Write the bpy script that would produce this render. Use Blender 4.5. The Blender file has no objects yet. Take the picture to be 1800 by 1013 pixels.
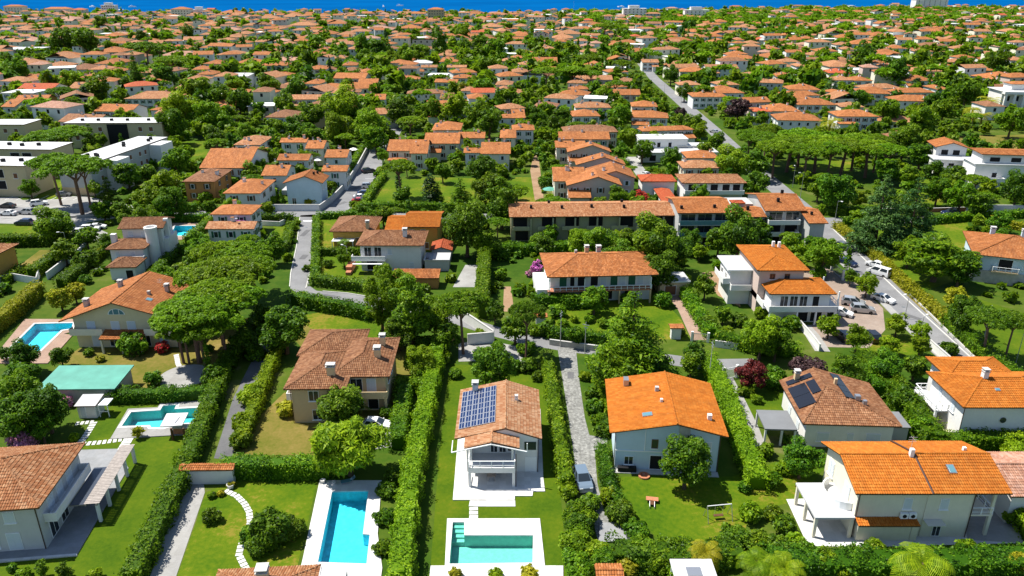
import bpy, math, random
import numpy as np
from mathutils import Vector
S = bpy.context.scene
COL = S.collection
rad = math.radians
# ---------------------------------------------------------------- camera, sky, sun, exposure
CAM_H, PITCH, FPX, CX, CY = 60.0, rad(22.1), 1342.0, 900.0, 506.5     # photograph measured at 1800 x 1013
cd = bpy.data.cameras.new('camera')
cam = bpy.data.objects.new('camera', cd); COL.objects.link(cam)
cam.location = (0, 0, CAM_H); cam.rotation_euler = (math.pi / 2 - PITCH, 0, 0)
cd.sensor_width = 36; cd.lens = FPX / 1800 * 36; cd.clip_start = 1; cd.clip_end = 60000
S.camera = cam
SUN_EL, SUN_SHADOW = rad(61), rad(-21)          # elevation; heading the shadows fall towards (from +x)
W = bpy.data.worlds.new('World'); S.world = W; W.use_nodes = True
wn = W.node_tree.nodes; wl = W.node_tree.links; wn.clear()
sky = wn.new('ShaderNodeTexSky'); sky.sky_type = 'NISHITA'; sky.sun_disc = False
sky.sun_elevation = SUN_EL; sky.sun_rotation = math.pi / 2 - (SUN_SHADOW + math.pi)
sky.air_density = 1.0; sky.dust_density = 0.4; sky.ozone_density = 2.0
bg = wn.new('ShaderNodeBackground'); bg.inputs[1].default_value = 0.082
wo = wn.new('ShaderNodeOutputWorld')
wl.new(sky.outputs[0], bg.inputs[0]); wl.new(bg.outputs[0], wo.inputs[0])
sd = bpy.data.lights.new('sun', 'SUN'); sd.energy = 4.6; sd.angle = rad(0.5); sd.color = (1, .955, .87)
sun = bpy.data.objects.new('sun', sd); COL.objects.link(sun)
sdir = Vector((math.cos(SUN_EL) * math.cos(SUN_SHADOW), math.cos(SUN_EL) * math.sin(SUN_SHADOW), -math.sin(SUN_EL)))
sun.rotation_euler = sdir.to_track_quat('-Z', 'Y').to_euler()
sun.location = (-200, 100, 300)
S.view_settings.view_transform = 'Standard'; S.view_settings.look = 'None'
S.view_settings.exposure = 0.92; S.view_settings.gamma = 1.0; S.view_settings.use_curve_mapping = False
S.cycles.max_bounces = 6; S.cycles.diffuse_bounces = 3; S.cycles.glossy_bounces = 2
S.cycles.transmission_bounces = 3; S.cycles.transparent_max_bounces = 6; S.cycles.caustics_reflective = False; S.cycles.caustics_refractive = False

# ---------------------------------------------------------------- pixel of the photograph <-> place on the ground
_c, _s = math.cos(PITCH), math.sin(PITCH)
def G(px, py, z=0.0):
    v = (CY - py) / FPX
    t = (z - CAM_H) / (-_s + v * _c)
    return ((px - CX) / FPX * t, (_c + v * _s) * t)
def PX(x, y, z=0.0):
    d = y * _c - (z - CAM_H) * _s
    return (CX + FPX * x / d, CY - FPX * (y * _s + (z - CAM_H) * _c) / d)
def ppm(x, y, z=0.0): return FPX / (y * _c - (z - CAM_H) * _s)       # photo pixels per metre

# ---------------------------------------------------------------- objects
def link(o, parent=None):
    COL.objects.link(o)
    if parent is not None: o.parent = parent
    return o
def tag(o, label=None, cat=None, group=None, kind=None):
    if label: o['label'] = label
    if cat: o['category'] = cat
    if group: o['group'] = group
    if kind: o['kind'] = kind
    return o
def thing(name, label, cat, loc, rz=0.0, group=None):
    o = bpy.data.objects.new(name, None); o.empty_display_size = .5
    o.location = loc if len(loc) == 3 else (loc[0], loc[1], 0); o.rotation_euler = (0, 0, rz)
    link(o); return tag(o, label, cat, group)
def inst(name, me, parent=None, loc=(0, 0, 0), rz=0.0, scale=None, mat=None):
    o = bpy.data.objects.new(name, me); o.location = loc; o.rotation_euler = (0, 0, rz)
    if scale is not None: o.scale = scale if hasattr(scale, '__len__') else (scale,) * 3
    link(o, parent)
    if mat is not None:
        o.material_slots[0].link = 'OBJECT'; o.material_slots[0].material = mat
    return o

class MB:
    def __init__(s): s.V = []; s.F = []; s.M = []; s.U = []
    def poly(s, pts, m=0, uv=None):
        b = len(s.V); s.V += [tuple(p) for p in pts]; s.F.append(tuple(range(b, b + len(pts)))); s.M.append(m)
        s.U += list(uv) if uv else [(p[0] + p[1] * .31, p[2] + p[1]) for p in pts]
    def box(s, x0, x1, y0, y1, z0, z1, m=0, mt=None):
        p = [(x0, y0, z0), (x1, y0, z0), (x1, y1, z0), (x0, y1, z0), (x0, y0, z1), (x1, y0, z1), (x1, y1, z1), (x0, y1, z1)]
        for i, f in enumerate(((3, 2, 1, 0), (4, 5, 6, 7), (0, 1, 5, 4), (1, 2, 6, 5), (2, 3, 7, 6), (3, 0, 4, 7))):
            s.poly([p[k] for k in f], mt if (i == 1 and mt is not None) else m)
        return s
    def prism(s, pts, z0, z1, m=0, mt=None):
        """closed vertical prism over an outline; counter-clockwise"""
        a = sum(pts[i - 1][0] * pts[i][1] - pts[i][0] * pts[i - 1][1] for i in range(len(pts)))
        if a < 0: pts = pts[::-1]
        s.poly([(x, y, z1) for x, y in pts], m if mt is None else mt)
        s.poly([(x, y, z0) for x, y in pts][::-1], m)
        for i in range(len(pts)):
            (a0, b0), (a1, b1) = pts[i - 1], pts[i]
            s.poly([(a0, b0, z0), (a1, b1, z0), (a1, b1, z1), (a0, b0, z1)], m)
        return s
    def bar(s, p, q, r0, r1=None, n=6, m=0, caps=True):
        p, q = Vector(p), Vector(q); r1 = r0 if r1 is None else r1
        d = (q - p).normalized(); a = d.orthogonal().normalized(); b = d.cross(a)
        A = [p + (a * math.cos(t) + b * math.sin(t)) * r0 for t in [2 * math.pi * k / n for k in range(n)]]
        B = [q + (a * math.cos(t) + b * math.sin(t)) * r1 for t in [2 * math.pi * k / n for k in range(n)]]
        for k in range(n): s.poly([A[k - 1], A[k], B[k], B[k - 1]], m)
        if caps: s.poly(A[::-1], m); s.poly(B, m)
        return s
    def tube(s, pts, r, n=6, m=0):
        for i in range(len(pts) - 1):
            s.bar(pts[i], pts[i + 1], r[i] if hasattr(r, '__len__') else r, r[i + 1] if hasattr(r, '__len__') else r, n, m)
        return s
    def lathe(s, prof, n=12, m=0, c=(0, 0, 0)):
        R = [[(c[0] + r * math.cos(2 * math.pi * k / n), c[1] + r * math.sin(2 * math.pi * k / n), c[2] + z) for k in range(n)] for r, z in prof]
        for i in range(len(R) - 1):
            for k in range(n): s.poly([R[i][k - 1], R[i][k], R[i + 1][k], R[i + 1][k - 1]], m)
        s.poly(R[-1], m); s.poly(R[0][::-1], m); return s
    def mesh(s, name, mats):
        me = bpy.data.meshes.new(name); me.from_pydata(s.V, [], s.F)
        for m in (mats if isinstance(mats, (list, tuple)) else [mats]): me.materials.append(m)
        me.polygons.foreach_set('material_index', s.M)
        ul = me.uv_layers.new(name='uv'); ul.data.foreach_set('uv', np.array(s.U, 'f').ravel())
        me.update(); return me
    def build(s, name, mats, parent=None, loc=(0, 0, 0), rz=0.0):
        return inst(name, s.mesh(name, mats), parent, loc, rz)

def np_mesh(name, V, mats, tint=None, nper=4, uv=None):
    V = np.ascontiguousarray(V, 'f').reshape(-1, 3); nv = len(V); nf = nv // nper
    me = bpy.data.meshes.new(name)
    me.vertices.add(nv); me.vertices.foreach_set('co', V.ravel())
    me.loops.add(nv); me.loops.foreach_set('vertex_index', np.arange(nv, dtype=np.int32))
    me.polygons.add(nf); me.polygons.foreach_set('loop_start', np.arange(0, nv, nper, dtype=np.int32))
    for m in (mats if isinstance(mats, (list, tuple)) else [mats]): me.materials.append(m)
    if uv is not None:
        ul = me.uv_layers.new(name='uv'); ul.data.foreach_set('uv', np.ascontiguousarray(uv, 'f').ravel())
    if tint is not None:
        a = me.attributes.new('tint', 'FLOAT', 'FACE'); a.data.foreach_set('value', np.ascontiguousarray(tint, 'f'))
    me.update(calc_edges=True); return me

# ---------------------------------------------------------------- materials
class NT:
    def __init__(s, name):
        s.m = bpy.data.materials.new(name); s.m.use_nodes = True; t = s.m.node_tree; s.n = t.nodes; s.l = t.links
        s.p = s.n['Principled BSDF']; s.out = s.n['Material Output']
    def new(s, t, **kw):
        x = s.n.new(t)
        for k, v in kw.items():
            if k.startswith('i_'):
                k = k[2:]; x.inputs[int(k) if k.isdigit() else k].default_value = v
            else: setattr(x, k, v)
        return x
    def math(s, op, a, b=None):
        x = s.n.new('ShaderNodeMath'); x.operation = op
        for i, v in enumerate((a, b)):
            if v is None: continue
            if isinstance(v, (int, float)): x.inputs[i].default_value = v
            else: s.l.new(v, x.inputs[i])
        return x.outputs[0]
    def mix(s, f, a, b, mode='MIX'):
        x = s.n.new('ShaderNodeMix'); x.data_type = 'RGBA'; x.blend_type = mode
        for i, v in ((0, f), (6, a), (7, b)):
            if isinstance(v, (int, float)): x.inputs[i].default_value = v
            elif isinstance(v, tuple): x.inputs[i].default_value = (*v[:3], 1)
            else: s.l.new(v, x.inputs[i])
        return x.outputs[2]
    def ramp(s, f, stops):
        x = s.n.new('ShaderNodeValToRGB'); e = x.color_ramp.elements
        while len(e) < len(stops): e.new(.5)
        for k, (p, c) in zip(e, stops): k.position = p; k.color = (*c, 1) if hasattr(c, '__len__') else (c, c, c, 1)
        s.l.new(f, x.inputs[0]); return x.outputs[0]
    def noise(s, scale, detail=3, vec=None, rough=.6):
        x = s.new('ShaderNodeTexNoise'); x.inputs['Scale'].default_value = scale; x.inputs['Detail'].default_value = detail; x.inputs['Roughness'].default_value = rough
        if vec is None: vec = s.new('ShaderNodeNewGeometry').outputs['Position']
        s.l.new(vec, x.inputs['Vector']); return x.outputs[0]
    def bump(s, h, strength=.3, dist=.05):
        x = s.new('ShaderNodeBump'); x.inputs['Strength'].default_value = strength; x.inputs['Distance'].default_value = dist
        s.l.new(h, x.inputs['Height']); s.l.new(x.outputs[0], s.p.inputs['Normal'])
    def col(s, c): s.l.new(c, s.p.inputs['Base Color'])

def plain(name, col, rough=.55, spec=.3, metal=0.0, vary=.0, scale=1.0, coat=0.0):
    t = NT(name); t.p.inputs['Roughness'].default_value = rough; t.p.inputs['Specular IOR Level'].default_value = spec
    t.p.inputs['Metallic'].default_value = metal; t.p.inputs['Coat Weight'].default_value = coat
    if vary:
        f = t.ramp(t.noise(scale, 5), [(.3, 0.0), (.7, 1.0)])
        t.col(t.mix(f, tuple(c * (1 - vary) for c in col), tuple(min(1, c * (1 + vary * .6)) for c in col)))
    else: t.p.inputs['Base Color'].default_value = (*col, 1)
    return t.m
def stucco(name, col, vary=.12):
    col = tuple(c * .90 for c in col)
    t = NT(name); t.p.inputs['Roughness'].default_value = .85; t.p.inputs['Specular IOR Level'].default_value = .15
    f = t.ramp(t.noise(.5, 6, rough=.7), [(.3, 0.0), (.7, 1.0)])
    mp = t.new('ShaderNodeMapping'); mp.inputs['Scale'].default_value = (2.2, 2.2, .22); t.l.new(t.new('ShaderNodeNewGeometry').outputs['Position'], mp.inputs[0])
    k = t.ramp(t.noise(1.0, 5, mp.outputs[0], .7), [(.52, 0.0), (.80, .28)])           # rain streaks
    t.col(t.mix(k, t.mix(f, tuple(c * (1 - vary) for c in col), col), tuple(c * .72 for c in col))); t.bump(t.noise(9, 4), .25, .02)
    return t.m
def ground_mat(name, stops, s1=.08, s2=1.3, w2=.35, bump=.3, bs=6, rough=.95, slab=0):
    stops = [(p, tuple(q * .80 for q in c)) for p, c in stops]
    t = NT(name); t.p.inputs['Roughness'].default_value = rough; t.p.inputs['Specular IOR Level'].default_value = .1
    a = t.noise(s1, 4); b = t.noise(s2, 5, rough=.75)
    f = t.math('ADD', t.math('MULTIPLY', a, 1 - w2), t.math('MULTIPLY', b, w2))
    c = t.ramp(f, stops)
    if slab:                                            # every paving slab a slightly different tone
        vm = t.new('ShaderNodeVectorMath', operation='SCALE'); vm.inputs[3].default_value = 1 / slab; t.l.new(t.new('ShaderNodeNewGeometry').outputs['Position'], vm.inputs[0])
        fl = t.new('ShaderNodeVectorMath', operation='FLOOR'); t.l.new(vm.outputs[0], fl.inputs[0]); wz = t.new('ShaderNodeTexWhiteNoise', noise_dimensions='2D'); t.l.new(fl.outputs[0], wz.inputs[0])
        c = t.mix(t.math('MULTIPLY', wz.outputs[0], .22), c, (.16, .15, .13))
    t.col(c); t.bump(t.noise(bs, 4), bump, .08); return t.m
def roof_tile(name, A, B, C, dirt=.25, tw=.28, tl=.42, bump=.9):
    """clay pantiles: a rib per column, a step per course, every tile its own firing colour"""
    A, B, C = (tuple(q * .80 for q in c) for c in (A, B, C))
    t = NT(name); t.p.inputs['Roughness'].default_value = .8; t.p.inputs['Specular IOR Level'].default_value = .2
    uv = t.new('ShaderNodeUVMap').outputs[0]; sp = t.new('ShaderNodeSeparateXYZ'); t.l.new(uv, sp.inputs[0])
    u = t.math('DIVIDE', sp.outputs[0], tw); v = t.math('DIVIDE', sp.outputs[1], tl)
    cb = t.new('ShaderNodeCombineXYZ'); t.l.new(t.math('FLOOR', u), cb.inputs[0]); t.l.new(t.math('FLOOR', v), cb.inputs[1])
    oi = t.new('ShaderNodeObjectInfo'); t.l.new(oi.outputs['Random'], cb.inputs[2])
    wnz = t.new('ShaderNodeTexWhiteNoise', noise_dimensions='3D'); t.l.new(cb.outputs[0], wnz.inputs[0])
    col = t.ramp(wnz.outputs[0], [(0.0, A), (.5, B), (1.0, C)])
    pn = t.ramp(t.noise(.55, 5, rough=.75), [(.42, 0.0), (.72, 1.0)])
    col = t.mix(t.math('MULTIPLY', pn, dirt * 1.5), col, tuple(c * .45 for c in A))
    mp = t.new('ShaderNodeMapping'); mp.inputs['Scale'].default_value = (1.1, .16, 1); t.l.new(uv, mp.inputs[0])
    st = t.ramp(t.noise(1.0, 5, mp.outputs[0], .7), [(.48, 0.0), (.70, 1.0)])                   # run-off stains down the slope
    col = t.mix(t.math('MULTIPLY', st, dirt * 1.6), col, (A[0] * .55, A[1] * .6, A[2] * .9))
    li = t.ramp(t.noise(2.6, 6, rough=.8), [(.60, 0.0), (.70, 1.0)])                             # lichen
    col = t.mix(t.math('MULTIPLY', li, dirt * 1.2), col, (.36, .30, .17))
    hv = t.new('ShaderNodeHueSaturation'); t.l.new(col, hv.inputs['Color'])
    t.l.new(t.math('ADD', t.math('MULTIPLY', oi.outputs['Random'], .22), .89), hv.inputs['Value'])
    t.col(hv.outputs[0])
    h = t.math('ADD', t.math('ABSOLUTE', t.math('SINE', t.math('MULTIPLY', u, math.pi))), t.math('MULTIPLY', t.math('SUBTRACT', 1.0, t.math('FRACT', v)), .5))
    if bump: t.bump(h, bump, .05)
    return t.m
def leaf_mat(name, dark, mid, light, trans=.3, hue=.016, spec=.25):
    t = NT(name); t.p.inputs['Roughness'].default_value = .5; t.p.inputs['Specular IOR Level'].default_value = spec * .7
    at = t.new('ShaderNodeAttribute', attribute_name='tint'); oi = t.new('ShaderNodeObjectInfo')
    c = t.ramp(at.outputs['Fac'], [(0.0, dark), (.5, mid), (1.0, light)])
    hv = t.new('ShaderNodeHueSaturation'); t.l.new(c, hv.inputs['Color'])
    r = oi.outputs['Random']
    t.l.new(t.math('ADD', t.math('MULTIPLY', r, 2 * hue), .5 - hue), hv.inputs['Hue'])
    t.l.new(t.math('ADD', t.math('MULTIPLY', t.math('FRACT', t.math('MULTIPLY', r, 7.3)), .45), .78), hv.inputs['Value'])
    t.col(hv.outputs[0])
    tr = t.new('ShaderNodeBsdfTranslucent'); mx = t.new('ShaderNodeMixShader', i_0=trans)
    tc = t.mix(.4, hv.outputs[0], (.16, .30, .01), 'MIX') if trans > .25 else hv.outputs[0]
    t.l.new(tc, tr.inputs[0]); t.l.new(t.p.outputs[0], mx.inputs[1]); t.l.new(tr.outputs[0], mx.inputs[2]); t.l.new(mx.outputs[0], t.out.inputs[0])
    return t.m

M = {}
M['paleblue'] = stucco('pale_blue_render', (.60, .73, .80)); M['white'] = stucco('white_render', (.80, .79, .76)); M['cream'] = stucco('cream_render', (.72, .62, .40)); M['sand'] = stucco('sand_render', (.70, .52, .30))
M['grey'] = stucco('grey_render', (.50, .50, .48)); M['pink'] = stucco('pink_render', (.66, .52, .45)); M['ochre'] = stucco('ochre_render', (.62, .36, .08)); M['orange'] = stucco('orange_render', (.60, .27, .09))
M['sandgrey'] = stucco('grey_sand_render', (.60, .50, .31)); M['lightgrey'] = stucco('light_grey_render', (.60, .59, .57)); M['slate'] = plain('slate_blue_sheet', (.045, .055, .075), .3, .4); M['olive'] = stucco('olive_render', (.42, .40, .25)); M['ivory'] = stucco('ivory_render', (.80, .75, .60))
M['o'] = roof_tile('orange_tile', (.36, .115, .030), (.45, .160, .045), (.54, .22, .08), .40)
M['n'] = roof_tile('new_orange_tile', (.48, .135, .012), (.53, .16, .016), (.58, .20, .028), .30)
M['t'] = roof_tile('terracotta_tile', (.34, .125, .045), (.44, .195, .085), (.55, .30, .155), .3)
M['b'] = roof_tile('brown_tile', (.22, .088, .038), (.31, .14, .063), (.40, .205, .105), .32)
M['l'] = roof_tile('light_terracotta_tile', (.40, .165, .07), (.49, .25, .125), (.58, .35, .20), .18)
M['r'] = roof_tile('red_tile', (.40, .07, .025), (.48, .10, .035), (.54, .15, .06), .1)
M['p'] = roof_tile('pink_tile', (.40, .185, .115), (.49, .26, .17), (.57, .35, .26), .3)
for k in 'ontbrp':
    pass
M['wflat'] = plain('white_roof_membrane', (.50, .50, .495), .6, .2, 0, .06, .4)
M['dflat'] = plain('dark_grey_sheet', (.17, .175, .18), .6, .3, 0, .1, .4); M['gflat'] = plain('grey_roof_membrane', (.42, .42, .42), .7, .2, 0, .1, .4)
M['trim'] = plain('white_paint', (.80, .80, .79), .4, .4); M['wood'] = plain('dark_wood', (.10, .045, .02), .6, .3); M['brownpipe'] = plain('brown_metal', (.06, .03, .02), .4, .4)
M['board'] = plain('weathered_board', (.33, .29, .26), .8, .2, 0, .25, 3); M['steel'] = plain('grey_metal', (.42, .43, .45), .35, .5, .7)
M['dark'] = plain('dark_void', (.012, .012, .014), .7, .2); M['shut'] = plain('white_shutter', (.56, .60, .63), .5, .3); M['gshut'] = plain('green_shutter', (.02, .11, .06), .5, .3); M['bshut'] = plain('brown_shutter', (.16, .07, .035), .5, .3)
M['glass'] = plain('window_glass', (.02, .028, .035), .08, .6); M['bglass'] = plain('blue_glass', (.10, .22, .26), .1, .6)
M['brick'] = plain('brick', (.42, .17, .09), .8, .2, 0, .2, 4); M['stone'] = plain('stone', (.45, .42, .37), .8, .2, 0, .2, 1.5); M['conc'] = plain('concrete', (.45, .44, .42), .85, .2, 0, .15, .8)
M['solar'] = plain('solar_cell', (.010, .022, .075), .15, .6, 0, .2, 2); M['blacksolar'] = plain('black_solar_cell', (.012, .013, .018), .2, .5); M['alu'] = plain('aluminium', (.62, .63, .65), .35, .5, .6)
M['teal'] = plain('teal_sheet', (.085, .29, .225), .55, .3, 0, .22, .35); M['bark'] = plain('bark', (.11, .075, .05), .9, .1, 0, .3, 4); M['pinebark'] = plain('pine_bark', (.17, .10, .07), .9, .1, 0, .3, 4)
M['lawn'] = ground_mat('lawn_grass', [(.28, (.026, .076, .003)), (.42, (.064, .130, .003)), (.54, (.112, .165, .005)), (.61, (.22, .185, .025))], .10, 1.6, .42)
M['lawnd'] = ground_mat('clipped_lawn', [(.28, (.028, .070, .002)), (.44, (.056, .112, .003)), (.57, (.088, .140, .004)), (.70, (.15, .16, .010))], .16, 1.8, .42)
M['dry'] = ground_mat('dry_grass', [(.28, (.06, .105, .008)), (.42, (.13, .135, .018)), (.56, (.21, .165, .04)), (.72, (.31, .23, .09))], .12, 1.4, .42)
M['ground'] = ground_mat('garden_soil', [(.30, (.020, .050, .004)), (.44, (.042, .095, .006)), (.56, (.085, .125, .012)), (.70, (.20, .17, .08))], .035, .35)
M['asph'] = ground_mat('asphalt', [(.3, (.17, .17, .175)), (.5, (.235, .235, .24)), (.7, (.30, .30, .305))], .2, 3, .4, .2, 20)
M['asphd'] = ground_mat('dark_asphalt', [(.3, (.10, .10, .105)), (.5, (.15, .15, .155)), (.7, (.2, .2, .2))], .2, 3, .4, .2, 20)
M['gravel'] = ground_mat('pale_gravel', [(.32, (.11, .11, .10)), (.5, (.25, .25, .235)), (.66, (.46, .46, .43))], .5, 2.2, .75, .6, 12)
M['pave'] = ground_mat('pale_paving', [(.3, (.28, .27, .26)), (.5, (.36, .355, .34)), (.7, (.45, .44, .42))], .2, 2, .4, .15, 8, slab=1.0)
M['patio'] = ground_mat('white_stone', [(.3, (.64, .63, .60)), (.5, (.72, .71, .69)), (.7, (.78, .77, .74))], .2, 2, .4, .1, 8, slab=0.8)
M['greystone'] = ground_mat('grey_stone', [(.3, (.24, .25, .27)), (.5, (.31, .32, .33)), (.7, (.38, .38, .39))], .3, 2, .4, .15, 8, slab=0.7)
M['deck'] = ground_mat('brick_paving', [(.3, (.29, .18, .135)), (.5, (.39, .26, .195)), (.7, (.48, .34, .265))], .3, 3, .5, .3, 10, slab=0.35)
M['yard'] = ground_mat('brown_paving', [(.3, (.25, .19, .15)), (.5, (.34, .26, .21)), (.7, (.42, .34, .28))], .3, 3, .5, .3, 10, slab=.5)
M['dirt'] = ground_mat('bare_earth', [(.3, (.22, .13, .07)), (.5, (.34, .22, .13)), (.7, (.44, .31, .2))], .2, 2, .5, .4, 8)
M['kerb'] = plain('kerb_stone', (.48, .47, .44), .85, .2, 0, .12, 1)
M['mark'] = plain('road_paint', (.74, .74, .72), .7, .2)
M['plaster'] = plain('painted_ripple_plaster', (.24, .70, .78), .5, .3, 0, .24, 1.7); M['plasterg'] = plain('painted_ripple_plaster_green', (.34, .60, .55), .5, .3, 0, .12, 2.2)  # noise in the basin colour paints in the water's light ripples
M['leaf'] = leaf_mat('green_leaves', (.028, .078, .002), (.105, .205, .004), (.225, .335, .009), .42)
M['leafd'] = leaf_mat('dark_green_leaves', (.018, .055, .002), (.066, .150, .004), (.155, .265, .008), .38)
M['leafl'] = leaf_mat('bright_green_leaves', (.070, .145, .003), (.180, .295, .006), (.300, .41, .012), .46)
M['leafy'] = leaf_mat('yellow_green_leaves', (.15, .165, .005), (.31, .30, .010), (.47, .43, .025), .4, .012)
M['hedge'] = leaf_mat('hedge_leaves', (.024, .072, .002), (.095, .195, .004), (.215, .33, .009), .4, .014)
M['pine'] = leaf_mat('pine_needles', (.045, .105, .002), (.130, .250, .004), (.235, .37, .008), .42, .014)
M['cyp'] = leaf_mat('cypress_sprays', (.008, .030, .006), (.018, .056, .009), (.036, .09, .013), .12, .012)
M['cedar'] = leaf_mat('cedar_needles', (.014, .052, .014), (.046, .125, .026), (.13, .25, .060), .3, .012)
M['redleaf'] = leaf_mat('red_leaves', (.055, .007, .007), (.13, .018, .014), (.22, .045, .028), .2, .01)
M['purple'] = leaf_mat('purple_leaves', (.024, .012, .014), (.050, .026, .026), (.095, .055, .045), .15, .01)
M['flower'] = leaf_mat('pink_blossom', (.06, .13, .03), (.55, .18, .32), (.62, .30, .45), .1, .01); M['mflower'] = leaf_mat('magenta_blossom', (.12, .10, .06), (.55, .10, .42), (.62, .18, .52), .1, .01)
M['rflower'] = leaf_mat('red_blossom', (.02, .07, .01), (.5, .03, .02), (.6, .1, .06), .1, .01)
M['palm'] = leaf_mat('palm_fronds', (.045, .09, .006), (.10, .18, .012), (.18, .27, .03), .3)
# water: a tinted clear sheet with its own reflection, so the basin below is seen and lit through it
def water_mat(name, tint, rough=.03):
    t = NT(name); tr = t.new('ShaderNodeBsdfTransparent'); tr.inputs[0].default_value = (*tint, 1)
    gl = t.new('ShaderNodeBsdfGlossy'); gl.inputs['Roughness'].default_value = rough; fr = t.new('ShaderNodeFresnel', i_0=1.33)
    b = t.new('ShaderNodeBump'); b.inputs['Strength'].default_value = .6; b.inputs['Distance'].default_value = .06
    t.l.new(t.noise(2.4, 3), b.inputs['Height']); t.l.new(b.outputs[0], gl.inputs['Normal']); t.l.new(b.outputs[0], fr.inputs['Normal'])
    mx = t.new('ShaderNodeMixShader'); t.l.new(fr.outputs[0], mx.inputs[0]); t.l.new(tr.outputs[0], mx.inputs[1]); t.l.new(gl.outputs[0], mx.inputs[2]); t.l.new(mx.outputs[0], t.out.inputs[0])
    return t.m
M['water'] = water_mat('pool_water', (.42, .92, 1.0)); M['waterg'] = water_mat('green_pool_water', (.60, .93, .86))
t = NT('sea_water'); t.p.inputs['Roughness'].default_value = .5; t.p.inputs['Specular IOR Level'].default_value = .0
t.col(t.ramp(t.noise(.004, 4), [(.35, (.001, .064, .205)), (.65, (.001, .080, .245))])); M['sea'] = t.m
# ---------------------------------------------------------------- foliage
R = np.random.default_rng(11); rnd = random.Random(5)
def unit(v): return v / np.maximum(np.linalg.norm(v, axis=-1, keepdims=True), 1e-6)
def sph(n, r=R): return unit(r.normal(size=(n, 3)))
def leaves(P, N, L, asp=.55, droop=None, r=R):
    """diamond leaf sprays at P, facing about N, length L"""
    n = len(P); N = unit(N); t = r.normal(size=(n, 3))
    if droop is not None: t = t * .45 + np.array([0, 0, -1.0]) * droop + N * .35
    t = unit(t - N * (t * N).sum(1, keepdims=True)); b = np.cross(N, t)
    L = np.asarray(L).reshape(-1, 1) * np.ones((n, 1)); k = N * L * .12
    return np.stack([P - t * L * .5 - k, P + b * L * .5 * asp, P + t * L * .5 - k, P - b * L * .5 * asp], 1)
def clump_leaves(C, rad3, n, L, asp=.55, up=.25, droop=None, r=R, inner=.72):
    C = np.asarray(C); rad3 = np.asarray(rad3); w = rad3[:, 0] * rad3[:, 1]; w = w / w.sum()
    k = r.choice(len(C), n, p=w); d = sph(n, r); d[:, 2] = np.where(r.random(n) < up, np.abs(d[:, 2]), d[:, 2])
    P = C[k] + d * rad3[k] * r.uniform(inner, 1.06, (n, 1))
    N = d / rad3[k] * rad3[k].mean(1, keepdims=True) + r.normal(size=(n, 3)) * .6 + np.array([0, 0, .6])
    ct = r.normal(0, .13, len(C))
    tint = np.clip(r.normal(.5, .26, n) + ct[k], 0, 1)
    return leaves(P, N, L * r.choice([.55, .8, 1.0, 1.25, 1.6], n) * r.uniform(.85, 1.15, n), asp, droop, r), tint
HT = dict(b=1.12, w=.95, p=.95, k=1.35, c=4.0, m=1.0, s=.72, o=1.55)
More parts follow.
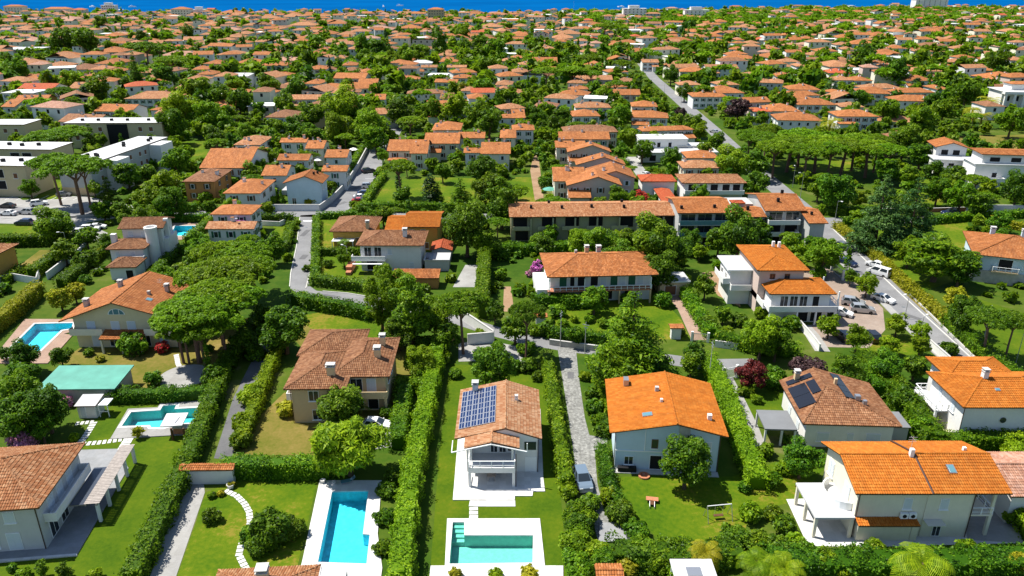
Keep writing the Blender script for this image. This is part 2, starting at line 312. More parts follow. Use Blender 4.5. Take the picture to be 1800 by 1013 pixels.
def crown_data(kind, n, L, seed):
    r = np.random.default_rng(seed)
    if kind in 'bwo':
        ce = np.array([0, 0, {'b': .64, 'w': .47, 'o': .76}[kind]]); ra = np.array([.45, .45, {'b': .43, 'w': .46, 'o': .72}[kind]])
        m = 46; d = sph(m, r); d[:, 2] = d[:, 2] * .9 + .08; q = r.uniform(.60, .92, (m, 1))
        C = ce + d * ra * q; C += r.normal(0, .025, C.shape); s = r.choice([.07, .10, .13, .18], (m, 1)) * r.uniform(.85, 1.15, (m, 1)); rr = np.hstack([s, s, s * .85])
        a = np.arctan2(d[:, 1], d[:, 0]); C[:, :2] *= (1 + .13 * np.sin(2 * a + seed) + .10 * np.sin(3 * a + 2 * seed) * (d[:, 2] < .6))[:, None]; C[:, 2] += .05 * np.sin(2.3 * a + seed)
        C = np.vstack([C, ce]); rr = np.vstack([rr, ra * .62])
        return clump_leaves(C, rr, n, L, .55 if kind != 'w' else .22, .3, .9 if kind == 'w' else None, r)
    if kind == 's':
        m = 20; d = sph(m, r); d[:, 2] = np.abs(d[:, 2]); C = np.array([0, 0, .22]) + d * np.array([.36, .36, .34]) * r.uniform(.6, 1, (m, 1))
        s = r.uniform(.10, .17, (m, 1)); C = np.vstack([C, [0, 0, .2]]); rr = np.vstack([np.hstack([s, s, s]), [.36, .36, .34]])
        return clump_leaves(C, rr, n, L, .6, .5, None, r)
    if kind == 'p':
        m = 150; a = r.uniform(0, 2 * np.pi, m); q = np.sqrt(r.uniform(0, 1, m)) * .43
        lob = 1 + .12 * np.sin(3 * a + seed) + .08 * np.sin(5 * a)
        C = np.stack([np.cos(a) * q * lob, np.sin(a) * q * lob, .84 - .62 * q ** 2 + r.normal(0, .012, m)], 1)
        s = r.uniform(.045, .082, (m, 1)); rr = np.hstack([s, s, s * .7])
        return clump_leaves(C, rr, n, L, .4, .75, None, r)
    if kind == 'k':
        C = []; rr = []
        for i in range(13):
            f = i / 12; z = .16 + f * 1.14; R0 = .46 * (1 - f) ** .75 + .03
            for j in range(max(2, int(9 * (1 - f)) + 2)):
                a = r.uniform(0, 6.28); q = R0 * r.uniform(.35, .95); C.append((math.cos(a) * q, math.sin(a) * q, z - q * .18 + r.normal(0, .02)))
                s = .065 + .095 * (1 - f) * r.uniform(.7, 1.3); rr.append((s * 1.3, s * 1.3, s * .5))
        return clump_leaves(np.array(C), np.array(rr), n, L, .35, .6, None, r)
    if kind == 'c':
        m = 60; z = r.uniform(.12, 3.9, m); q = .42 * np.sin(np.pi * np.clip(z / 4.0, 0, 1) ** .62) ** .7 * r.uniform(.5, .8, m); a = r.uniform(0, 6.28, m)
        s = (.10 + .16 * np.sin(np.pi * (z / 4) ** .7))[:, None]
        return clump_leaves(np.stack([np.cos(a) * q, np.sin(a) * q, z], 1), np.hstack([s, s, s * 2.2]), n, L, .45, .2, None, r)
    if kind == 'm':
        Q = []; T = []; nf = 20 if n > 800 else 12; ns = 22 if n > 800 else 8
        for i in range(nf):
            a = i * 2.4 + r.uniform(0, .5); e = r.uniform(-.05, 1.35); ln = .62 * r.uniform(.85, 1.1); d = np.array([math.cos(a), math.sin(a), 0])
            pts = []
            p = np.array([0, 0, .62]); el = e
            for k in range(ns + 1):
                pts.append(p.copy()); p = p + (d * math.cos(el) + np.array([0, 0, 1]) * math.sin(el)) * ln / ns; el -= 1.9 / ns * (1.1 if e > 0 else .5)
            side = np.array([-d[1], d[0], 0])
            for k in range(1, ns + 1):
                wd = .125 * math.sin(math.pi * (k + .6) / (ns + 1.6)) + .012
                for sg in (1, -1):
                    A = pts[k]; f = pts[k] - pts[k - 1]; tip = A + side * sg * wd + f * 1.1 - np.array([0, 0, .35 * wd])
                    Q.append([A - f * .25, A + f * .25, tip + f * .4, tip]); T.append(r.uniform(.2, 1))
        return np.array(Q), np.array(T)
def trunk_mb(kind, seed):
    r = random.Random(seed); b = MB()
    if kind in 'bwo':
        z1 = .34
        b.tube([(0, 0, 0), (.01, .005, z1 * .5), (0, .01, z1)], [.045, .036, .03], 7)
        for k in range(5):
            a = k * 1.26 + r.random(); e = .26 + r.random() * .08
            b.tube([(0, .01, z1 * .85), (math.cos(a) * e * .5, math.sin(a) * e * .5, z1 + .14), (math.cos(a) * e, math.sin(a) * e, z1 + .32)], [.024, .015, .006], 5)
    elif kind == 'p':
        l = r.uniform(-.04, .04)
        b.tube([(0, 0, 0), (l * .4, l * .2, .3), (l, 0, .58)], [.03, .026, .022], 7)
        for k in range(7):
            a = k * .9 + r.random() * .4; e = .16 + r.random() * .2
            b.tube([(l, 0, .5 + .012 * k), (l + math.cos(a) * e * .5, math.sin(a) * e * .5, .66), (l + math.cos(a) * e, math.sin(a) * e, .80 - .4 * e * e)], [.013, .009, .004], 5)
    elif kind == 'k': b.tube([(0, 0, 0), (0, 0, .6), (0, 0, 1.28)], [.035, .022, .004], 7)
    elif kind == 'c': b.tube([(0, 0, 0), (0, 0, 1.5)], [.10, .05], 6)
    elif kind == 'm':
        b.tube([(0, 0, 0), (.02, .01, .3), (.01, 0, .63)], [.055, .042, .05], 8)
    return b
LODS = {0: (7600, .052), 1: (2500, .086), 2: (560, .165)}
_proto = {}
def proto(kind, lod, var):
    key = (kind, lod, var)
    if key not in _proto:
        n, L = LODS[lod]
        if kind == 'p': n = int(n * 1.9); L *= .75
        if kind == 'c': n = int(n * .7); L *= 1.7
        if kind == 'k': n = int(n * 1.5); L *= .95
        if kind == 'w': L *= 2.0
        if kind == 's': n = int(n * .55); L *= 1.25
        Q, T = crown_data(kind, n, L, 100 + var * 7 + ord(kind))
        tm = None if kind == 's' else trunk_mb(kind, var).mesh('trunk', M['pinebark'] if kind == 'p' else M['bark'])
        _proto[key] = (np_mesh('crown', Q, M['leaf'], T), tm, Q, T)
    return _proto[key]
NAMES = dict(b='broadleaf_tree', w='weeping_tree', o='broadleaf_tree', p='umbrella_pine', k='cedar_tree', c='cypress_tree', m='palm_tree', s='garden_shrub')
CATS = dict(b='tree', w='tree', o='tree', p='pine tree', k='conifer', c='cypress', m='palm tree', s='shrub')
KEEP = []                    # (x, y, r) already planted
PEND = []                    # things whose label is completed once every landmark stands
def tree(x, y, w, kind='b', mat='leaf', h=None, label=None, group=None, lod=None, name=None, cat=None, desc=None, z=0.0):
    px, py = PX(x, y, w * HT[kind] * .6); wp = w * ppm(x, y)
    if lod is None: lod = 0 if wp > 52 else (1 if wp > 22 else 2)
    cm, tm, _, _ = proto(kind, lod, rnd.randrange(3))
    sz = w if h is None else h / HT[kind]
    rz = rnd.uniform(0, 6.28); wx, wy = w * rnd.uniform(.9, 1.12), w * rnd.uniform(.9, 1.12); sz *= rnd.uniform(.93, 1.1) if h is None else 1
    if tm is None or (lod == 2 and kind != 'p'):
        o = inst(name or NAMES[kind], cm, None, (x, y, z), rz, (wx, wy, sz), M[mat])
    else:
        o = thing(name or NAMES[kind], None, None, (x, y, z), rz); o.scale = (wx, wy, sz)
        inst('crown', cm, o, mat=M[mat]); inst('trunk', tm, o)
    tag(o, label, cat or CATS[kind], group)
    if not label: PEND.append((o, desc or DESC.get((kind, mat)) or DESC[kind], px, py))
    KEEP.append((x, y, w * .5)); return o
DESC = {'b': 'green broadleaf tree', 'w': 'feathery bright green tree', 'o': 'tall upright broadleaf tree', 'p': 'umbrella pine with a flat crown', 'k': 'layered dark conifer', 'c': 'narrow dark cypress', 'm': 'palm tree', 's': 'rounded green shrub',
        ('b', 'leafd'): 'dark green broadleaf tree', ('b', 'leafl'): 'bright green broadleaf tree', ('b', 'leafy'): 'yellow-green tree', ('s', 'leafl'): 'bright green shrub', ('s', 'leafd'): 'dark green shrub', ('s', 'leafy'): 'yellow-green shrub',
        ('s', 'flower'): 'pink flowering shrub', ('o', 'leafd'): 'tall dark upright tree', ('b', 'purple'): 'dark purple-leaved tree', ('b', 'redleaf'): 'dark red maple', ('b', 'mflower'): 'magenta flowering tree', ('s', 'mflower'): 'magenta flowering shrub', ('s', 'rflower'): 'red flowering shrub'}
def tree_px(px, py, wp, kind='b', mat='leaf', hp=None, **kw):
    """crown centre and crown width in the photograph (hp: crown-to-foot height there)"""
    x, y = G(px, py); w = wp / ppm(x, y); h = None
    cz = {'b': .68, 'w': .47, 'o': .88, 'p': .78, 'k': .7, 'c': 2.0, 'm': .6, 's': .34}[kind]
    for _ in range(4):
        z = (h / HT[kind] if h else w) * cz
        x, y = G(px, py, z); s = ppm(x, y, z); w = wp / s
        if hp: h = hp / (s * .93)
    return tree(x, y, w, kind, mat, h, **kw)

def wob(P, f, a, seed):
    s = np.array([seed * 1.7, seed * .9, seed * 2.3])
    return a * (np.sin(P[:, 0] * f + s[0]) * np.cos(P[:, 1] * f * 1.1 + s[1]) + .6 * np.sin(P[:, 0] * f * 2.7 + P[:, 2] * f * 1.9 + s[2]) * np.sin(P[:, 1] * f * 2.3 + s[0]))
def hedge_data(pts, w, h, L=None, dens=1.0, rough=.22, seed=None):
    seed = R.uniform(0, 50) if seed is None else seed
    pts = [np.array(p, float) for p in pts]; Q = []; T = []
    mx, my = sum(p[0] for p in pts) / len(pts), sum(p[1] for p in pts) / len(pts)
    if L is None: L = min(1.2, max(.30, 3.6 / ppm(mx, my)))
    for i in range(len(pts) - 1):
        a, b = pts[i], pts[i + 1]; d = b - a; ln = float(np.hypot(*d)); d = d / ln; nrm = np.array([d[1], -d[0]])
        per = w + 2 * h; n = int(ln * per / (L * L * .30) * dens)
        u = R.uniform(-w * .4, ln + w * .4, n) if True else None
        s = R.uniform(0, per, n)
        off = np.where(s < h, -w / 2, np.where(s > h + w, w / 2, s - h - w / 2)); z = np.where(s < h, s, np.where(s > h + w, per - s, h))
        N = np.zeros((n, 3)); side = np.where(s < h, -1.0, np.where(s > h + w, 1.0, 0.0))
        N[:, :2] = nrm * side[:, None]; N[:, 2] = np.where(side == 0, 1, .25)
        P = np.zeros((n, 3)); P[:, :2] = a + d * u[:, None] + nrm * off[:, None]; P[:, 2] = z
        dis = wob(P, .9, rough, seed) + wob(P, 2.6, rough * .5, seed + 9) + R.normal(0, .08 + L * .16, n)
        P += N * dis[:, None]; P[:, 2] = np.maximum(P[:, 2], .05)
        N = N + R.normal(size=(n, 3)) * .75 + np.array([0, 0, .5])
        Q.append(leaves(P, N, L * R.uniform(.7, 1.35, n))); T.append(np.clip(R.normal(.5, .27, n) + wob(P, .5, .22, seed + 3), 0, 1))
        # solid dark box added inside the leaves so that no light falls through
        k = .16 + L * .25; e = 0
        c = [a - d * e - nrm * (w / 2 - k), a - d * e + nrm * (w / 2 - k), b + d * e + nrm * (w / 2 - k), b + d * e - nrm * (w / 2 - k)]
        lo = [np.array([*q, .02]) for q in c]; hi = [np.array([*q, h - k]) for q in c]
        Q.append(np.array([hi] + [[lo[j], lo[(j + 1) % 4], hi[(j + 1) % 4], hi[j]] for j in range(4)])); T.append(np.full(5, .25))
    return np.concatenate(Q), np.concatenate(T)
def hedge(pix, w=1.6, h=2.2, mat='hedge', label=None, L=None, world=False, rough=.2, dens=1.0, group=None, desc='clipped green hedge', name='hedge', cat='hedge'):
    pts = pix if world else [G(*p) for p in pix]
    Q, T = hedge_data(pts, w, h, L, dens, rough)
    o = inst(name, np_mesh('hedge', Q, M[mat], T)); tag(o, label, cat, group)
    for a, b in zip(pts[:-1], pts[1:]):
        n = max(1, int(math.dist(a, b) / 2)); 
        for k in range(n + 1): KEEP.append((a[0] + (b[0] - a[0]) * k / n, a[1] + (b[1] - a[1]) * k / n, w * .6))
    if not label:
        m = pts[len(pts) // 2] if len(pts) > 2 else ((pts[0][0] + pts[1][0]) / 2, (pts[0][1] + pts[1][1]) / 2)
        PEND.append((o, desc, *PX(*m, h * .5)))
    return o
# ---------------------------------------------------------------- houses
FOOT = []                     # (x, y, half w, half d, rz) footprints
_win = {}
def window_meshes(kind, w, h):
    key = (kind, round(w, 2), round(h, 2))
    if key in _win: return _win[key]
    f = MB(); t = .07
    for x0, x1, z0, z1 in ((0, w, 0, t), (0, w, h - t, h), (0, t, t, h - t), (w - t, w, t, h - t)): f.box(x0, x1, -.05, .02, z0, z1)
    if w > .9 and kind in ('gl', 'op', 'door'): f.box(w / 2 - .03, w / 2 + .03, -.04, .02, t, h - t)
    p = MB(); p.box(t, w - t, -.012, .015, t, h - t)
    s = MB(); sw = (w - .1) / 2
    n = max(4, int(h / .22))
    s.box(0, sw, -.03, -.015, 0, h - .1)
    for k in range(n): s.box(.05, sw - .05, -.05, -.03, (k + .25) * (h - .1) / n, (k + .8) * (h - .1) / n)
    sill = MB().box(-.08, w + .08, -.16, .02, -.08, 0)
    _win[key] = (f, p, s, sill, {}); return _win[key]
def wmesh(rec, i, nm, mat):
    if (i, mat) not in rec[4]: rec[4][(i, mat)] = rec[i].mesh(nm, M[mat])
    return rec[4][(i, mat)]
def roof_planes(x0, x1, y0, y1, ze, rt, pitch, ap=.5):
    W_, D_ = x1 - x0, y1 - y0
    if rt == 'gx':
        ym = y0 + D_ * ap; zr = ze + min(ap, 1 - ap) * D_ * pitch if ap != .5 else ze + D_ / 2 * pitch
        return [[(x0, y0, ze), (x1, y0, ze), (x1, ym, zr), (x0, ym, zr)], [(x1, y1, ze), (x0, y1, ze), (x0, ym, zr), (x1, ym, zr)]], [((x0, ym, zr), (x1, ym, zr))]
    if rt == 'gy':
        xm = x0 + W_ * ap; zr = ze + W_ / 2 * pitch
        return [[(x0, y1, ze), (x0, y0, ze), (xm, y0, zr), (xm, y1, zr)], [(x1, y0, ze), (x1, y1, ze), (xm, y1, zr), (xm, y0, zr)]], [((xm, y0, zr), (xm, y1, zr))]
    if rt == 'hf':                                   # hip to the front, gable behind
        xm = x0 + W_ * ap; zr = ze + W_ / 2 * pitch; ya = y0 + min(W_ / 2, D_ * .75)
        A = (xm, ya, zr); B = (xm, y1, zr)
        return [[(x0, y0, ze), (x1, y0, ze), A], [(x1, y0, ze), (x1, y1, ze), B, A], [(x0, y1, ze), (x0, y0, ze), A, B]], [(A, B), ((x0, y0, ze), A), ((x1, y0, ze), A)]
    if rt == 's':                                    # lean-to rising to the back
        zr = ze + D_ * pitch
        return [[(x0, y0, ze), (x1, y0, ze), (x1, y1, zr), (x0, y1, zr)]], []
    h = min(W_, D_) / 2; zr = ze + h * pitch
    if W_ >= D_: A, B = (x0 + h, (y0 + y1) / 2, zr), (x1 - h, (y0 + y1) / 2, zr)
    else: A, B = ((x0 + x1) / 2, y0 + h, zr), ((x0 + x1) / 2, y1 - h, zr)
    c = [(x0, y0, ze), (x1, y0, ze), (x1, y1, ze), (x0, y1, ze)]
    if W_ >= D_: P = [[c[0], c[1], B, A], [c[1], c[2], B], [c[2], c[3], A, B], [c[3], c[0], A]]
    else: P = [[c[0], c[1], A], [c[1], c[2], B, A], [c[2], c[3], B], [c[3], c[0], A, B]]
    E = [(c[0], A), (c[3], A if W_ >= D_ else B), (c[1], B if W_ >= D_ else A), (c[2], B), (A, B)]
    return P, E
def plane_uv(pl):
    a = Vector(pl[0]); e = (Vector(pl[1]) - a).normalized(); n = e.cross(Vector(pl[-1]) - a).normalized(); v = n.cross(e)
    return a, e, v, n, [((Vector(p) - a).dot(e), (Vector(p) - a).dot(v)) for p in pl]
def slab_roof(mb, planes, th=.16, m0=0, m1=1):
    for pl in planes:
        *_, uv = plane_uv(pl); mb.poly(pl, m0, uv)
        lo = [(p[0], p[1], p[2] - th) for p in pl]; mb.poly(lo[::-1], m1)
        for i in range(len(pl)): mb.poly([lo[i - 1], lo[i], pl[i], pl[i - 1]], m1)
def tile_geo(planes, tw=.28, tl=.42, r=R):
    """barrel tiles laid course on course over each slope"""
    V = []; UV = []
    for pl in planes:
        a, e, v, n, uv = plane_uv(pl); a, e, v, n = (np.array(q) for q in (a, e, v, n)); uv = np.array(uv)
        nu = int(math.ceil((uv[:, 0].max() - uv[:, 0].min()) / tw)); nv = int(math.ceil(uv[:, 1].max() / tl))
        I, J = np.meshgrid(np.arange(nu), np.arange(nv), indexing='ij'); I = I.ravel(); J = J.ravel(); u0 = uv[:, 0].min() + I * tw; v0 = J * tl
        ins = np.ones(len(I), bool)
        for k in range(len(uv)):
            p, q = uv[k - 1], uv[k]; ins &= (q[0] - p[0]) * (v0 + tl * .4 - p[1]) - (q[1] - p[1]) * (u0 + tw / 2 - p[0]) > 0
        u0, v0 = u0[ins], v0[ins]; m = len(u0); jit = r.normal(0, .006, m)
        vt = np.minimum(v0 + tl * 1.06, uv[:, 1].max())
        for x0_, z0_, x1_, z1_ in ((.02, .015, .3, .075), (.3, .075, .7, .075), (.7, .075, .98, .015)):
            def pt(fx, vv, zz): return a + e * (u0 + fx * tw)[:, None] + v * vv[:, None] + n * (zz + jit)[:, None]
            V.append(np.stack([pt(x0_, v0 - .02, z0_ + .035), pt(x1_, v0 - .02, z1_ + .035), pt(x1_, vt, z1_ - .02), pt(x0_, vt, z0_ - .012)], 1))
            UV.append(np.stack([np.stack([u0 + tw * .5, v0 + tl * f], 1) for f in (.4, .4, .6, .6)], 1))
        V.append(np.stack([pt(.02, v0 - .02, .0), pt(.98, v0 - .02, .0), pt(.7, v0 - .02, .11), pt(.3, v0 - .02, .11)], 1))
        UV.append(np.stack([np.stack([u0 + tw * .5, v0 + tl * .5], 1)] * 4, 1))
    return np.concatenate(V), np.concatenate(UV)

class House:
    def __init__(s, label, x, y, rz=0, name='house', cat='house', group=None, wm='white', rm='o', near=True):
        s.root = thing(name, label, cat, (x, y, 0), rad(rz), group); s.wm, s.rm, s.near = wm, rm, near; s.x, s.y, s.rz = x, y, rad(rz); s.bl = None
    def foot(s, x0, x1, y0, y1):
        c, q = math.cos(s.rz), math.sin(s.rz); mx, my = (x0 + x1) / 2, (y0 + y1) / 2
        FOOT.append((s.x + c * mx - q * my, s.y + q * mx + c * my, (x1 - x0) / 2, (y1 - y0) / 2, s.rz))
    def block(s, x0, x1, y0, y1, ze, rt='h', pitch=.33, ov=.7, wm=None, rm=None, z0=0.0, ap=.5, fascia='wood', tiles=None, caps=True, walls=True, ovs=None):
        """walls and roof; ze = height of the eaves edge; ovs = overhang left, right, front, back"""
        wm = M[wm or s.wm]; rm = M[rm or s.rm]; l, r_, f, b_ = ovs or (ov,) * 4
        if walls and z0 < 1: s.foot(x0, x1, y0, y1)
        s.bl = (x0, x1, y0, y1); w = MB()
        if rt == 'f':
            w.box(x0, x1, y0, y1, z0, ze); o = w.build('wall', [wm], s.root) if walls else None
            q = MB(); q.box(x0 - l, x1 + r_, y0 - f, y1 + b_, ze + .003, ze + .22, 1, 0)
            s.roof = q.build('roof', [rm, M['trim'] if fascia == 'wood' else M[fascia]], s.root); return s
        P, E = roof_planes(x0 - l, x1 + r_, y0 - f, y1 + b_, ze, rt, pitch, ap)
        def under(x, y):                                  # underside of the roof over a wall point
            best = 1e9
            for pl in P:
                a, e, v, n, _ = plane_uv(pl); best = min(best, a.z - (n.x * (x - a.x) + n.y * (y - a.y)) / n.z)
            return best - .17
        if walls:
            xm = (x0 - l) + (x1 + r_ - x0 + l) * ap; ym = (y0 - f) + (y1 + b_ - y0 + f) * ap
            ring = [(x0, y0), (x1, y0), (x1, y1), (x0, y1)]
            if rt in ('gy', 'hf'): ring = [(x0, y0)] + ([(xm, y0)] if rt == 'gy' else []) + [(x1, y0), (x1, y1), (xm, y1), (x0, y1)]
            if rt == 'gx': ring = [(x0, y0), (x1, y0), (x1, ym), (x1, y1), (x0, y1), (x0, ym)]
            zt = [under(*p) for p in ring]
            for i in range(len(ring)):
                (ax, ay), (bx, by) = ring[i - 1], ring[i]
                w.poly([(ax, ay, z0), (bx, by, z0), (bx, by, zt[i]), (ax, ay, zt[i - 1])])
            w.poly([(*p, z) for p, z in zip(ring, zt)])
            w.build('wall', [wm], s.root)
        q = MB(); slab_roof(q, P); s.roof = q.build('roof', [rm, M[fascia]], s.root); s.P = P; s.E = E
        if s.near if tiles is None else tiles:
            V, UV = tile_geo(P); o = inst('roof_tiles', np_mesh('roof_tiles', V, [rm], None, 4, UV), s.roof); tag(o, kind='stuff')
            if caps:
                cmb = MB()
                for p, q2 in E:
                    p, q2 = Vector(p), Vector(q2); n = max(1, int((q2 - p).length / .4))
                    for k in range(n):
                        cmb.bar(p.lerp(q2, k / n) + Vector((0, 0, .05)), p.lerp(q2, (k + 1.08) / n) + Vector((0, 0, .04)), .13, .115, 6)
                o = cmb.build('ridge_tiles', [rm], s.roof); tag(o, kind='stuff')
        return s
    def top(s, x, y):
        for pl in s.P:
            a, e, v, n, uv = plane_uv(pl)
            z = a.z - (n.x * (x - a.x) + n.y * (y - a.y)) / n.z
            s._n = n
            ins = True
            for k in range(len(pl)):
                p, q = pl[k - 1], pl[k]
                if (q[0] - p[0]) * (y - p[1]) - (q[1] - p[1]) * (x - p[0]) < -1e-6: ins = False
            if ins: return z
        return s.P[0][0][2]
    def chimney(s, x, y, w=.7, h=1.3, m=None, cap=True, d=None):
        z = s.top(x, y); b = MB(); d = d or w
        b.box(x - w / 2, x + w / 2, y - d / 2, y + d / 2, z - .5, z + h)
        if cap:
            b.box(x - w * .62, x + w * .62, y - d * .62, y + d * .62, z + h, z + h + .1, 1)
            for i in (-1, 1):
                for j in (-1, 1): b.box(x + i * w * .38 - .06, x + i * w * .38 + .06, y + j * d * .38 - .06, y + j * d * .38 + .06, z + h + .1, z + h + .36)
            b.box(x - w * .62, x + w * .62, y - d * .62, y + d * .62, z + h + .36, z + h + .46, 1)
        b.build('chimney', [M[m or s.wm], M['conc']], s.roof); return s
    def skylight(s, x, y, w, d):
        z = s.top(x, y); n = s._n; e = Vector((1, 0, 0)); e = (e - n * e.dot(n)).normalized(); v = n.cross(e); c = Vector((x, y, z))
        def fr(a, b, c0, d0, lo, hi, m, mb):
            p = [c + e * i + v * j + n * k for k in (lo, hi) for i, j in ((a, c0), (b, c0), (b, d0), (a, d0))]
            for f in ((4, 5, 6, 7), (0, 1, 5, 4), (1, 2, 6, 5), (2, 3, 7, 6), (3, 0, 4, 7)): mb.poly([p[k] for k in f], m)
        mb = MB(); fr(-w / 2, w / 2, -d / 2, d / 2, 0, .16, 0, mb); o = mb.build('skylight', [M['steel']], s.roof)
        mb = MB(); fr(-w / 2 + .1, w / 2 - .1, -d / 2 + .1, d / 2 - .1, .16, .18, 0, mb); mb.build('pane', [M['bglass']], o); return s
    def panels(s, x0, x1, y0, y1, nx, ny, m='solar', name='solar_panel', frame=True):
        """panels lying on the slope under (x0..x1, y0..y1)"""
        s.top((x0 + x1) / 2, (y0 + y1) / 2); n = s._n; e = Vector((1, 0, -n.x / n.z)); v = Vector((0, 1, -n.y / n.z))
        z = s.top((x0 + x1) / 2, (y0 + y1) / 2); c = Vector(((x0 + x1) / 2, (y0 + y1) / 2, z)) + n * .16
        pw, pd = (x1 - x0) / nx, (y1 - y0) / ny; a, b = pw / 2 - .025, pd / 2 - .025; mb = MB()
        p = [e * i * a + v * j * b + n * k for k in (0, .05) for i, j in ((-1, -1), (1, -1), (1, 1), (-1, 1))]
        for f in ((3, 2, 1, 0), (0, 1, 5, 4), (1, 2, 6, 5), (2, 3, 7, 6), (3, 0, 4, 7)): mb.poly([p[k] for k in f], 1)
        mb.poly(p[4:], 1 if frame else 0)
        q = [e * i * (a - .05) + v * j * (b - .05) + n * .056 for i, j in ((-1, -1), (1, -1), (1, 1), (-1, 1))]; mb.poly(q, 0)
        if frame:
            for k in (0,):
                q = [e * (i * .02) + v * j * (b - .05) + n * .06 for i, j in ((-1, -1), (1, -1), (1, 1), (-1, 1))]; mb.poly(q, 1)
        me = mb.mesh(name, [M[m], M['alu'] if frame else M['dark']])
        for i in range(nx):
            for j in range(ny): inst(name, me, s.roof, c + e * ((i + .5) * pw - (x1 - x0) / 2) + v * ((j + .5) * pd - (y1 - y0) / 2))
        return s
    def win(s, side, us, z, w, h, kind='sh', sm='shut', fm='trim', b=None, sill=True, name=None):
        """openings on a wall of the last block; us: distances along the wall from its left end as seen from outside"""
        x0, x1, y0, y1 = b or s.bl
        for u in (us if hasattr(us, '__len__') else [us]):
            loc, rz = {'f': ((x0 + u, y0 - .022, z), 0), 'b': ((x1 - u, y1 + .022, z), math.pi), 'l': ((x0 - .022, y1 - u, z), -math.pi / 2), 'r': ((x1 + .022, y0 + u, z), math.pi / 2)}[side]
            rec = window_meshes(kind, w, h); nm = name or ('door' if kind in ('door', 'gar') else 'window')
            o = inst(nm, wmesh(rec, 0, 'frame', fm), s.root, loc, rz)
            if kind == 'gar': inst('panel', wmesh(rec, 1, 'panel', sm), o); continue
            inst('pane', wmesh(rec, 1, 'pane', 'dark' if kind == 'void' else 'glass'), o)
            if kind == 'sh':
                for k in (0, 1): inst('shutter', wmesh(rec, 2, 'shutter', sm), o, (.05 + k * (w - .1) / 2, -.03, .05))
            if kind == 'op':
                for k in (-1, 1): inst('shutter', wmesh(rec, 2, 'shutter', sm), o, ((-(w - .1) / 2 - .02) if k < 0 else w + .02, .0, .05))
            if sill and kind in ('sh', 'gl', 'op') and z > .3: inst('sill', wmesh(rec, 3, 'sill', 'trim'), o)
        return s
    def balcony(s, x0, x1, y0, y1, z, h=1.0, m='white', sides='lfr', rail=False, th=.2, t=.12, name='balcony'):
        b = MB(); b.box(x0, x1, y0, y1, z - th, z)
        segs = {'l': (x0, x0 + t, y0 + t, y1), 'r': (x1 - t, x1, y0 + t, y1), 'f': (x0, x1, y0, y0 + t), 'b': (x0, x1, y1 - t, y1)}
        o = b.build(name, [M[m]], s.root); r_ = MB()
        for k in sides:
            a, c, d, e = segs[k]
            if not rail: r_.box(a, c, d, e, z + .003, z + h)
            else:
                r_.box(a, c, d, e, z + h - .07, z + h); n = max(2, int(max(c - a, e - d) / 1.2))
                r_.box(a + .04 if k in 'lr' else a, c - .04 if k in 'lr' else c, d + .04 if k in 'f' else d, e - .04 if k in 'f' else e, z + .3, z + .36)
                for i in range(n + 1):
                    px = a + (c - a - t) * i / n if k in 'fb' else a; py = d + (e - d - t) * i / n if k in 'lr' else d
                    r_.box(px, px + t * .7, py, py + t * .7, z + .003, z + h - .07)
        r_.build('railing' if rail else 'parapet', [M['trim' if rail else m]], o); return s
    def part(s, name, mb, mats, parent=None): return mb.build(name, [M[k] for k in (mats if isinstance(mats, (list, tuple)) else [mats])], parent or s.root)
    def boxpart(s, name, bx, m): s.part(name, MB().box(*bx), m); return s
    def posts(s, pts, z0, z1, w=.3, m='trim', name='post'):
        me = MB().box(-w / 2, w / 2, -w / 2, w / 2, 0, z1 - z0).mesh(name, M[m])
        for x, y in pts: inst(name, me, s.root, (x, y, z0))
        return s
    def pipe(s, pts, z0, z1, m='brownpipe'):
        for x, y in pts: s.part('drainpipe', MB().bar((x, y, z0), (x, y, z1), .055, n=6), m)
        return s
    def antenna(s, x, y, h=2.2):
        z = s.top(x, y); b = MB().bar((x, y, z - .2), (x, y, z + h), .035, n=5)
        for k in range(3): b.bar((x - .5, y, z + h - .15 - k * .3), (x + .5, y, z + h - .15 - k * .3), .02, n=4)
        b.bar((x, y - .5, z + h - .3), (x, y + .5, z + h - .3), .02, n=4)
        s.part('antenna', b, 'alu', s.roof); return s
# ---------------------------------------------------------------- ground, sea, roads, lawns
import mathutils.geometry as mg
KOUT = []
POOLPIX = [
 [(796, 920), (816, 920), (816, 943), (937, 943), (936, 991), (790, 993)],
 [(584, 866), (647.6, 864.5), (638, 941), (650, 942), (644.5, 993), (559, 990)],
 [(231, 726), (282, 722.7), (286.6, 714.8), (310.4, 713), (307, 720.6), (354, 718), (340, 744), (310, 747), (288, 753.4), (266, 753), (264, 749), (214, 751)],
 [(62, 570.6), (128.5, 569), (126, 579), (108, 581.6), (70.5, 617.6), (11, 621.7)],
 [(308, 398), (346, 398), (333, 415), (299, 416)]]
POOLS = [[G(*q) for q in p] for p in POOLPIX]
def sheet(name, pts, mat, z, world=False, keep=True, thick=0.0, kind='structure'):
    p = [(q[0], q[1]) for q in pts] if world else [G(*q) for q in pts]
    b = MB()
    if thick: b.prism(p, z - thick, z)
    else:
        a = sum(p[i - 1][0] * p[i][1] - p[i][0] * p[i - 1][1] for i in range(len(p)))
        if a < 0: p = p[::-1]
        hol = [h for h in POOLS if all(inside(q, p) for q in h)]
        if hol:
            al = p + [q for h in hol for q in h]
            for t3 in mg.tessellate_polygon([[Vector((*q, 0)) for q in r] for r in [p] + hol]):
                q = [al[k] for k in t3]
                if sum(q[i - 1][0] * q[i][1] - q[i][0] * q[i - 1][1] for i in range(3)) < 0: q = q[::-1]
                b.poly([(x, y, z) for x, y in q], 0, q)
        else: b.poly([(x, y, z) for x, y in p], 0, [(x, y) for x, y in p])
    if keep: KOUT.append(p)
    return tag(b.build(name, [M[mat]]), kind=kind)
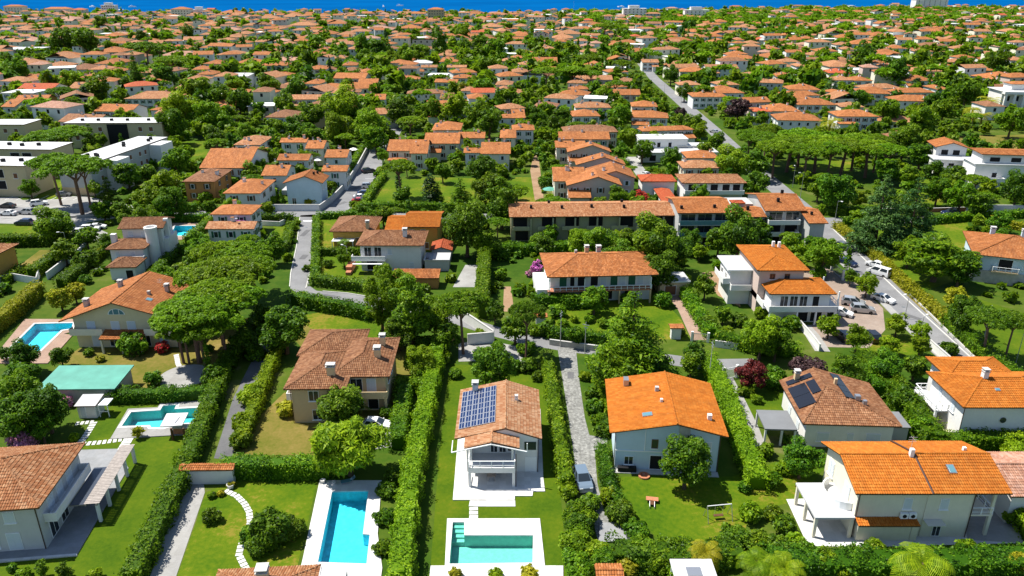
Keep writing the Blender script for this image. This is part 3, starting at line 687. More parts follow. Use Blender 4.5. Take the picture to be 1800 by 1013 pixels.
def offset_line(p, d):
    out = []
    for i in range(len(p)):
        a = Vector(p[max(i - 1, 0)]); b = Vector(p[min(i + 1, len(p) - 1)]); t = (b - a).normalized(); out.append((p[i][0] + t.y * d, p[i][1] - t.x * d))
    return out
def strip(name, pix, w, mat, z, off=0.0, keep=True, thick=0.0, world=False, n=0):
    p = pix if world else [G(*q) for q in pix]
    a, b = offset_line(p, off - w / 2), offset_line(p, off + w / 2)
    out = None
    bm = MB()
    for i in range(len(p) - 1):
        if thick:
            q = [a[i], b[i], b[i + 1], a[i + 1]]; bm.prism(q, z - thick, z)
        else: bm.poly([(*a[i], z), (*b[i], z), (*b[i + 1], z), (*a[i + 1], z)], 0)
        if keep: KOUT.append([a[i], b[i], b[i + 1], a[i + 1]])
    return tag(bm.build(name, [M[mat]]), kind='structure')
def inside(pt, poly):
    x, y = pt; c = False
    for i in range(len(poly)):
        (x0, y0), (x1, y1) = poly[i - 1], poly[i]
        if (y0 > y) != (y1 > y) and x < (x1 - x0) * (y - y0) / (y1 - y0) + x0: c = not c
    return c
SHORE = [(-2600, 1290), (-900, 1420), (-300, 1400), (200, 1420), (500, 1560), (900, 1750), (2600, 2000)]
tag(MB().build('ground', []) if False else sheet('ground', [(-2600, -60), (2600, -60)] + SHORE[::-1], 'ground', 0, True, False), kind='structure')
sheet('sea', [(-60000, 900), (60000, 900), (60000, 58000), (-60000, 58000)], 'sea', -1.0, True, False)
bch = [(x, y - 1) for x, y in SHORE]
sheet('beach', bch + [(x, y + 26) for x, y in SHORE][::-1], 'dirt', -.4, True, False)
# roads
strip('main_road', [(1835, 760), (1730, 668), (1640, 585), (1560, 507), (1502, 452), (1440, 393), (1330, 300), (1262, 236), (1196, 178), (1150, 138), (1128, 112)], 6.8, 'asph', .016)
_a, _b, _q, _r = G(555, 385), G(640, 385), G(690, 262), G(640, 262); TALLKEEP = [[_a, _b, _q, _r]]
KOUT_ROAD = [(1440, 393), (1330, 300), (1262, 236), (1196, 178), (1150, 138), (1128, 112)]
for _i in range(5):
    _a, _b = G(*KOUT_ROAD[_i]), G(*KOUT_ROAD[_i + 1]); KOUT.append([(_a[0] - 7, _a[1]), (_a[0] + 6, _a[1]), (_b[0] + 6, _b[1]), (_b[0] - 7, _b[1])])
for _i in range(5):
    _a, _b = G(*KOUT_ROAD[_i]), G(*KOUT_ROAD[_i + 1]); TALLKEEP.append([(_a[0] - 15, _a[1] - 12), (_a[0] + 6, _a[1] - 12), (_b[0] + 6, _b[1]), (_b[0] - 15, _b[1])])
strip('pavement', [(1716, 680), (1610, 590), (1530, 510), (1470, 452), (1425, 408)], 1.5, 'pave', .12, 0, True, .12)
strip('grass_verge', [(1850, 742), (1774, 678), (1683, 595), (1600, 520), (1530, 452), (1475, 402)], 1.3, 'dry', .05, 0, True, .05)
strip('kerb', [(1836, 744), (1757, 676), (1668, 594), (1586, 520), (1520, 457), (1463, 402)], .25, 'kerb', .12, 0, False, .12)
strip('cross_street', [(-40, 366), (60, 372), (150, 376), (300, 378), (430, 374), (545, 376), (700, 378), (890, 382)], 6.0, 'asph', .012)
strip('cross_street', [(1440, 388), (1560, 387), (1680, 384), (1840, 376)], 5.0, 'asph', .020)
sheet('forecourt', [(-40, 347), (150, 345), (235, 362), (236, 378), (150, 392), (190, 410), (150, 432), (118, 430), (130, 396), (-40, 392)], 'pave', .008)
strip('lane', [(541, 378), (537, 430), (528, 480), (527, 505), (545, 517), (600, 522), (660, 532), (730, 548), (800, 560), (860, 580), (930, 598), (1000, 610), (1100, 622), (1240, 641), (1330, 640)], 3.9, 'asph', .012)
strip('car_park', [(582, 374), (608, 352), (632, 328), (649, 297), (667, 262)], 7.6, 'asph', .024)
strip('lane', [(660, 268), (690, 240), (700, 222)], 5, 'asph', .02)
sheet('gravel_drive', [(980, 612), (1012, 608), (1017, 660), (1028, 735), (1036, 765), (1068, 772), (1064, 790), (1046, 800), (1050, 850), (1062, 900), (1076, 925), (1110, 930), (1112, 955), (1052, 955), (1040, 905), (1016, 850), (1006, 780), (994, 700)], 'gravel', .020)
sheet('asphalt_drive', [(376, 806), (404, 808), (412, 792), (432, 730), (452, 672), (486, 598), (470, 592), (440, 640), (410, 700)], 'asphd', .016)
sheet('concrete_drive', [(258, 1030), (304, 1030), (360, 866), (358, 848), (326, 850), (318, 866)], 'pave', .020)
sheet('brick_path', [(1152, 490), (1178, 490), (1210, 540), (1242, 598), (1216, 598), (1192, 545)], 'deck', .020)
strip('garden_path', [(1278, 664), (1300, 706), (1322, 752), (1336, 790)], 1.9, 'pave', .020)
strip('lane', [(1108, 276), (1128, 306), (1152, 336), (1176, 352)], 4.2, 'pave', .02)
sheet('driveway', [(796, 505), (818, 466), (842, 466), (834, 505)], 'pave', .016)
sheet('driveway', [(884, 548), (886, 504), (898, 504), (904, 548)], 'dirt', .016)
sheet('driveway', [(932, 300), (938, 270), (946, 270), (956, 352), (940, 352)], 'dirt', .016)
sheet('car_yard', [(1398, 478), (1450, 470), (1508, 500), (1552, 542), (1556, 580), (1528, 612), (1440, 610), (1408, 576), (1470, 560), (1462, 530)], 'yard', .016)
sheet('car_yard', [(1232, 480), (1284, 474), (1302, 540), (1262, 520)], 'dirt', .016)
strip('ramp', [(1412, 572), (1428, 590), (1446, 618)], 2.6, 'pave', .03)
sheet('driveway', [(640, 742), (694, 736), (697, 784), (660, 790)], 'pave', .02)
sheet('terrace', [(806, 604), (868, 596), (866, 634), (806, 636)], 'pave', .020); sheet('driveway', [(884, 604), (922, 612), (918, 636), (890, 634)], 'pave', .024)
# lawns
sheet('lawn', [(-60, 1060), (222, 1060), (332, 815), (398, 650), (362, 700), (210, 704), (160, 740), (140, 790), (60, 930), (-60, 990)], 'lawnd', .008)
sheet('lawn', [(296, 1060), (508, 1060), (558, 846), (575, 838), (410, 846), (362, 866)], 'lawn', .008)
sheet('lawn', [(752, 1060), (1000, 1060), (985, 860), (965, 680), (940, 648), (790, 640), (772, 800)], 'lawnd', .008)
sheet('lawn', [(1075, 838), (1300, 838), (1322, 862), (1310, 935), (1240, 960), (1170, 962), (1110, 900), (1078, 862)], 'lawn', .012)
sheet('lawn', [(415, 800), (580, 800), (640, 740), (520, 600), (545, 552), (665, 565), (705, 600), (725, 640), (705, 740), (640, 742), (500, 690), (448, 740)], 'dry', .008)
sheet('lawn', [(520, 556), (560, 550), (668, 566), (672, 594), (560, 590)], 'lawn', .012)
sheet('dry_lawn', [(140, 612), (330, 612), (398, 560), (445, 560), (395, 655), (340, 690), (215, 690), (220, 642), (100, 640)], 'dry', .008)
sheet('lawn', [(640, 355), (672, 318), (760, 312), (860, 314), (945, 316), (958, 366), (650, 366)], 'lawn', .012)
sheet('lawn', [(560, 385), (690, 382), (690, 392), (612, 398), (585, 438), (556, 440)], 'lawn', .012)
sheet('lawn', [(560, 452), (640, 450), (640, 486), (560, 492)], 'lawn', .012)
sheet('lawn', [(1478, 408), (1700, 388), (1720, 480), (1600, 520), (1560, 470)], 'lawn', .008)
sheet('lawn', [(1655, 545), (1700, 520), (1830, 560), (1830, 650), (1740, 620)], 'lawnd', .008)
sheet('lawn', [(1280, 840), (1400, 800), (1470, 800), (1400, 880), (1330, 900)], 'lawn', .008)
sheet('lawn', [(1280, 690), (1330, 670), (1420, 690), (1420, 730), (1320, 735)], 'lawnd', .008)
sheet('lawn', [(1050, 520), (1150, 512), (1196, 560), (1214, 598), (1000, 592), (960, 560)], 'lawn', .008)
sheet('lawn', [(-40, 396), (128, 398), (118, 418), (-40, 422)], 'lawn', .016)
sheet('lawn', [(30, 470), (70, 440), (138, 440), (60, 482)], 'dry', .012)
sheet('lawn', [(1560, 300), (1640, 306), (1680, 340), (1640, 372), (1600, 340)], 'lawn', .012)
sheet('lawn', [(1680, 240), (1830, 236), (1830, 268), (1700, 262)], 'dry', .012)
sheet('lawn', [(78, 300), (140, 300), (118, 330), (86, 330)], 'lawn', .012); sheet('lawn', [(30, 346), (100, 340), (110, 350), (40, 352)], 'lawn', .014)
sheet('lawn', [(300, 250), (362, 245), (366, 280), (326, 290)], 'lawn', .012)
sheet('lawn', [(1380, 292), (1440, 280), (1500, 284), (1500, 310), (1400, 310)], 'lawn', .012)
sheet('lawn', [(1505, 590), (1630, 588), (1620, 625), (1500, 622)], 'lawn', .012)
sheet('lawn', [(480, 398), (512, 392), (515, 425), (488, 432)], 'lawn', .012); sheet('lawn', [(906, 312), (936, 312), (940, 352), (902, 352)], 'lawn', .014)
sheet('driveway', [(1382, 878), (1420, 960), (1520, 962), (1800, 955), (1770, 925), (1500, 925), (1440, 876)], 'patio', .030)
sheet('car_yard', [(1690, 880), (1760, 872), (1800, 955), (1700, 950)], 'pave', .034)
def stone_path(name, pts, w, l, gap, mat='patio', pix=True, rz=None):
    """stepping stones let into the grass, each a slab of its own"""
    p = [Vector(G(*q)) for q in pts] if pix else [Vector(q) for q in pts]
    o = thing(name, None, None, (p[0].x, p[0].y, 0)); tag(o, kind='structure')
    me = MB().box(-l / 2, l / 2, -w / 2, w / 2, -.02, .06).mesh('stone', M[mat])
    d = 0.0; need = 0.0
    for a, b in zip(p[:-1], p[1:]):
        L = (b - a).length; t = (b - a) / L; s = need
        while s < L:
            q = a + t * s; inst('stepping_stone', me, o, (q.x - p[0].x, q.y - p[0].y, rnd.uniform(-.006, .006)), math.atan2(t.y, t.x) + rnd.uniform(-.06, .06)); s += l + gap
        need = s - L
    return o
stone_path('stepping_path', [(398, 864), (416, 872), (430, 886), (438, 900), (440, 918), (434, 938), (424, 958), (420, 976), (428, 992), (436, 1006)], .75, .50, .14)
stone_path('stepping_path', [(138, 782), (180, 778), (222, 772)], 1.0, .45, .22); stone_path('stepping_path', [(226, 772), (214, 792)], 1.3, .7, .12)
stone_path('stepping_path', [(136, 745), (166, 742), (150, 768), (140, 780)], .9, .45, .2)
stone_path('stepping_path', [(832.5, 895), (832.5, 912)], 1.05, .62, .14)
stone_path('stepping_path', [(310, 625), (313, 640), (318, 650)], .8, .6, .1)

# ---------------------------------------------------------------- pools
def pool(label, pts, deck, depth=1.4, wm='water', pm='plaster', coping=.35, deckm='patio', steps=None, world=False):
    """pts: water outline, deck: paved outline round it (pixels of the ground)"""
    p = pts if world else [G(*q) for q in pts]; dk = deck if world else [G(*q) for q in deck]
    cx = sum(q[0] for q in p) / len(p); cy = sum(q[1] for q in p) / len(p)
    o = thing('swimming_pool', label, 'swimming pool', (cx, cy, 0), 0, 'swimming pools')
    L = lambda q: [(x - cx, y - cy) for x, y in q]
    p, dk = L(p), L(dk)
    area = lambda q: sum(q[i - 1][0] * q[i][1] - q[i][0] * q[i - 1][1] for i in range(len(q)))
    if area(p) < 0: p = p[::-1]
    if area(dk) < 0: dk = dk[::-1]
    KOUT.append([(x + cx, y + cy) for x, y in dk])
    b = MB()                                            # the deck, built round the opening
    tri = mg.tessellate_polygon([[Vector((*q, 0)) for q in dk], [Vector((*q, 0)) for q in p]]); al = dk + p
    for t3 in tri:
        q = [al[k] for k in t3]
        if area(q) < 0: q = q[::-1]
        b.poly([(*v, .14) for v in q], 0, q)
    for i in range(len(dk)): b.poly([(*dk[i - 1], 0), (*dk[i], 0), (*dk[i], .14), (*dk[i - 1], .14)])
    b.build('deck', [M[deckm]], o)
    out = []
    for i in range(len(p)):                             # coping a little proud of the deck
        a, c, e = Vector(p[i - 1]), Vector(p[i]), Vector(p[(i + 1) % len(p)]); t1 = (c - a).normalized(); t2 = (e - c).normalized()
        n1 = Vector((t1.y, -t1.x)); n2 = Vector((t2.y, -t2.x)); k = (n1 + n2); k = k / max(.3, (1 + n1.dot(n2)))
        out.append((c.x + k.x * coping, c.y + k.y * coping))
    c = MB()
    for i in range(len(p)):
        a0, a1, b0, b1 = p[i - 1], p[i], out[i - 1], out[i]
        c.poly([(*b0, .17), (*b1, .17), (*a1, .17), (*a0, .17)]); c.poly([(*a0, .17), (*a1, .17), (*a1, .02), (*a0, .02)]); c.poly([(*b0, .1), (*b1, .1), (*b1, .17), (*b0, .17)])
    c.build('coping', [M['patio']], o)
    w = MB()
    for i in range(len(p)): w.poly([(*p[i - 1], .02), (*p[i], .02), (*p[i], -depth), (*p[i - 1], -depth)])
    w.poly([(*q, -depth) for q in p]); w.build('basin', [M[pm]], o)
    s = MB(); s.poly([(*q, .0) for q in p]); s.build('water', [M[wm]], o)
    if steps:
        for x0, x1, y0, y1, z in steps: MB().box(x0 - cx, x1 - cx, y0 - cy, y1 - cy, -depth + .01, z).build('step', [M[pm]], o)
    return o

pool('pool beside the solar-roofed house, dark green tinted and edged with wide white stone', POOLPIX[0], [(786, 913), (949, 913), (958, 996), (990, 996), (990, 1060), (750, 1060), (757, 996), (782, 996)], 1.5, 'waterg', 'plasterg',
     steps=None)
pool('long bright blue pool with white deck below the feathery bright green tree', POOLPIX[1], [(562, 846), (671, 846), (664, 940), (672, 1000), (664, 1060), (510, 1060), (531, 990)], 1.5)
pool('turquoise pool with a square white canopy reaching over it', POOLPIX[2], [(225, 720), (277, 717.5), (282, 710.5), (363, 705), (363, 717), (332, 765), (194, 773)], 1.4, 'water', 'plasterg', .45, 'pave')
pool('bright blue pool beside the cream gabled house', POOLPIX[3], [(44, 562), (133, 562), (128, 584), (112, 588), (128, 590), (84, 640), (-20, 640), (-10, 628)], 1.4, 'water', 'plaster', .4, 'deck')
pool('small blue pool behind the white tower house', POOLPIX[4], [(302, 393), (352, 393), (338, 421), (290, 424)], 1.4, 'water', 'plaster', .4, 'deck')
def pool_steps():
    x0, y0 = G(796, 920); x1, y1 = G(816, 943)
    o = bpy.data.objects['swimming_pool']; c = o.location
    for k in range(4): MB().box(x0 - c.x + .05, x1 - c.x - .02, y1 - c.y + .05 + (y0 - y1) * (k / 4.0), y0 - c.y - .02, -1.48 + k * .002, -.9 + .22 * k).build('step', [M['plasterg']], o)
pool_steps()

# kerbs, repairs and markings of the streets
for nm, px_, w_, off in (('kerb', [(541, 382), (537, 430), (528, 480), (527, 503)], .2, 2.05), ('kerb', [(541, 382), (537, 430), (528, 480), (520, 508)], .2, -2.05), ('kerb', [(560, 519), (600, 522), (660, 532)], .2, -2.05), ('kerb', [(-40, 381), (60, 387), (140, 390)], .2, 0), ('kerb', [(1470, 394), (1560, 393), (1680, 390)], .2, 0)):
    strip(nm, px_, w_, 'kerb', .12, off, False, .12)
for k, (px, py, w, l, a) in enumerate(((1600, 556, 1.2, 4, -.9), (1650, 610, 1.0, 2.4, -.9), (1530, 486, 1.6, 5, -.9), (534, 452, 1.4, 3, 1.5), (536, 410, 1.2, 5, 1.5), (628, 330, 2.0, 6, 1.2), (600, 358, 1.6, 4, 1.0), (580, 521, 1.2, 3.5, -.3), (1320, 293, 2, 9, 2.2), (1003, 660, 1.0, 2.2, 1.5))):
    x, y = G(px, py); c, s_ = math.cos(a), math.sin(a); q = [(x + c * i * l / 2 - s_ * j * w / 2, y + s_ * i * l / 2 + c * j * w / 2) for i, j in ((-1, -1), (1, -1), (1, 1), (-1, 1))]
    sheet('road_repair', q, 'asphd', .034 + k * .0004, True, False)
for px, py in ((1588, 540), (1540, 498), (1622, 576), (532, 470), (538, 400), (615, 340), (1290, 268), (760, 552), (940, 600)):
    x, y = G(px, py); b = MB().lathe([(.36, 0), (.36, .005)], 12); tag(b.build('manhole_cover', [M['steel']], None, (x, y, .042)), kind='structure')
for k in range(6):
    x, y = G(1412 + 7 * k, 398 - .4 * k); sheet('crossing_stripe', [(x, y), (x + .5, y), (x + .5, y + 3), (x, y + 3)], 'mark', .038, True, False)
sheet('stop_line', [(533, 388), (549, 388), (549, 389.6), (533, 389.6)], 'mark', .038, False, False)
for k in range(9):
    x, y = G(612 + 5.0 * k, 366 - 8.6 * k); sheet('parking_line', [(x, y), (x + 4.2, y), (x + 4.2, y + .14), (x, y + .14)], 'mark', .040, True, False)
for k in range(7):
    x, y = G(8 + 20 * k, 352); sheet('parking_line', [(x, y), (x + .15, y), (x + .15, y + 5), (x, y + 5)], 'mark', .040, True, False)
# ---------------------------------------------------------------- the houses one can tell apart (south to north)
# lower-left house with balcony and pergola
h = House('terracotta hip-roofed house with corner balcony and timber pergola on the lawn', -52.7, 69.1, 6.5, rm='t', wm='lightgrey')
h.block(-17, 0, 0, 11.2, 6.2, 'h', .40, .75)
h.win('f', [12.9 + .2], .25, 1.5, 2.3, 'sh').win('f', [11.2], .6, 1.0, 1.5, 'gl').win('f', [10.2, 13.4], 3.9, 1.2, 1.5, 'sh').win('r', [2.2, 4.6, 7.2], 3.3, 1.5, 2.3, 'sh').win('r', [1.5, 4.2], .2, 1.8, 2.3, 'gl')
h.balcony(.01, 1.35, .9, 10.6, 3.2, .95, 'white', 'frb'); h.pipe([(-.1, -.08)], 0, 6.0)
h.chimney(-12, 8, .8, 1.4)
h.part('pergola_beam', MB().box(4.25, 4.45, 3.9, 16.4, 2.55, 2.82).box(3.05, 3.2, 3.9, 16.4, 2.6, 2.82), 'board')
me = MB().box(0, 1.75, -.14, .14, 0, .05).mesh('plank', M['board'])
for k in range(38): inst('plank', me, h.root, (2.95, 4.1 + k * .325, 2.825 + rnd.uniform(0, .015)), rnd.uniform(-.01, .01))
h.part('rafter', MB().box(1.36, 3.04, 4.0, 4.14, 2.62, 2.8).box(1.36, 3.04, 10.0, 10.14, 2.62, 2.8), 'board'); h.part('pergola_sheet', MB().box(1.38, 3.02, 3.9, 11.4, 2.82, 2.86), 'slate')
h.posts([(4.3, 4.2), (4.3, 7.1), (4.3, 10.1), (4.3, 13.1), (4.3, 16.1)], .1, 2.55, .34, 'white')
sheet('terrace', [(-20, 991), (135, 977.6), (168, 921), (226, 824), (206, 790), (140, 792), (120, 800), (82, 960), (-20, 975)], 'greystone', .10, thick=.1)
sheet('terrace_edge', [(-20, 991.5), (136, 978.2), (135.4, 974.6), (-20, 987)], 'patio', .16, thick=.16, keep=False)
# cream gabled house
h = House('cream gabled house with orange roof, arched attic window and long balcony', -75.9, 120.2, 0, wm='cream', rm='o')
h.block(0, 17.4, 0, 13.6, 5.3, 'gy', .335, ovs=(2.0, 1.6, .9, .6), ap=.46)
h.win('f', [2.2, 6.4, 9.2, 13.9], 3.25, 1.5, 1.75, 'sh').win('f', [2.6, 14.4], .2, 1.6, 2.2, 'sh').win('r', [3, 8], 3.3, 1.3, 1.6, 'sh').win('f', [5.6, 11.3], .2, 1.5, 2.1, 'gl')
b = MB(); n = 10; pts = [(1.5 * math.cos(math.pi * k / n), 1.15 * math.sin(math.pi * k / n)) for k in range(n + 1)]
b.poly([(7.75 + x, -.06, 6.25 + z) for x, z in pts][::-1]); o = h.part('arched_window', b, 'trim'); b = MB(); b.poly([(7.75 + x * .88, -.08, 6.3 + z * .86) for x, z in pts][::-1]); h.part('pane', b, 'bglass', o)
for k in (-1, 1): h.part('mullion', MB().box(7.75 + k * .5 - .05, 7.75 + k * .5 + .05, -.11, -.085, 6.32, 7.2), 'trim', o)
h.balcony(-.4, 5.3, -1.2, -.03, 3.0, 1.0, 'ivory', 'lf'); h.balcony(12.5, 17.6, -1.2, -.03, 3.0, 1.0, 'ivory', 'fr')
P, E = roof_planes(5.2, 12.6, -2.6, -.03, 2.75, 's', .28); b = MB(); slab_roof(b, P); o = h.part('porch_roof', b, ['o', 'wood']); V, UV = tile_geo(P); tag(inst('roof_tiles', np_mesh('roof_tiles', V, [M['o']], None, 4, UV), o), kind='stuff')
h.posts([(5.5, -2.4), (12.2, -2.4), (8.9, -2.4)], 0, 2.65, .3, 'ivory')
h.chimney(1.2, 3.0, .8, 1.1, 'stone').chimney(4.4, 9.2, .7, 1.0, 'stone').chimney(13.2, 8.4, .7, 1.1, 'stone').chimney(11.2, 5.5, .5, .7, 'stone', False).skylight(12.0, 3.6, 1.0, 1.0).antenna(11.4, 9.8, 1.4).pipe([(17.45, -.05)], 0, 5.4)
# brown hipped house
h = House('brown hip-roofed villa with three stacked roofs and a white car parked below', -31.6, 95.3, 1, wm='sand', rm='b')
h.block(0, 7.2, .3, 11, 6.0, 'h', .36, .8).win('f', [2.4], 3.6, 1.5, 1.7, 'gl', fm='trim').win('f', [2.7], .5, 1.5, 1.7, 'gl').win('l', [3, 7], 3.5, 1.2, 1.5, 'sh', 'bshut').win('r', [1.2], 3.2, 1.3, 2.2, 'gl')
h.balcony(-1.3, -.03, 2, 6, 3.0, .9, 'white', 'lfb'); h.pipe([(-.08, .2), (7.25, .2)], 0, 6)
h.chimney(5.5, 2.2, 1.1, 1.3, 'sand', True, .8)
h.block(-.6, 7.6, 10.5, 18.4, 6.05, 'h', .36, .8, caps=True)
h.block(5.6, 13.0, 3.6, 15.0, 6.10, 'h', .36, .8).win('f', [2.2], 3.2, 1.8, 2.2, 'gl').win('f', [4.6], 3.2, 1.4, 2.2, 'sh').win('r', [2, 5], 3.4, 1.3, 1.6, 'sh', 'bshut').win('f', [2.4, 4.6], .2, 1.6, 2.2, 'void')
h.chimney(11.4, 7.6, .9, 1.3, 'sand').chimney(11.6, 11.8, .8, 1.4, 'sand')
h.balcony(7.4, 13.4, 2.0, 3.57, 3.05, .95, 'sand', 'lfr'); h.posts([(13.1, 2.2), (7.6, 2.2)], 0, 2.85, .35, 'sand')
# solar house
h = House('white house with terracotta roof carrying a large blue solar array', -1, 82, 0, wm='white', rm='l')
h.block(-4.9, 4.3, 1.6, 13.6, 5.2, 'gy', .28, ovs=(1.45, .5, .1, .5), ap=.585)
h.panels(-5.95, -1.15, 3.3, 12.9, 6, 7)
h.win('f', [7.6], .15, 1.5, 2.2, 'gar', 'trim').win('l', [2, 5, 8], .5, 1.2, 1.4, 'sh').win('l', [2.5, 7], 3.0, 1.1, 1.4, 'sh').win('f', [1.9 + 1.2, 3.0 + 1.2], 3.1, .95, 2.0, 'door', sill=False).win('f', [5.3], 3.3, .9, 1.5, 'gl').win('f', [1.4, 3.4], .12, 1.8, 2.2, 'void', name='door')
h.part('clerestory', MB().box(2.6, 4.1, 1.52, 1.58, 3.5, 4.7), 'glass')
h.chimney(-4.2, 12.9, .8, 1.1).chimney(1.6, 9.4, .45, .8, 'white', False).antenna(1.4, 8.8, 1.0)
z0 = h.P
h.block(-4.4, 1.2, -.3, 2.2, 5.35, 'gy', .26, ovs=(.6, .7, .5, .2), walls=False, rm='l')
h.part('porch_wall', MB().box(-4.4, -4.1, -.3, 1.58, 3.02, 5.3).box(.9, 1.2, -.3, 1.58, 3.02, 5.3), 'white')
h.part('eaves_beam', MB().bar((-6.6, -.9, 4.75), (-1.6, -.9, 5.95), .09, n=4).bar((-1.6, -.9, 5.95), (2.9, -.9, 4.85), .09, n=4).bar((2.9, -.9, 4.85), (2.9, -.9, 6.1), .08, n=4).bar((-6.6, -.9, 4.75), (-6.6, 1.4, 5.0), .07, n=4), 'trim')
h.balcony(-4.5, 1.4, -1.7, 1.57, 3.0, 1.0, 'white', 'lfr', True, .75); h.posts([(-4.35, -1.5), (1.2, -1.5)], .12, 2.25, .35, 'white'); h.pipe([(4.36, 1.5), (1.5, -1.6)], .1, 5)
h.part('table', MB().box(-2.2, -1.1, -.6, .9, .82, .88).box(-2.1, -2.0, -.5, -.4, .12, .82).box(-1.3, -1.2, -.5, -.4, .12, .82).box(-2.1, -2.0, .7, .8, .12, .82).box(-1.3, -1.2, .7, .8, .12, .82), 'board')
sheet('terrace', [(796, 880), (905, 880), (905, 873), (936, 873), (937, 865), (958, 865), (955, 842), (950, 720), (812, 720), (805, 770)], 'patio', .12, thick=.12)
sheet('terrace_step', [(824, 891), (906, 891), (905.5, 880.6), (826, 880.6)], 'patio', .07, thick=.07)
# orange gable house with shaded front
h = House('bright orange low-gabled house, pale front wall in shade behind a lone tree', 13.3, 84.3, -4, wm='paleblue', rm='n')
h.block(.2, 13.4, .2, 13.0, 5.9, 'gy', .215, ovs=(.9, .9, .7, .6), ap=.565)
h.win('f', [4.6, 6.7], 3.35, .85, 1.35, 'gl', fm='bshut').win('f', [11.4], 3.3, .9, 1.3, 'sh').win('f', [4.5], .1, 1.6, 2.2, 'void', name='door').win('f', [1.2], .7, 1.2, 1.3, 'gl').win('r', [3, 8], 3.4, 1.1, 1.4, 'sh').win('l', [3, 8], 3.4, 1.1, 1.4, 'sh')
h.boxpart('recess', (8.2, 9.6, .11, .19, 0, 6.9), 'stone'); h.part('string_course', MB().box(.15, 8.1, .12, .19, 2.75, 2.9).box(3.9, 4.0, .12, .19, 2.91, 6.4), 'trim')
h.chimney(2.1, 11.3, .7, 1.0, 'steel', False, 1.2).chimney(6.1, 8.4, .5, .7, 'grey', False).chimney(6.4, 5.4, .35, .5, 'white', False).chimney(12.4, 2.8, .55, .8, 'white', False).skylight(4.3, 2.6, 1.3, .9); h.pipe([(.1, .1), (13.5, .1)], 0, 5.9)
h.boxpart('plinth', (-.3, 13.6, -.9, .14, 0, .12), 'grey'); h.part('bench', MB().box(.6, 3.0, -.75, -.15, .13, .75), 'dark')
# house with black solar panels
h = House('brown-roofed bungalow with three black solar panel strips and a grey carport', 39.9, 89.3, -3, wm='white', rm='t')
h.block(.3, 12.0, .3, 11.0, 4.0, 'hf', .35, .7, ap=.36, rm='b')
h.panels(.0, 2.3, 3.0, 8.6, 1, 2, 'blacksolar', frame=False); h.panels(2.4, 3.6, 5.2, 8.6, 1, 1, 'blacksolar', frame=False); h.panels(.2, 3.6, 9.3, 10.5, 2, 1, 'blacksolar', frame=False); h.panels(6.4, 7.8, 4.0, 11.0, 1, 4, 'blacksolar', frame=False)
h.chimney(1.6, 10.3, .7, 1.2, 'sand').chimney(8.2, 4.3, .7, .8, 'steel', False).chimney(8.9, 3.4, .5, .7, 'steel', False).chimney(6.2, 7.6, .4, 1.0, 'sand', False)
h.win('f', [1.6], .9, 1.7, 1.4, 'sh').win('f', [5.6], .9, 1.0, 1.4, 'sh').win('f', [8.2], .15, 2.0, 2.2, 'sh').win('l', [3, 7], .9, 1.2, 1.4, 'sh')
h.part('carport_roof', MB().box(-5.2, -.8, .2, 5.2, 2.5, 2.7), 'dflat'); h.posts([(-5.0, .4), (-5.0, 5.0), (-2.8, .4), (-1.0, .4)], 0, 2.5, .25, 'white', 'carport_post')
h.part('lean_to_roof', MB().box(12.1, 15.2, 2.0, 6.2, 2.3, 2.42), 'dflat'); h.part('lean_to_wall', MB().box(12.3, 15.0, 2.2, 6.0, 0, 2.3), 'grey')
# right-hand orange hip
h = House('white house with orange hip roof cut by the picture edge beside the main road', 62.0, 90.6, 0, wm='white', rm='n')
h.block(0, 14, 0, 8.6, 6.0, 'h', .36, .75).win('l', [2.0], 3.4, 1.0, 1.6, 'sh').win('l', [5.5], 3.4, 1.0, 1.6, 'sh').win('f', [2.5], .9, 1.2, 1.4, 'sh')
b = MB(); b.lathe([(.42, 0), (.42, .08)], 14); o = b.build('round_window', [M['glass']], h.root, (5.6, -.05, 3.6)); o.rotation_euler = (math.pi / 2, 0, 0); h.chimney(4.6, 4.4, .7, 1.0).skylight(5.3, 2.2, .7, .5)
h.block(2.2, 11, 8.2, 13.2, 6.1, 'h', .3, .75).pipe([(-.06, -.06)], 0, 6)
h.balcony(-1.8, -.03, 3.4, 9.6, 3.0, 1.0, 'white', 'lfb', True); h.posts([(-1.6, 3.6), (-1.6, 9.4)], 0, 2.8, .3)
sheet('terrace', [(1616, 720), (1640, 718), (1688, 757), (1680, 770), (1650, 768)], 'cream', .3, thick=.3)
# lower-right big house
h = House('large ivory house with two joined bright orange roofs and a white carport', 39.2, 71.2, 0, wm='ivory', rm='n')
h.block(0, 7.9, 0, 9.0, 6.5, 'gx', .335, ovs=(.7, .0, .7, .6), fascia='brownpipe')
h.win('f', [5.3], 3.9, 1.0, 1.5, 'sh').win('l', [1.0, 5.6], 3.3, 1.5, 2.1, 'sh').win('l', [3.2], .1, 2.4, 2.3, 'gl').antenna(7.6, 4.7, 2.4).chimney(7.5, 4.2, .45, 1.0, 'trim', False)
h.part('roof_patch', MB().box(5.6, 6.8, 5.0, 5.7, 8.1, 8.16), 'gflat', h.roof) if False else None
h.block(7.9, 13.2, -.1, 9.0, 6.6, 'gx', .335, ovs=(.1, 3.6, .7, .6), fascia='brownpipe')
h.win('f', [1.5], 3.9, 1.0, 1.5, 'sh').win('f', [1.3], .15, 1.0, 2.1, 'gl', name='door').win('r', [1.5, 4.5], 3.2, 1.6, 2.2, 'gl').win('r', [2.5], .1, 2.4, 2.3, 'gl').skylight(11.3, 2.3, .85, 1.2).chimney(14.5, 5.6, .35, .5, 'trim', False)
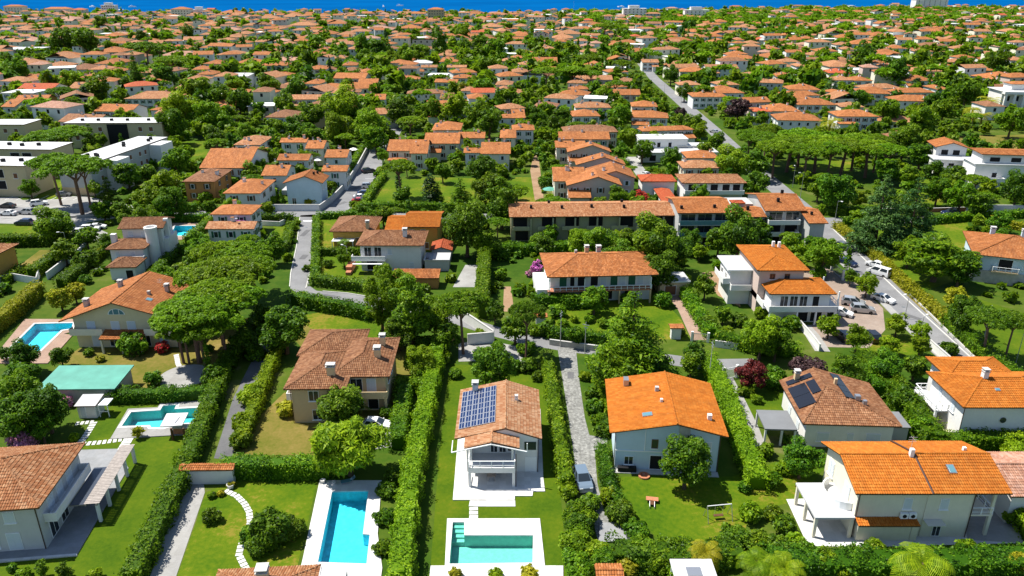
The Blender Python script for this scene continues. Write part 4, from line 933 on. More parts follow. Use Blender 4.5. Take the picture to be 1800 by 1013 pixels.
h.balcony(13.22, 15.9, .1, 8.6, 3.0, .95, 'ivory', 'fr', True); h.posts([(15.7, .3), (15.7, 4.4), (15.7, 8.4)], 0, 2.78, .35, 'ivory'); h.posts([(15.7, .3), (15.7, 4.4), (15.7, 8.4)], 3.0, 6.35, .3, 'ivory')
P, E = roof_planes(.05, 7.0, -1.3, -.04, 2.55, 's', .2); b = MB(); slab_roof(b, P); o = h.part('porch_roof', b, ['n', 'brownpipe']); V, UV = tile_geo(P); tag(inst('roof_tiles', np_mesh('roof_tiles', V, [M['n']], None, 4, UV), o), kind='stuff')
h.boxpart('porch_wall', (.3, 6.4, -.75, -.04, 0, 2.4), 'ivory'); h.boxpart('buttress', (6.45, 7.2, -.8, -.04, 0, 2.4), 'ivory')
for x in (5.1, 6.05):
    o = h.part('air_conditioner', MB().box(x, x + .85, -.45, -.12, 2.85, 3.55), 'trim'); b = MB(); b.lathe([(.24, 0), (.24, .03)], 12); q = b.build('fan_grille', [M['dark']], o, (x + .42, -.452, 3.2)); q.rotation_euler = (math.pi / 2, 0, 0)
h.part('canopy', MB().box(7.9, 10.0, -1.35, -.14, 2.5, 2.55), 'alu'); h.pipe([(.15, -.08), (13.15, -.18)], 0, 6.3)
h.part('carport_roof', MB().box(-4.6, -.03, -.4, 6.1, 2.75, 3.0), 'wflat'); h.posts([(-4.35, -.1), (-4.35, 2.9), (-4.35, 5.8), (-.3, -.2)], 0, 2.75, .34, 'ivory', 'carport_post')
b = MB(); arc = [(-.05 - 2.3 * math.sin(t), 3.4 - 2.6 * math.cos(t)) for t in [math.pi * k / 10 * .9 for k in range(11)]]
for a, c in zip(arc[:-1], arc[1:]):
    d = Vector((c[0] - a[0], c[1] - a[1])).normalized(); n = Vector((d.y, -d.x)) * .14
    b.prism([a, c, (c[0] + n.x, c[1] + n.y), (a[0] + n.x, a[1] + n.y)], 3.01, 4.05)
h.part('curved_parapet', b, 'trim'); h.part('verge_strip', MB().bar((7.9, -.85, 6.62), (7.9, 4.55, 8.42), .11, n=6).bar((7.9, 4.55, 8.42), (7.9, 9.6, 6.72), .11, n=6), 'brownpipe')
# neighbour roof at the lower right edge
h = House('pale pinkish tiled roof of the house at the right margin', 58.5, 73.5, 0, wm='white', rm='p'); h.block(0, 9, 0, 8, 4.2, 'gx', .3, .5)
# pool house roof at the bottom, small buildings at the bottom edge
h = House('low terracotta roof with a tiled chimney at the bottom margin by the blue pool', -29.4, 57.1, 4, name='pool_house', wm='white', rm='t')
h.block(0, 9.2, 0, 4.6, 3.2, 'h', .36, .6).chimney(4.6, 2.7, 1.0, 1.0, 'sand'); h.part('flat_roof', MB().box(9.9, 12.6, .6, 5.2, 2.9, 3.05), 'wflat'); h.posts([(12.4, .8), (12.4, 5.0), (10.1, .8)], 0, 2.9, .2)
h = House('small orange tiled shed half hidden by shrubs at the bottom margin', 9.0, 61.6, 0, name='shed', cat='shed', rm='o'); h.block(0, 2.3, 0, 2.0, 2.5, 'gx', .3, .3)
h = House('white flat canopy pavilion among the shrubs at the bottom margin', 16.8, 60.6, 0, name='pavilion', cat='pavilion'); h.block(0, 4.2, 0, 3.4, 2.8, 'f', ov=.1, walls=False, rm='wflat'); h.posts([(.15, .15), (4.0, .15), (.15, 3.2), (4.0, 3.2)], 0, 2.8, .16); h.foot(0, 4.2, 0, 3.4)
h.boxpart('ceiling_panel', (1.3, 2.8, 1.0, 2.2, 3.03, 3.12), 'steel')
sheet('stone_yard', [(1054, 922), (1100, 920), (1116, 952), (1052, 956)], 'greystone', .25, thick=.25)
# teal roofed long shed, white shed and gate roofs
h = House('long shed with a sloping pale teal sheet roof', -71.6, 100.8, 1, name='shed', cat='shed', wm='grey', rm='teal'); h.block(.3, 11.2, .4, 6.4, 2.6, 's', .06, .45, tiles=False, fascia='teal').win('r', [1.5], .1, 1.0, 2.0, 'gl', name='door')
h = House('small white garden cabin with a pale green roof', -63.6, 96.8, 2, name='garden_cabin', cat='shed', wm='white', rm='teal'); h.block(0, 2.6, 0, 2.4, 2.2, 's', .12, .25, tiles=False, rm='gflat').win('f', [.4], .1, .8, 1.8, 'sh', name='door'); h.part('side_rack', MB().box(2.9, 3.0, .2, .3, 0, 2).box(4.2, 4.3, .2, .3, 0, 2).box(2.9, 4.3, .2, 2.2, 1.95, 2.05).box(2.9, 4.3, .2, .3, .9, 1.0), 'trim')
h = House('white garden wall capped with a strip of orange tiles across the lane end', -42.0, 81.0, 1, name='garden_wall', cat='wall', wm='white', rm='o'); h.block(0, 6.4, 0, .9, 2.3, 'gx', .35, .25)
# pool canopy
cq = [G(*q, 2.1) for q in ((281, 750), (320, 747.6), (331, 725.4), (293, 727))]; c0 = cq[0]
o = thing('pool_canopy', 'square white canopy cantilevered over the turquoise pool', 'canopy', (*c0, 0)); cl = [(x - c0[0], y - c0[1]) for x, y in cq]
MB().prism(cl, 1.95, 2.1).build('roof', [M['patio']], o); MB().box(1.5, 1.75, -.35, -.1, 0, 1.95).box(3.2, 3.4, -.3, -.1, 0, 1.95).build('post', [M['wood']], o); MB().box(1.7, 1.82, .8, 2.4, 2.11, 2.17).build('rail', [M['steel']], o)
o = thing('storage_bunker', 'brown brick counter under the white pool canopy', 'counter', (-47.9, 93.0, 0)); MB().box(0, 2.2, -.6, .3, 0, 1.1).build('body', [M['brick']], o); MB().box(-.1, 2.3, -.7, .4, 1.1, 1.2).build('top', [M['stone']], o)
# house with green doors
h = House('low white villa with wide orange hip roof and dark green doors', 7.2, 139.9, 4, wm='white', rm='o')
h.block(.4, 20.6, .5, 11.6, 6.1, 'h', .30, ovs=(.9, .9, 2.2, .7))
h.win('f', [1.8, 12.0, 15.6], 3.2, 1.5, 2.2, 'sh', 'gshut').win('f', [3.9], 3.2, 1.0, 2.2, 'void').win('f', [5.4, 8.0], 3.2, 1.6, 2.2, 'void').win('f', [10.0, 13.8, 17.4], 3.2, 1.3, 2.2, 'sh').win('f', [2, 6, 11, 15], .2, 1.6, 2.1, 'void').win('l', [2, 6], 3.4, 1.2, 1.6, 'sh')
h.balcony(-.3, 20.4, -1.5, .47, 3.0, .9, 'brick', 'fr', True); h.posts([(0, -1.3), (7, -1.3), (14, -1.3), (20.2, -1.3)], 0, 2.8, .3, 'sand'); h.posts([(20.2, -1.3), (7, -1.3), (0, -1.3)], 3, 5.5, .15, 'trim')
h.chimney(9, 9.5, .8, 1.3, 'sand').chimney(11.5, 9.6, .9, 1.2, 'grey').chimney(6.6, 8.6, .5, .8, 'grey', False); h.boxpart('side_wall', (-2.3, .35, -.6, 9, 0, 3.1), 'white')
h = House('small flat-roofed garage behind the villa with green doors', 30.0, 143.5, 4, name='garage', cat='garage', wm='sand', rm='gflat'); h.block(0, 6, 0, 5, 2.9, 'f', ov=.2).win('f', [1], .1, 2.4, 2.1, 'gar', 'bshut')
# double roofed house with wrap-around balcony
h = House('white villa with two bright orange hip roofs and wrap-around balcony', 46.9, 135.0, 0, wm='white', rm='n')
h.block(0, 8.4, 0, 13.4, 9.0, 'h', .26, .7, wm='pink').win('f', [2.0, 4.8], 7.0, 1.0, 1.1, 'gl', fm='bshut').chimney(5.5, 10.2, .5, 1.2, 'trim', False).chimney(7.0, 11, .5, 1.2, 'trim', False)
h.block(1.4, 12.2, -4.2, 2.4, 6.0, 'h', .30, .8).win('f', [1.6, 3.4, 5.2], 3.1, 1.5, 2.2, 'gl').win('f', [7.6], 3.1, 1.3, 2.2, 'void').win('f', [5.0, 7.6], .1, 2.2, 2.3, 'void').win('l', [1.5], 3.1, 1.6, 2.2, 'void')
h.balcony(.6, 13.2, -5.8, -4.23, 2.9, .95, 'white', 'lf'); h.balcony(.0, 1.35, -4.2, 6, 2.9, 1.0, 'white', 'l', False); h.balcony(12.22, 14.2, -4.2, 4, 2.9, .9, 'white', 'rb', True); h.posts([(6.0, -5.5), (9.5, -5.5), (13.0, -5.5), (1, -5.5)], 0, 2.7, .3); h.posts([(13.9, -4.0), (13.9, 3.6)], 0, 6.1, .22)
h.block(-4.2, -.05, 4.4, 11.6, 7.2, 'f', rm='gflat', ov=.7, wm='white').win('l', [1, 4], 4.2, 1.2, 1.5, 'gl'); h.balcony(-5.6, -4.23, 4.0, 10.5, 4.6, 1.0, 'white', 'lf'); h.balcony(-4.2, -.2, 2.9, 4.37, 3.6, 1.0, 'white', 'lf')
# house at the right margin
h = House('pale blue-white villa with big terracotta hip roof at the right margin', 98.2, 152.0, -22, wm='paleblue', rm='o')
h.block(0, 15, 0, 15, 6.2, 'h', .30, .9).win('f', [4.2], 3.2, 2.6, 2.3, 'void').win('f', [8.6], 3.6, 1.3, 1.5, 'sh').win('f', [3.6, 8], .2, 2.6, 2.2, 'void').chimney(4, 11, .9, 1.2).chimney(9.4, 9, .8, 1.4); h.balcony(3.2, 8, -1.1, -.03, 3.0, 1.0, 'sand', 'lfr', True)
h.boxpart('base_course', (-.25, 15, -.3, -.03, 0, 2.7), 'stone')
# long terrace row
h = House('long low terrace block with mottled brown roof and olive walls', -.2, 178.4, 2, name='terrace_block', cat='terrace row', wm='olive', rm='t')
h.block(0, 40.0, 0, 11.2, 6.5, 'gx', .20, ovs=(.5, .3, 1.2, .8))
h.win('f', [.5, 7.5, 13.2, 19.0, 26.5, 32.5, 36.4], 3.4, 3.4, 2.7, 'void', fm='wood').win('f', [1, 8, 14, 20, 27, 33], .2, 3.2, 2.4, 'void', fm='wood')
for k in range(7): h.boxpart('partition', (4.6 + k * 5.4, 4.95 + k * 5.4, -1.1, -.03, 0, 6.1), 'olive')
for k in range(6): h.balcony(.4 + 6 * k, 4.5 + 6 * k, -1.0, -.03, 3.2, .8, 'olive', 'f')
for x, y in ((5, 3.2), (9.7, 7), (12.6, 3), (20, 3.4), (28, 3), (28.3, 8)): h.chimney(x, y, .6, .8, 'dark', False)
h = House('three-storey apartment block with orange roof and blue glass balconies', 39.4, 174.5, 1, name='apartment_block', cat='apartment block', wm='grey', rm='o')
h.block(.3, 13, 0, 12.6, 8.6, 'gx', .20, ovs=(.6, .2, 1.0, .8)); h.win('f', [.5, 4.5, 8.6], 5.9, 3.4, 2.2, 'gl', fm='steel').win('f', [.5, 4.5, 8.6], 3.0, 3.4, 2.2, 'gl', fm='steel').win('f', [1, 6], .2, 3.2, 2.3, 'void')
for z in (5.8, 2.9): h.part('glass_balcony', MB().box(.3, 12.9, -1.5, -1.42, z, z + 1.05), 'bglass'); h.boxpart('balcony_slab', (.3, 12.9, -1.5, -.03, z - .2, z - .003), 'grey')
h.chimney(9, 1.6, .6, .8, 'dark', False).chimney(1, 1.2, .6, .8, 'dark', False)
h.block(13.2, 21, .5, 8, 7.4, 'gx', .2, ovs=(.1, .1, 1.0, .8)).chimney(15, 4, .6, .9, 'dark', False).chimney(17.5, 3, .6, 1.0, 'dark', False); h.boxpart('roof_terrace', (14.5, 20.5, 8.1, 14, 0, 8.2), 'grey'); h.block(14.6, 17.2, 5.4, 7.4, 9.2, 'h', .3, .3, z0=6.6, rm='r')
h.block(21.2, 30, 1, 15, 8.8, 'gx', .24, ovs=(.5, .7, 1.2, .8)).win('f', [1, 5], 6.1, 3.2, 2.1, 'gl', fm='steel').win('f', [1, 5], 3.1, 3.2, 2.1, 'void').win('f', [1, 5], .2, 3.2, 2.1, 'void').chimney(25, 4, .6, 1.0, 'dark', False).chimney(28, 10, .6, 1.0, 'dark', False)
for z in (5.9, 3.0): h.balcony(21.4, 29, -1.5, .97, z, .95, 'white', 'lfr')
h.block(30.1, 33.5, -4.5, 8, 7.2, 'gx', .2, .6, rm='o').chimney(31.5, -1, .5, .8, 'dark', False)
h = House('small orange-tiled annex behind the apartment block', 52.6, 190.5, 0, name='garage', cat='garage', wm='white', rm='o'); h.block(0, 8, 0, 4, 3.2, 'f', rm='gflat', ov=.2)
# houses left of the lane
h = House('square tan hip-roofed bungalow inside clipped hedges', -42.8, 174.0, 0, wm='ochre', rm='b'); h.block(0, 9.4, 0, 10.5, 4.1, 'h', .36, .7).win('f', [1, 5.4], 1.0, 1.3, 1.4, 'sh', 'bshut'); h.part('awning', MB().box(0, 5.2, -2.2, -.03, 2.1, 2.2), 'trim'); h.posts([(.1, -2.1), (5, -2.1)], 0, 2.1, .15); h.chimney(8.3, .6, .8, 1.5, 'sand')
h = House('ochre-walled house under two bright orange roof slopes', -29.6, 171.6, 0, wm='ochre', rm='n'); h.block(0, 4.6, .4, 13.5, 4.4, 'gx', .24, .6); h.block(4.7, 12.0, 0, 11.5, 6.0, 'gx', .20, .7).win('f', [.8, 3.4], 3.6, 1.1, 1.6, 'void').win('f', [1, 4], .4, 1.2, 1.6, 'sh', 'bshut')
h = House('large white house with brown tiled hip roof, awning and blue roofed garage', -33.2, 158.0, 0, wm='white', rm='b')
h.block(0, 13.2, 0, 8.6, 6.1, 'h', .36, .8).win('f', [5.9], 3.8, 1.0, 1.3, 'sh').win('f', [10.5], .6, 1.1, 1.4, 'sh').win('f', [1.2], .2, 2.4, 2.2, 'void'); h.win('f', [.8, 3.0], 3.3, 1.6, 2.2, 'gl')
h.chimney(9.6, 2.4, .9, 1.4); h.balcony(-1.8, 5.6, -1.6, -.03, 3.0, .9, 'white', 'lf'); h.part('awning', MB().box(-1.5, 5.5, -2.4, -1.62, 2.3, 2.4), 'trim'); h.part('brick_stair', MB().box(-3.2, -1.9, -1.5, 3, 0, 1.4).box(-3.0, -1.9, -3, -1.52, 0, .7), 'brick')
h.part('garage_roof', MB().box(13.8, 19.5, -.6, 4.2, 2.6, 2.75), 'gflat'); h.part('solar_sheet', MB().box(14.2, 16.4, -.4, 4.0, 2.76, 2.84), 'blacksolar'); h.part('garage_wall', MB().box(14.0, 19.3, -.3, 4.0, 0, 2.6), 'grey')
h = House('small bright red tiled garage', -18.4, 164.0, 0, name='garage', cat='garage', wm='white', rm='r'); h.block(.2, 4.4, .2, 5.5, 2.7, 'gy', .3, .4, wm='grey')
h = House('low brick-orange shed behind the tall bright trees', -24.6, 147.5, 0, name='shed', cat='shed', wm='brick', rm='o'); h.block(0, 9.2, 0, 3.6, 2.4, 's', .12, .3, wm='orange')
# tall narrow house left of the lane head
h = House('tall narrow pale blue-white house with steep orange gable', -63.6, 210.2, 0, wm='paleblue', rm='o'); h.block(0, 9.6, 0, 7.5, 6.6, 'gy', .36, ovs=(.8, .8, .5, .6), ap=.56); h.win('r', [2, 5], 4.0, 1.1, 1.3, 'sh').win('f', [1.2], .2, 1.2, 2.0, 'gl'); h.chimney(7.0, 4, .5, .8, 'dark', False).chimney(7.6, 6, .5, .8, 'dark', False); h.part('side_roof', MB().box(-1.8, -.03, 1, 8, 4.0, 4.2), 'gflat')
# white tower house
h = House('white tower-like house with round chimney tower and stepped terracotta roofs', -88.2, 157.0, 4, wm='white', rm='b')
h.block(0, 7, 1.5, 7, 5.0, 'h', .36, .7).win('f', [1, 4.2], 2.9, 1.0, 1.3, 'sh').win('f', [4.4], .2, 1.2, 2.0, 'void'); h.balcony(3.2, 7.6, -.2, 1.47, 2.7, .9, 'white', 'fr')
h.block(1, 9.6, 6.8, 13.5, 8.0, 'gx', .34, .7).win('r', [1, 4], 5.4, 1.0, 1.5, 'gl').win('f', [1.2, 4], 6.0, 1.1, 1.2, 'sh')
b = MB(); b.lathe([(1.25, 0), (1.25, 8.2), (1.4, 8.25), (1.4, 8.7), (1.0, 8.72), (1.0, 8.0), (.1, 7.9)], 18, 0, (8.0, 5.0, 0)); h.part('round_tower', b, 'white'); h.boxpart('chimney_tower', (9.62, 10.5, 8.5, 9.4, 5.21, 9.4), 'white'); h.boxpart('wing', (9.62, 10.6, 7.2, 13.0, 0, 5.2), 'white'); h.boxpart('chimney_stack', (-.8, .3, 4.6, 5.6, 0, 7.2), 'white')
h = House('little square garage with terracotta pyramid roof below the white tower house', -85.8, 152.4, 3, name='garage', cat='garage', wm='white', rm='b'); h.block(0, 5.2, 0, 5, 3.0, 'h', .4, .6).win('f', [3.2], .1, 1.6, 2.1, 'void', name='door')
h = House('yellow-walled house with flat terracotta eaves at the left margin', -115.5, 150.5, -3, wm='ochre', rm='t'); h.block(-6, 5.4, 0, 9, 5.6, 'h', .30, .7).win('f', [8.0], 3.2, 1.2, 1.5, 'sh', 'bshut')
# flat-roofed apartment buildings
h = House('long white flat-roofed apartment building with a blank end wall, angled', -134, 222, -8, name='apartment_block', cat='apartment block', wm='grey', rm='wflat', near=False)
h.block(0, 10.4, 0, 41, 9.4, 'f', ov=.25, fascia='brownpipe'); h.win('r', [4, 7, 16, 19, 24, 27, 31, 34], 6.6, 1.2, 1.5, 'sh', 'bshut').win('r', [4, 7, 16, 19, 24, 27, 31, 34], 3.6, 1.2, 1.5, 'sh', 'bshut'); h.boxpart('bay', (10.42, 14.6, 7, 13, 0, 9.2), 'white'); h.boxpart('bay', (10.42, 14.6, 30, 37, 0, 9.2), 'white'); h.boxpart('base_course', (-.05, 10.3, -.06, -.005, 0, 2.3), 'sand')
for x, y in ((3, 9), (5, 10), (6.2, 9), (8, 33), (3, 27), (5, 24), (7, 36)): h.boxpart('roof_vent', (x, x + .8, y, y + .8, 9.6, 10.5), 'dark')
h = House('long sand-walled flat-roofed apartment block running behind the umbrella pines', -168, 289, 1, name='apartment_block', cat='apartment block', wm='cream', rm='wflat', near=False)
h.block(0, 36, 0, 11, 9.4, 'f', ov=.4, fascia='brownpipe', wm='sandgrey').win('f', [3, 6.5, 12, 27, 31], 6.3, 1.5, 1.7, 'sh', 'bshut').win('f', [3, 6.5, 12, 27, 31], 3.1, 1.5, 1.7, 'sh', 'bshut'); h.boxpart('stair_bay', (15.5, 23, -.3, -.01, 0, 9.0), 'dark')
for x in (4, 10, 15, 21, 29): h.boxpart('roof_vent', (x, x + .9, 4, 5, 9.6, 10.4), 'dark')
h = House('sand-walled flat-roofed apartment block with a white roof at the left margin', -205, 288, 0, name='apartment_block', cat='apartment block', wm='sandgrey', rm='wflat', near=False); h.block(0, 22, 0, 11, 9.0, 'f', ov=.4, fascia='brownpipe').win('f', [3, 8, 14, 18], 6, 1.4, 1.6, 'sh', 'bshut')
for k, (x, y, w) in enumerate(((-174, 244, 27), (-166, 221, 24))):
    h = House(['sand-walled apartment block with white roof behind the front block at the left margin', 'front sand-walled apartment block with white roof, deep dark balconies at the left margin'][k], x, y, -4, name='apartment_block', cat='apartment block', wm='sandgrey', rm='wflat', near=False)
    h.block(0, w, 0, 11, 9.2, 'f', ov=.4, fascia='brownpipe').win('f', [w - 4], 5.5, 1.3, 1.6, 'sh', 'bshut').win('f', [w - 14, w - 10], 5.6, 3.2, 2.6, 'void').win('f', [w - 14, w - 10], 2.2, 3.2, 2.6, 'void')
    for q in range(4): h.boxpart('roof_vent', (4 + 5 * q, 4.9 + 5 * q, 4 + q % 2, 5 + q % 2, 9.4, 10.3), 'dark')
# white villas on the right
h = House('white modern villa with curved terrace below an orange-roofed upper floor', 134, 243, -12, wm='white', rm='o')
h.block(3.5, 12.5, 6, 15, 9, 'gy', .3, .6).win('f', [1.5, 5], 6.4, 2.2, 1.8, 'void'); h.block(2, 22, 0, 5.9, 6.0, 'f', rm='gflat', ov=.6).win('f', [1, 4, 9, 14], 3.4, 1.8, 1.7, 'void').win('f', [2, 8, 14], .4, 2.2, 2.0, 'sh'); h.balcony(1, 9, -1.8, -.03, 3.2, 1.0, 'white', 'lfr'); h.boxpart('brick_panel', (22.05, 22.3, 0, 5, 0, 5.9), 'brick')
h = House('big white stepped villa with terracotta eaves and roof terraces', 141, 229, -8, wm='white', rm='o')
h.block(0, 24, 0, 9, 7.6, 'f', rm='wflat', ov=.5, fascia='white').win('f', [5, 10, 16], 3.6, 1.5, 1.6, 'void').win('f', [3, 8], .4, 2.2, 2.0, 'void'); h.block(2, 22, 1.2, 9, 10.6, 'h', .12, .8, z0=7.85).win('f', [2, 8], 8.2, 3, 1.5, 'void'); h.balcony(-2, 8, -2.6, -.03, 3.0, 1.0, 'white', 'lfr'); h.boxpart('terrace_wall', (-7, -2.1, -2, 5, 0, 3.2), 'white')
h = House('white neoclassical mansion with tall columns at the right margin', 229, 362, -6, wm='white', rm='wflat', near=False, name='mansion')
h.block(0, 26, 3, 16, 11, 'f', ov=.8, fascia='white').win('f', [2, 6, 10, 14], 6.5, 1.8, 2.4, 'void').win('f', [2, 6, 10, 14], 1, 1.8, 3.0, 'void'); h.posts([(.5 + 4 * k, .3) for k in range(6)], 0, 10, 1.0, 'white', 'column'); h.boxpart('entablature', (-.5, 22, -.4, 2.9, 10, 11.2), 'white'); h.block(5, 20, 6, 14, 14, 'h', .2, .6, z0=11.3, rm='o')
h = House('white cubic modern villa with roof terraces and a dark round tree in front', 46, 268, 2, wm='white', rm='wflat', near=False, name='villa')
h.block(0, 17, 4, 13, 6.6, 'f', ov=.2, fascia='white').win('f', [2, 6, 10], 3.8, 1.3, 1.8, 'void'); h.block(-1, 26, -3, 3.9, 3.3, 'f', ov=.3, fascia='white').win('f', [3, 9, 18], .4, 2.4, 2.2, 'void'); h.block(14, 24, 4, 9, 4.2, 'f', ov=.3, fascia='white')
h = House('white and red-roofed villa with an orange loggia roof and red carport', 49.5, 212.5, 0, wm='white', rm='t')
h.block(0, 17, 2, 11, 5.6, 'h', .26, .8).win('f', [1.2, 4.4, 7.6, 11, 14], 2.9, 2.2, 2.2, 'void'); h.balcony(0, 17, .2, 1.97, 2.7, .95, 'white', 'lfr'); h.block(-11, -1.5, 8, 15, 4.5, 'h', .3, .5, rm='r'); h.block(-7.5, -3.5, -7, 7, 2.4, 'gy', .12, .3, rm='r')
# ---------------------------------------------------------------- the town beyond: every roof the photograph lets one tell apart
# per house: left, right edge of the front eave, top and eave line (read off 4x views of the photograph), roof kind, tile colour, wall
R1 = """0 245 305 350 f w g,285 455 278 312 h b w,335 530 360 395 h o c,505 650 330 385 g t c,660 850 325 368 h o c,105 270 415 452 h t w,275 445 425 475 h t w,655 825 408 450 h o c,460 620 440 490 h b c,730 850 468 505 h o w
1000 1100 508 552 h t w,1265 1420 528 565 h t c,1370 1500 492 525 h o c,1420 1560 415 450 h o c,1505 1640 355 388 h t w,1640 1790 410 445 h o w,1565 1740 515 540 f w w,130 365 518 562 h o p,560 665 512 545 h o w,110 370 585 630 x r w,0 235 632 658 f w w
870 1225 640 695 h t w,650 930 732 785 x o w,0 105 700 752 x o w,100 320 668 712 x o o,475 580 592 622 x t c,390 690 802 860 x b w,1120 1420 358 392 h t c,890 1020 362 400 h b c,950 1060 478 512 h t c,1290 1420 257 282 x t w,700 820 212 255 h o c,870 960 207 243 h o c,970 1090 202 228 h t c
1200 1320 155 185 h o c,1395 1530 146 175 h t c,215 335 167 192 h t c,100 200 150 200 h o w,45 190 52 78 x t w,320 500 66 90 x t c,730 830 52 70 f w w,1230 1480 70 105 h o c,1510 1700 48 90 h o c,20 120 255 285 h t c,130 250 260 290 h t w,400 520 110 135 h t c,560 680 125 160 h o c
860 1010 130 165 h o w,1000 1060 160 190 h t c,1100 1200 195 215 h t c,1200 1290 205 235 h o w,1400 1500 215 245 h o w,1540 1650 190 215 h t c,1650 1750 205 240 h o c,1560 1660 235 262 h t w,0 80 240 270 h o c,240 350 205 230 h t c,350 440 215 250 h t w,550 640 90 112 h t c,760 850 150 180 h t w,1040 1140 100 125 h t c,1700 1790 150 180 h t c,760 900 262 290 h b c,620 760 455 490 h t c,1350 1460 455 490 h o c,1230 1330 590 620 h t c,1045 1130 730 775 h o w,1520 1630 712 760 h o c,1130 1240 470 500 h b c"""
R2 = """25 215 427 462 h o w,140 290 402 428 x t c,310 450 352 392 h o c,420 555 330 352 h o w,360 495 450 488 h o w,0 120 515 555 h o w,540 770 512 552 x o c,735 855 482 510 h o w,715 855 557 590 x o k,240 455 665 700 x t w,320 450 552 590 h o w,540 735 620 650 h b c,680 910 662 702 x o w,950 1185 476 505 h o w,945 1150 532 558 h o w,1090 1240 422 445 h w w
1160 1275 457 475 x t w,1285 1420 407 435 h o w,1340 1480 457 475 x t w,1380 1560 480 512 h o w,1380 1530 522 550 h o w,1060 1330 628 658 h b w,1290 1385 666 694 x b k,1200 1490 706 770 x o w,1250 1415 556 580 x o c,60 270 772 826 h b w,1690 1840 770 830 h o w,1680 1800 548 598 h t w,1665 1800 602 640 g t w,780 905 396 422 h b c,520 650 387 412 h t c,0 90 628 665 h o w,175 300 572 598 h t c,605 710 432 460 h o c
1345 1430 290 318 x t c,270 380 270 290 h o c,170 300 217 258 h t w,390 555 192 240 h o c,0 40 332 375 h o w,755 960 170 210 h t c,1000 1160 165 200 h o c,220 420 150 180 h t w,430 620 130 165 h o c,80 180 175 205 h t c,1560 1720 160 190 h t c,1700 1800 190 220 h t w,640 740 100 125 h o c,860 960 95 120 h t w,980 1150 82 100 x t c,1210 1330 68 82 h t b,0 160 95 130 h t c,170 290 85 115 h t w,310 420 80 110 h o c,540 740 92 130 h t c
1320 1440 90 140 h t w,1530 1640 105 135 h t c,1640 1760 70 105 h o c,1740 1800 95 130 h t c,0 120 150 185 h o c,640 760 190 225 h t c,920 1040 225 255 h t w,1130 1220 190 225 h o w,300 400 235 265 h t c,120 220 265 290 h t c,560 680 215 245 h t c,1440 1560 610 640 h t w,1730 1800 405 430 h t c,1340 1420 160 185 h t c"""
R3 = """320 530 627 668 h o w,420 540 600 628 h o w,135 305 716 762 h b w,445 700 716 758 h t w,425 625 768 818 h o w,840 1025 706 750 h o c,835 1100 776 828 h o w,910 1295 868 918 h o w,365 750 878 930 h b c,0 95 772 830 x o w,0 160 872 915 h o w,715 905 627 668 x o k,1270 1520 637 682 h o w,1370 1640 602 655 h o w,1455 1610 562 598 h o w,1670 1830 540 582 h t w,1175 1335 567 598 h t c,1180 1370 472 506 h o c
1365 1600 452 482 x o w,1530 1660 487 528 h t w,1610 1750 502 540 h t w,1310 1475 376 402 h o w,1485 1740 388 415 h o c,1070 1275 262 285 h o w,710 940 277 318 h o c,820 1000 337 365 h o k,915 1035 417 440 x t w,1105 1300 427 455 h t w,1640 1830 682 720 x o k,1700 1830 758 785 h r w,55 220 428 455 h t w,135 320 402 440 x o c,0 115 462 508 h t c,0 95 387 408 h o c,385 525 552 585 h t c,510 640 457 472 x o c
470 580 168 208 h o c,280 430 228 268 h t c,205 300 312 342 h t w,165 235 275 292 h o c,1410 1550 266 302 h o c,1390 1500 226 258 h o w,1560 1670 347 382 h o w,1580 1640 262 282 h o w,1650 1750 277 305 h t w,1205 1360 236 256 h t c,1200 1285 347 380 h o w,310 480 205 240 h t c,110 230 165 195 h t c,0 120 215 245 h o c,0 90 150 185 h t c,840 960 180 215 f w g,960 1070 220 245 h t w,1270 1350 200 225 h o c,730 830 90 120 h t w,790 930 58 85 h o c
1080 1230 98 120 h o w,1280 1390 66 95 h t w,1400 1500 68 88 h t w,1620 1760 66 84 h t w,980 1060 68 90 h t c,490 620 75 100 h o c,380 480 85 110 h t w,120 230 85 105 h t w,0 60 90 130 h o c,1080 1190 145 165 h t c,640 740 66 88 h t w,1310 1420 160 185 h t c,1440 1530 130 155 h o c,1620 1720 165 190 h t c,1730 1800 175 215 h t c,180 300 145 175 h t c,560 640 275 305 h t w,480 580 295 325 h t c,1040 1140 310 345 h t w"""
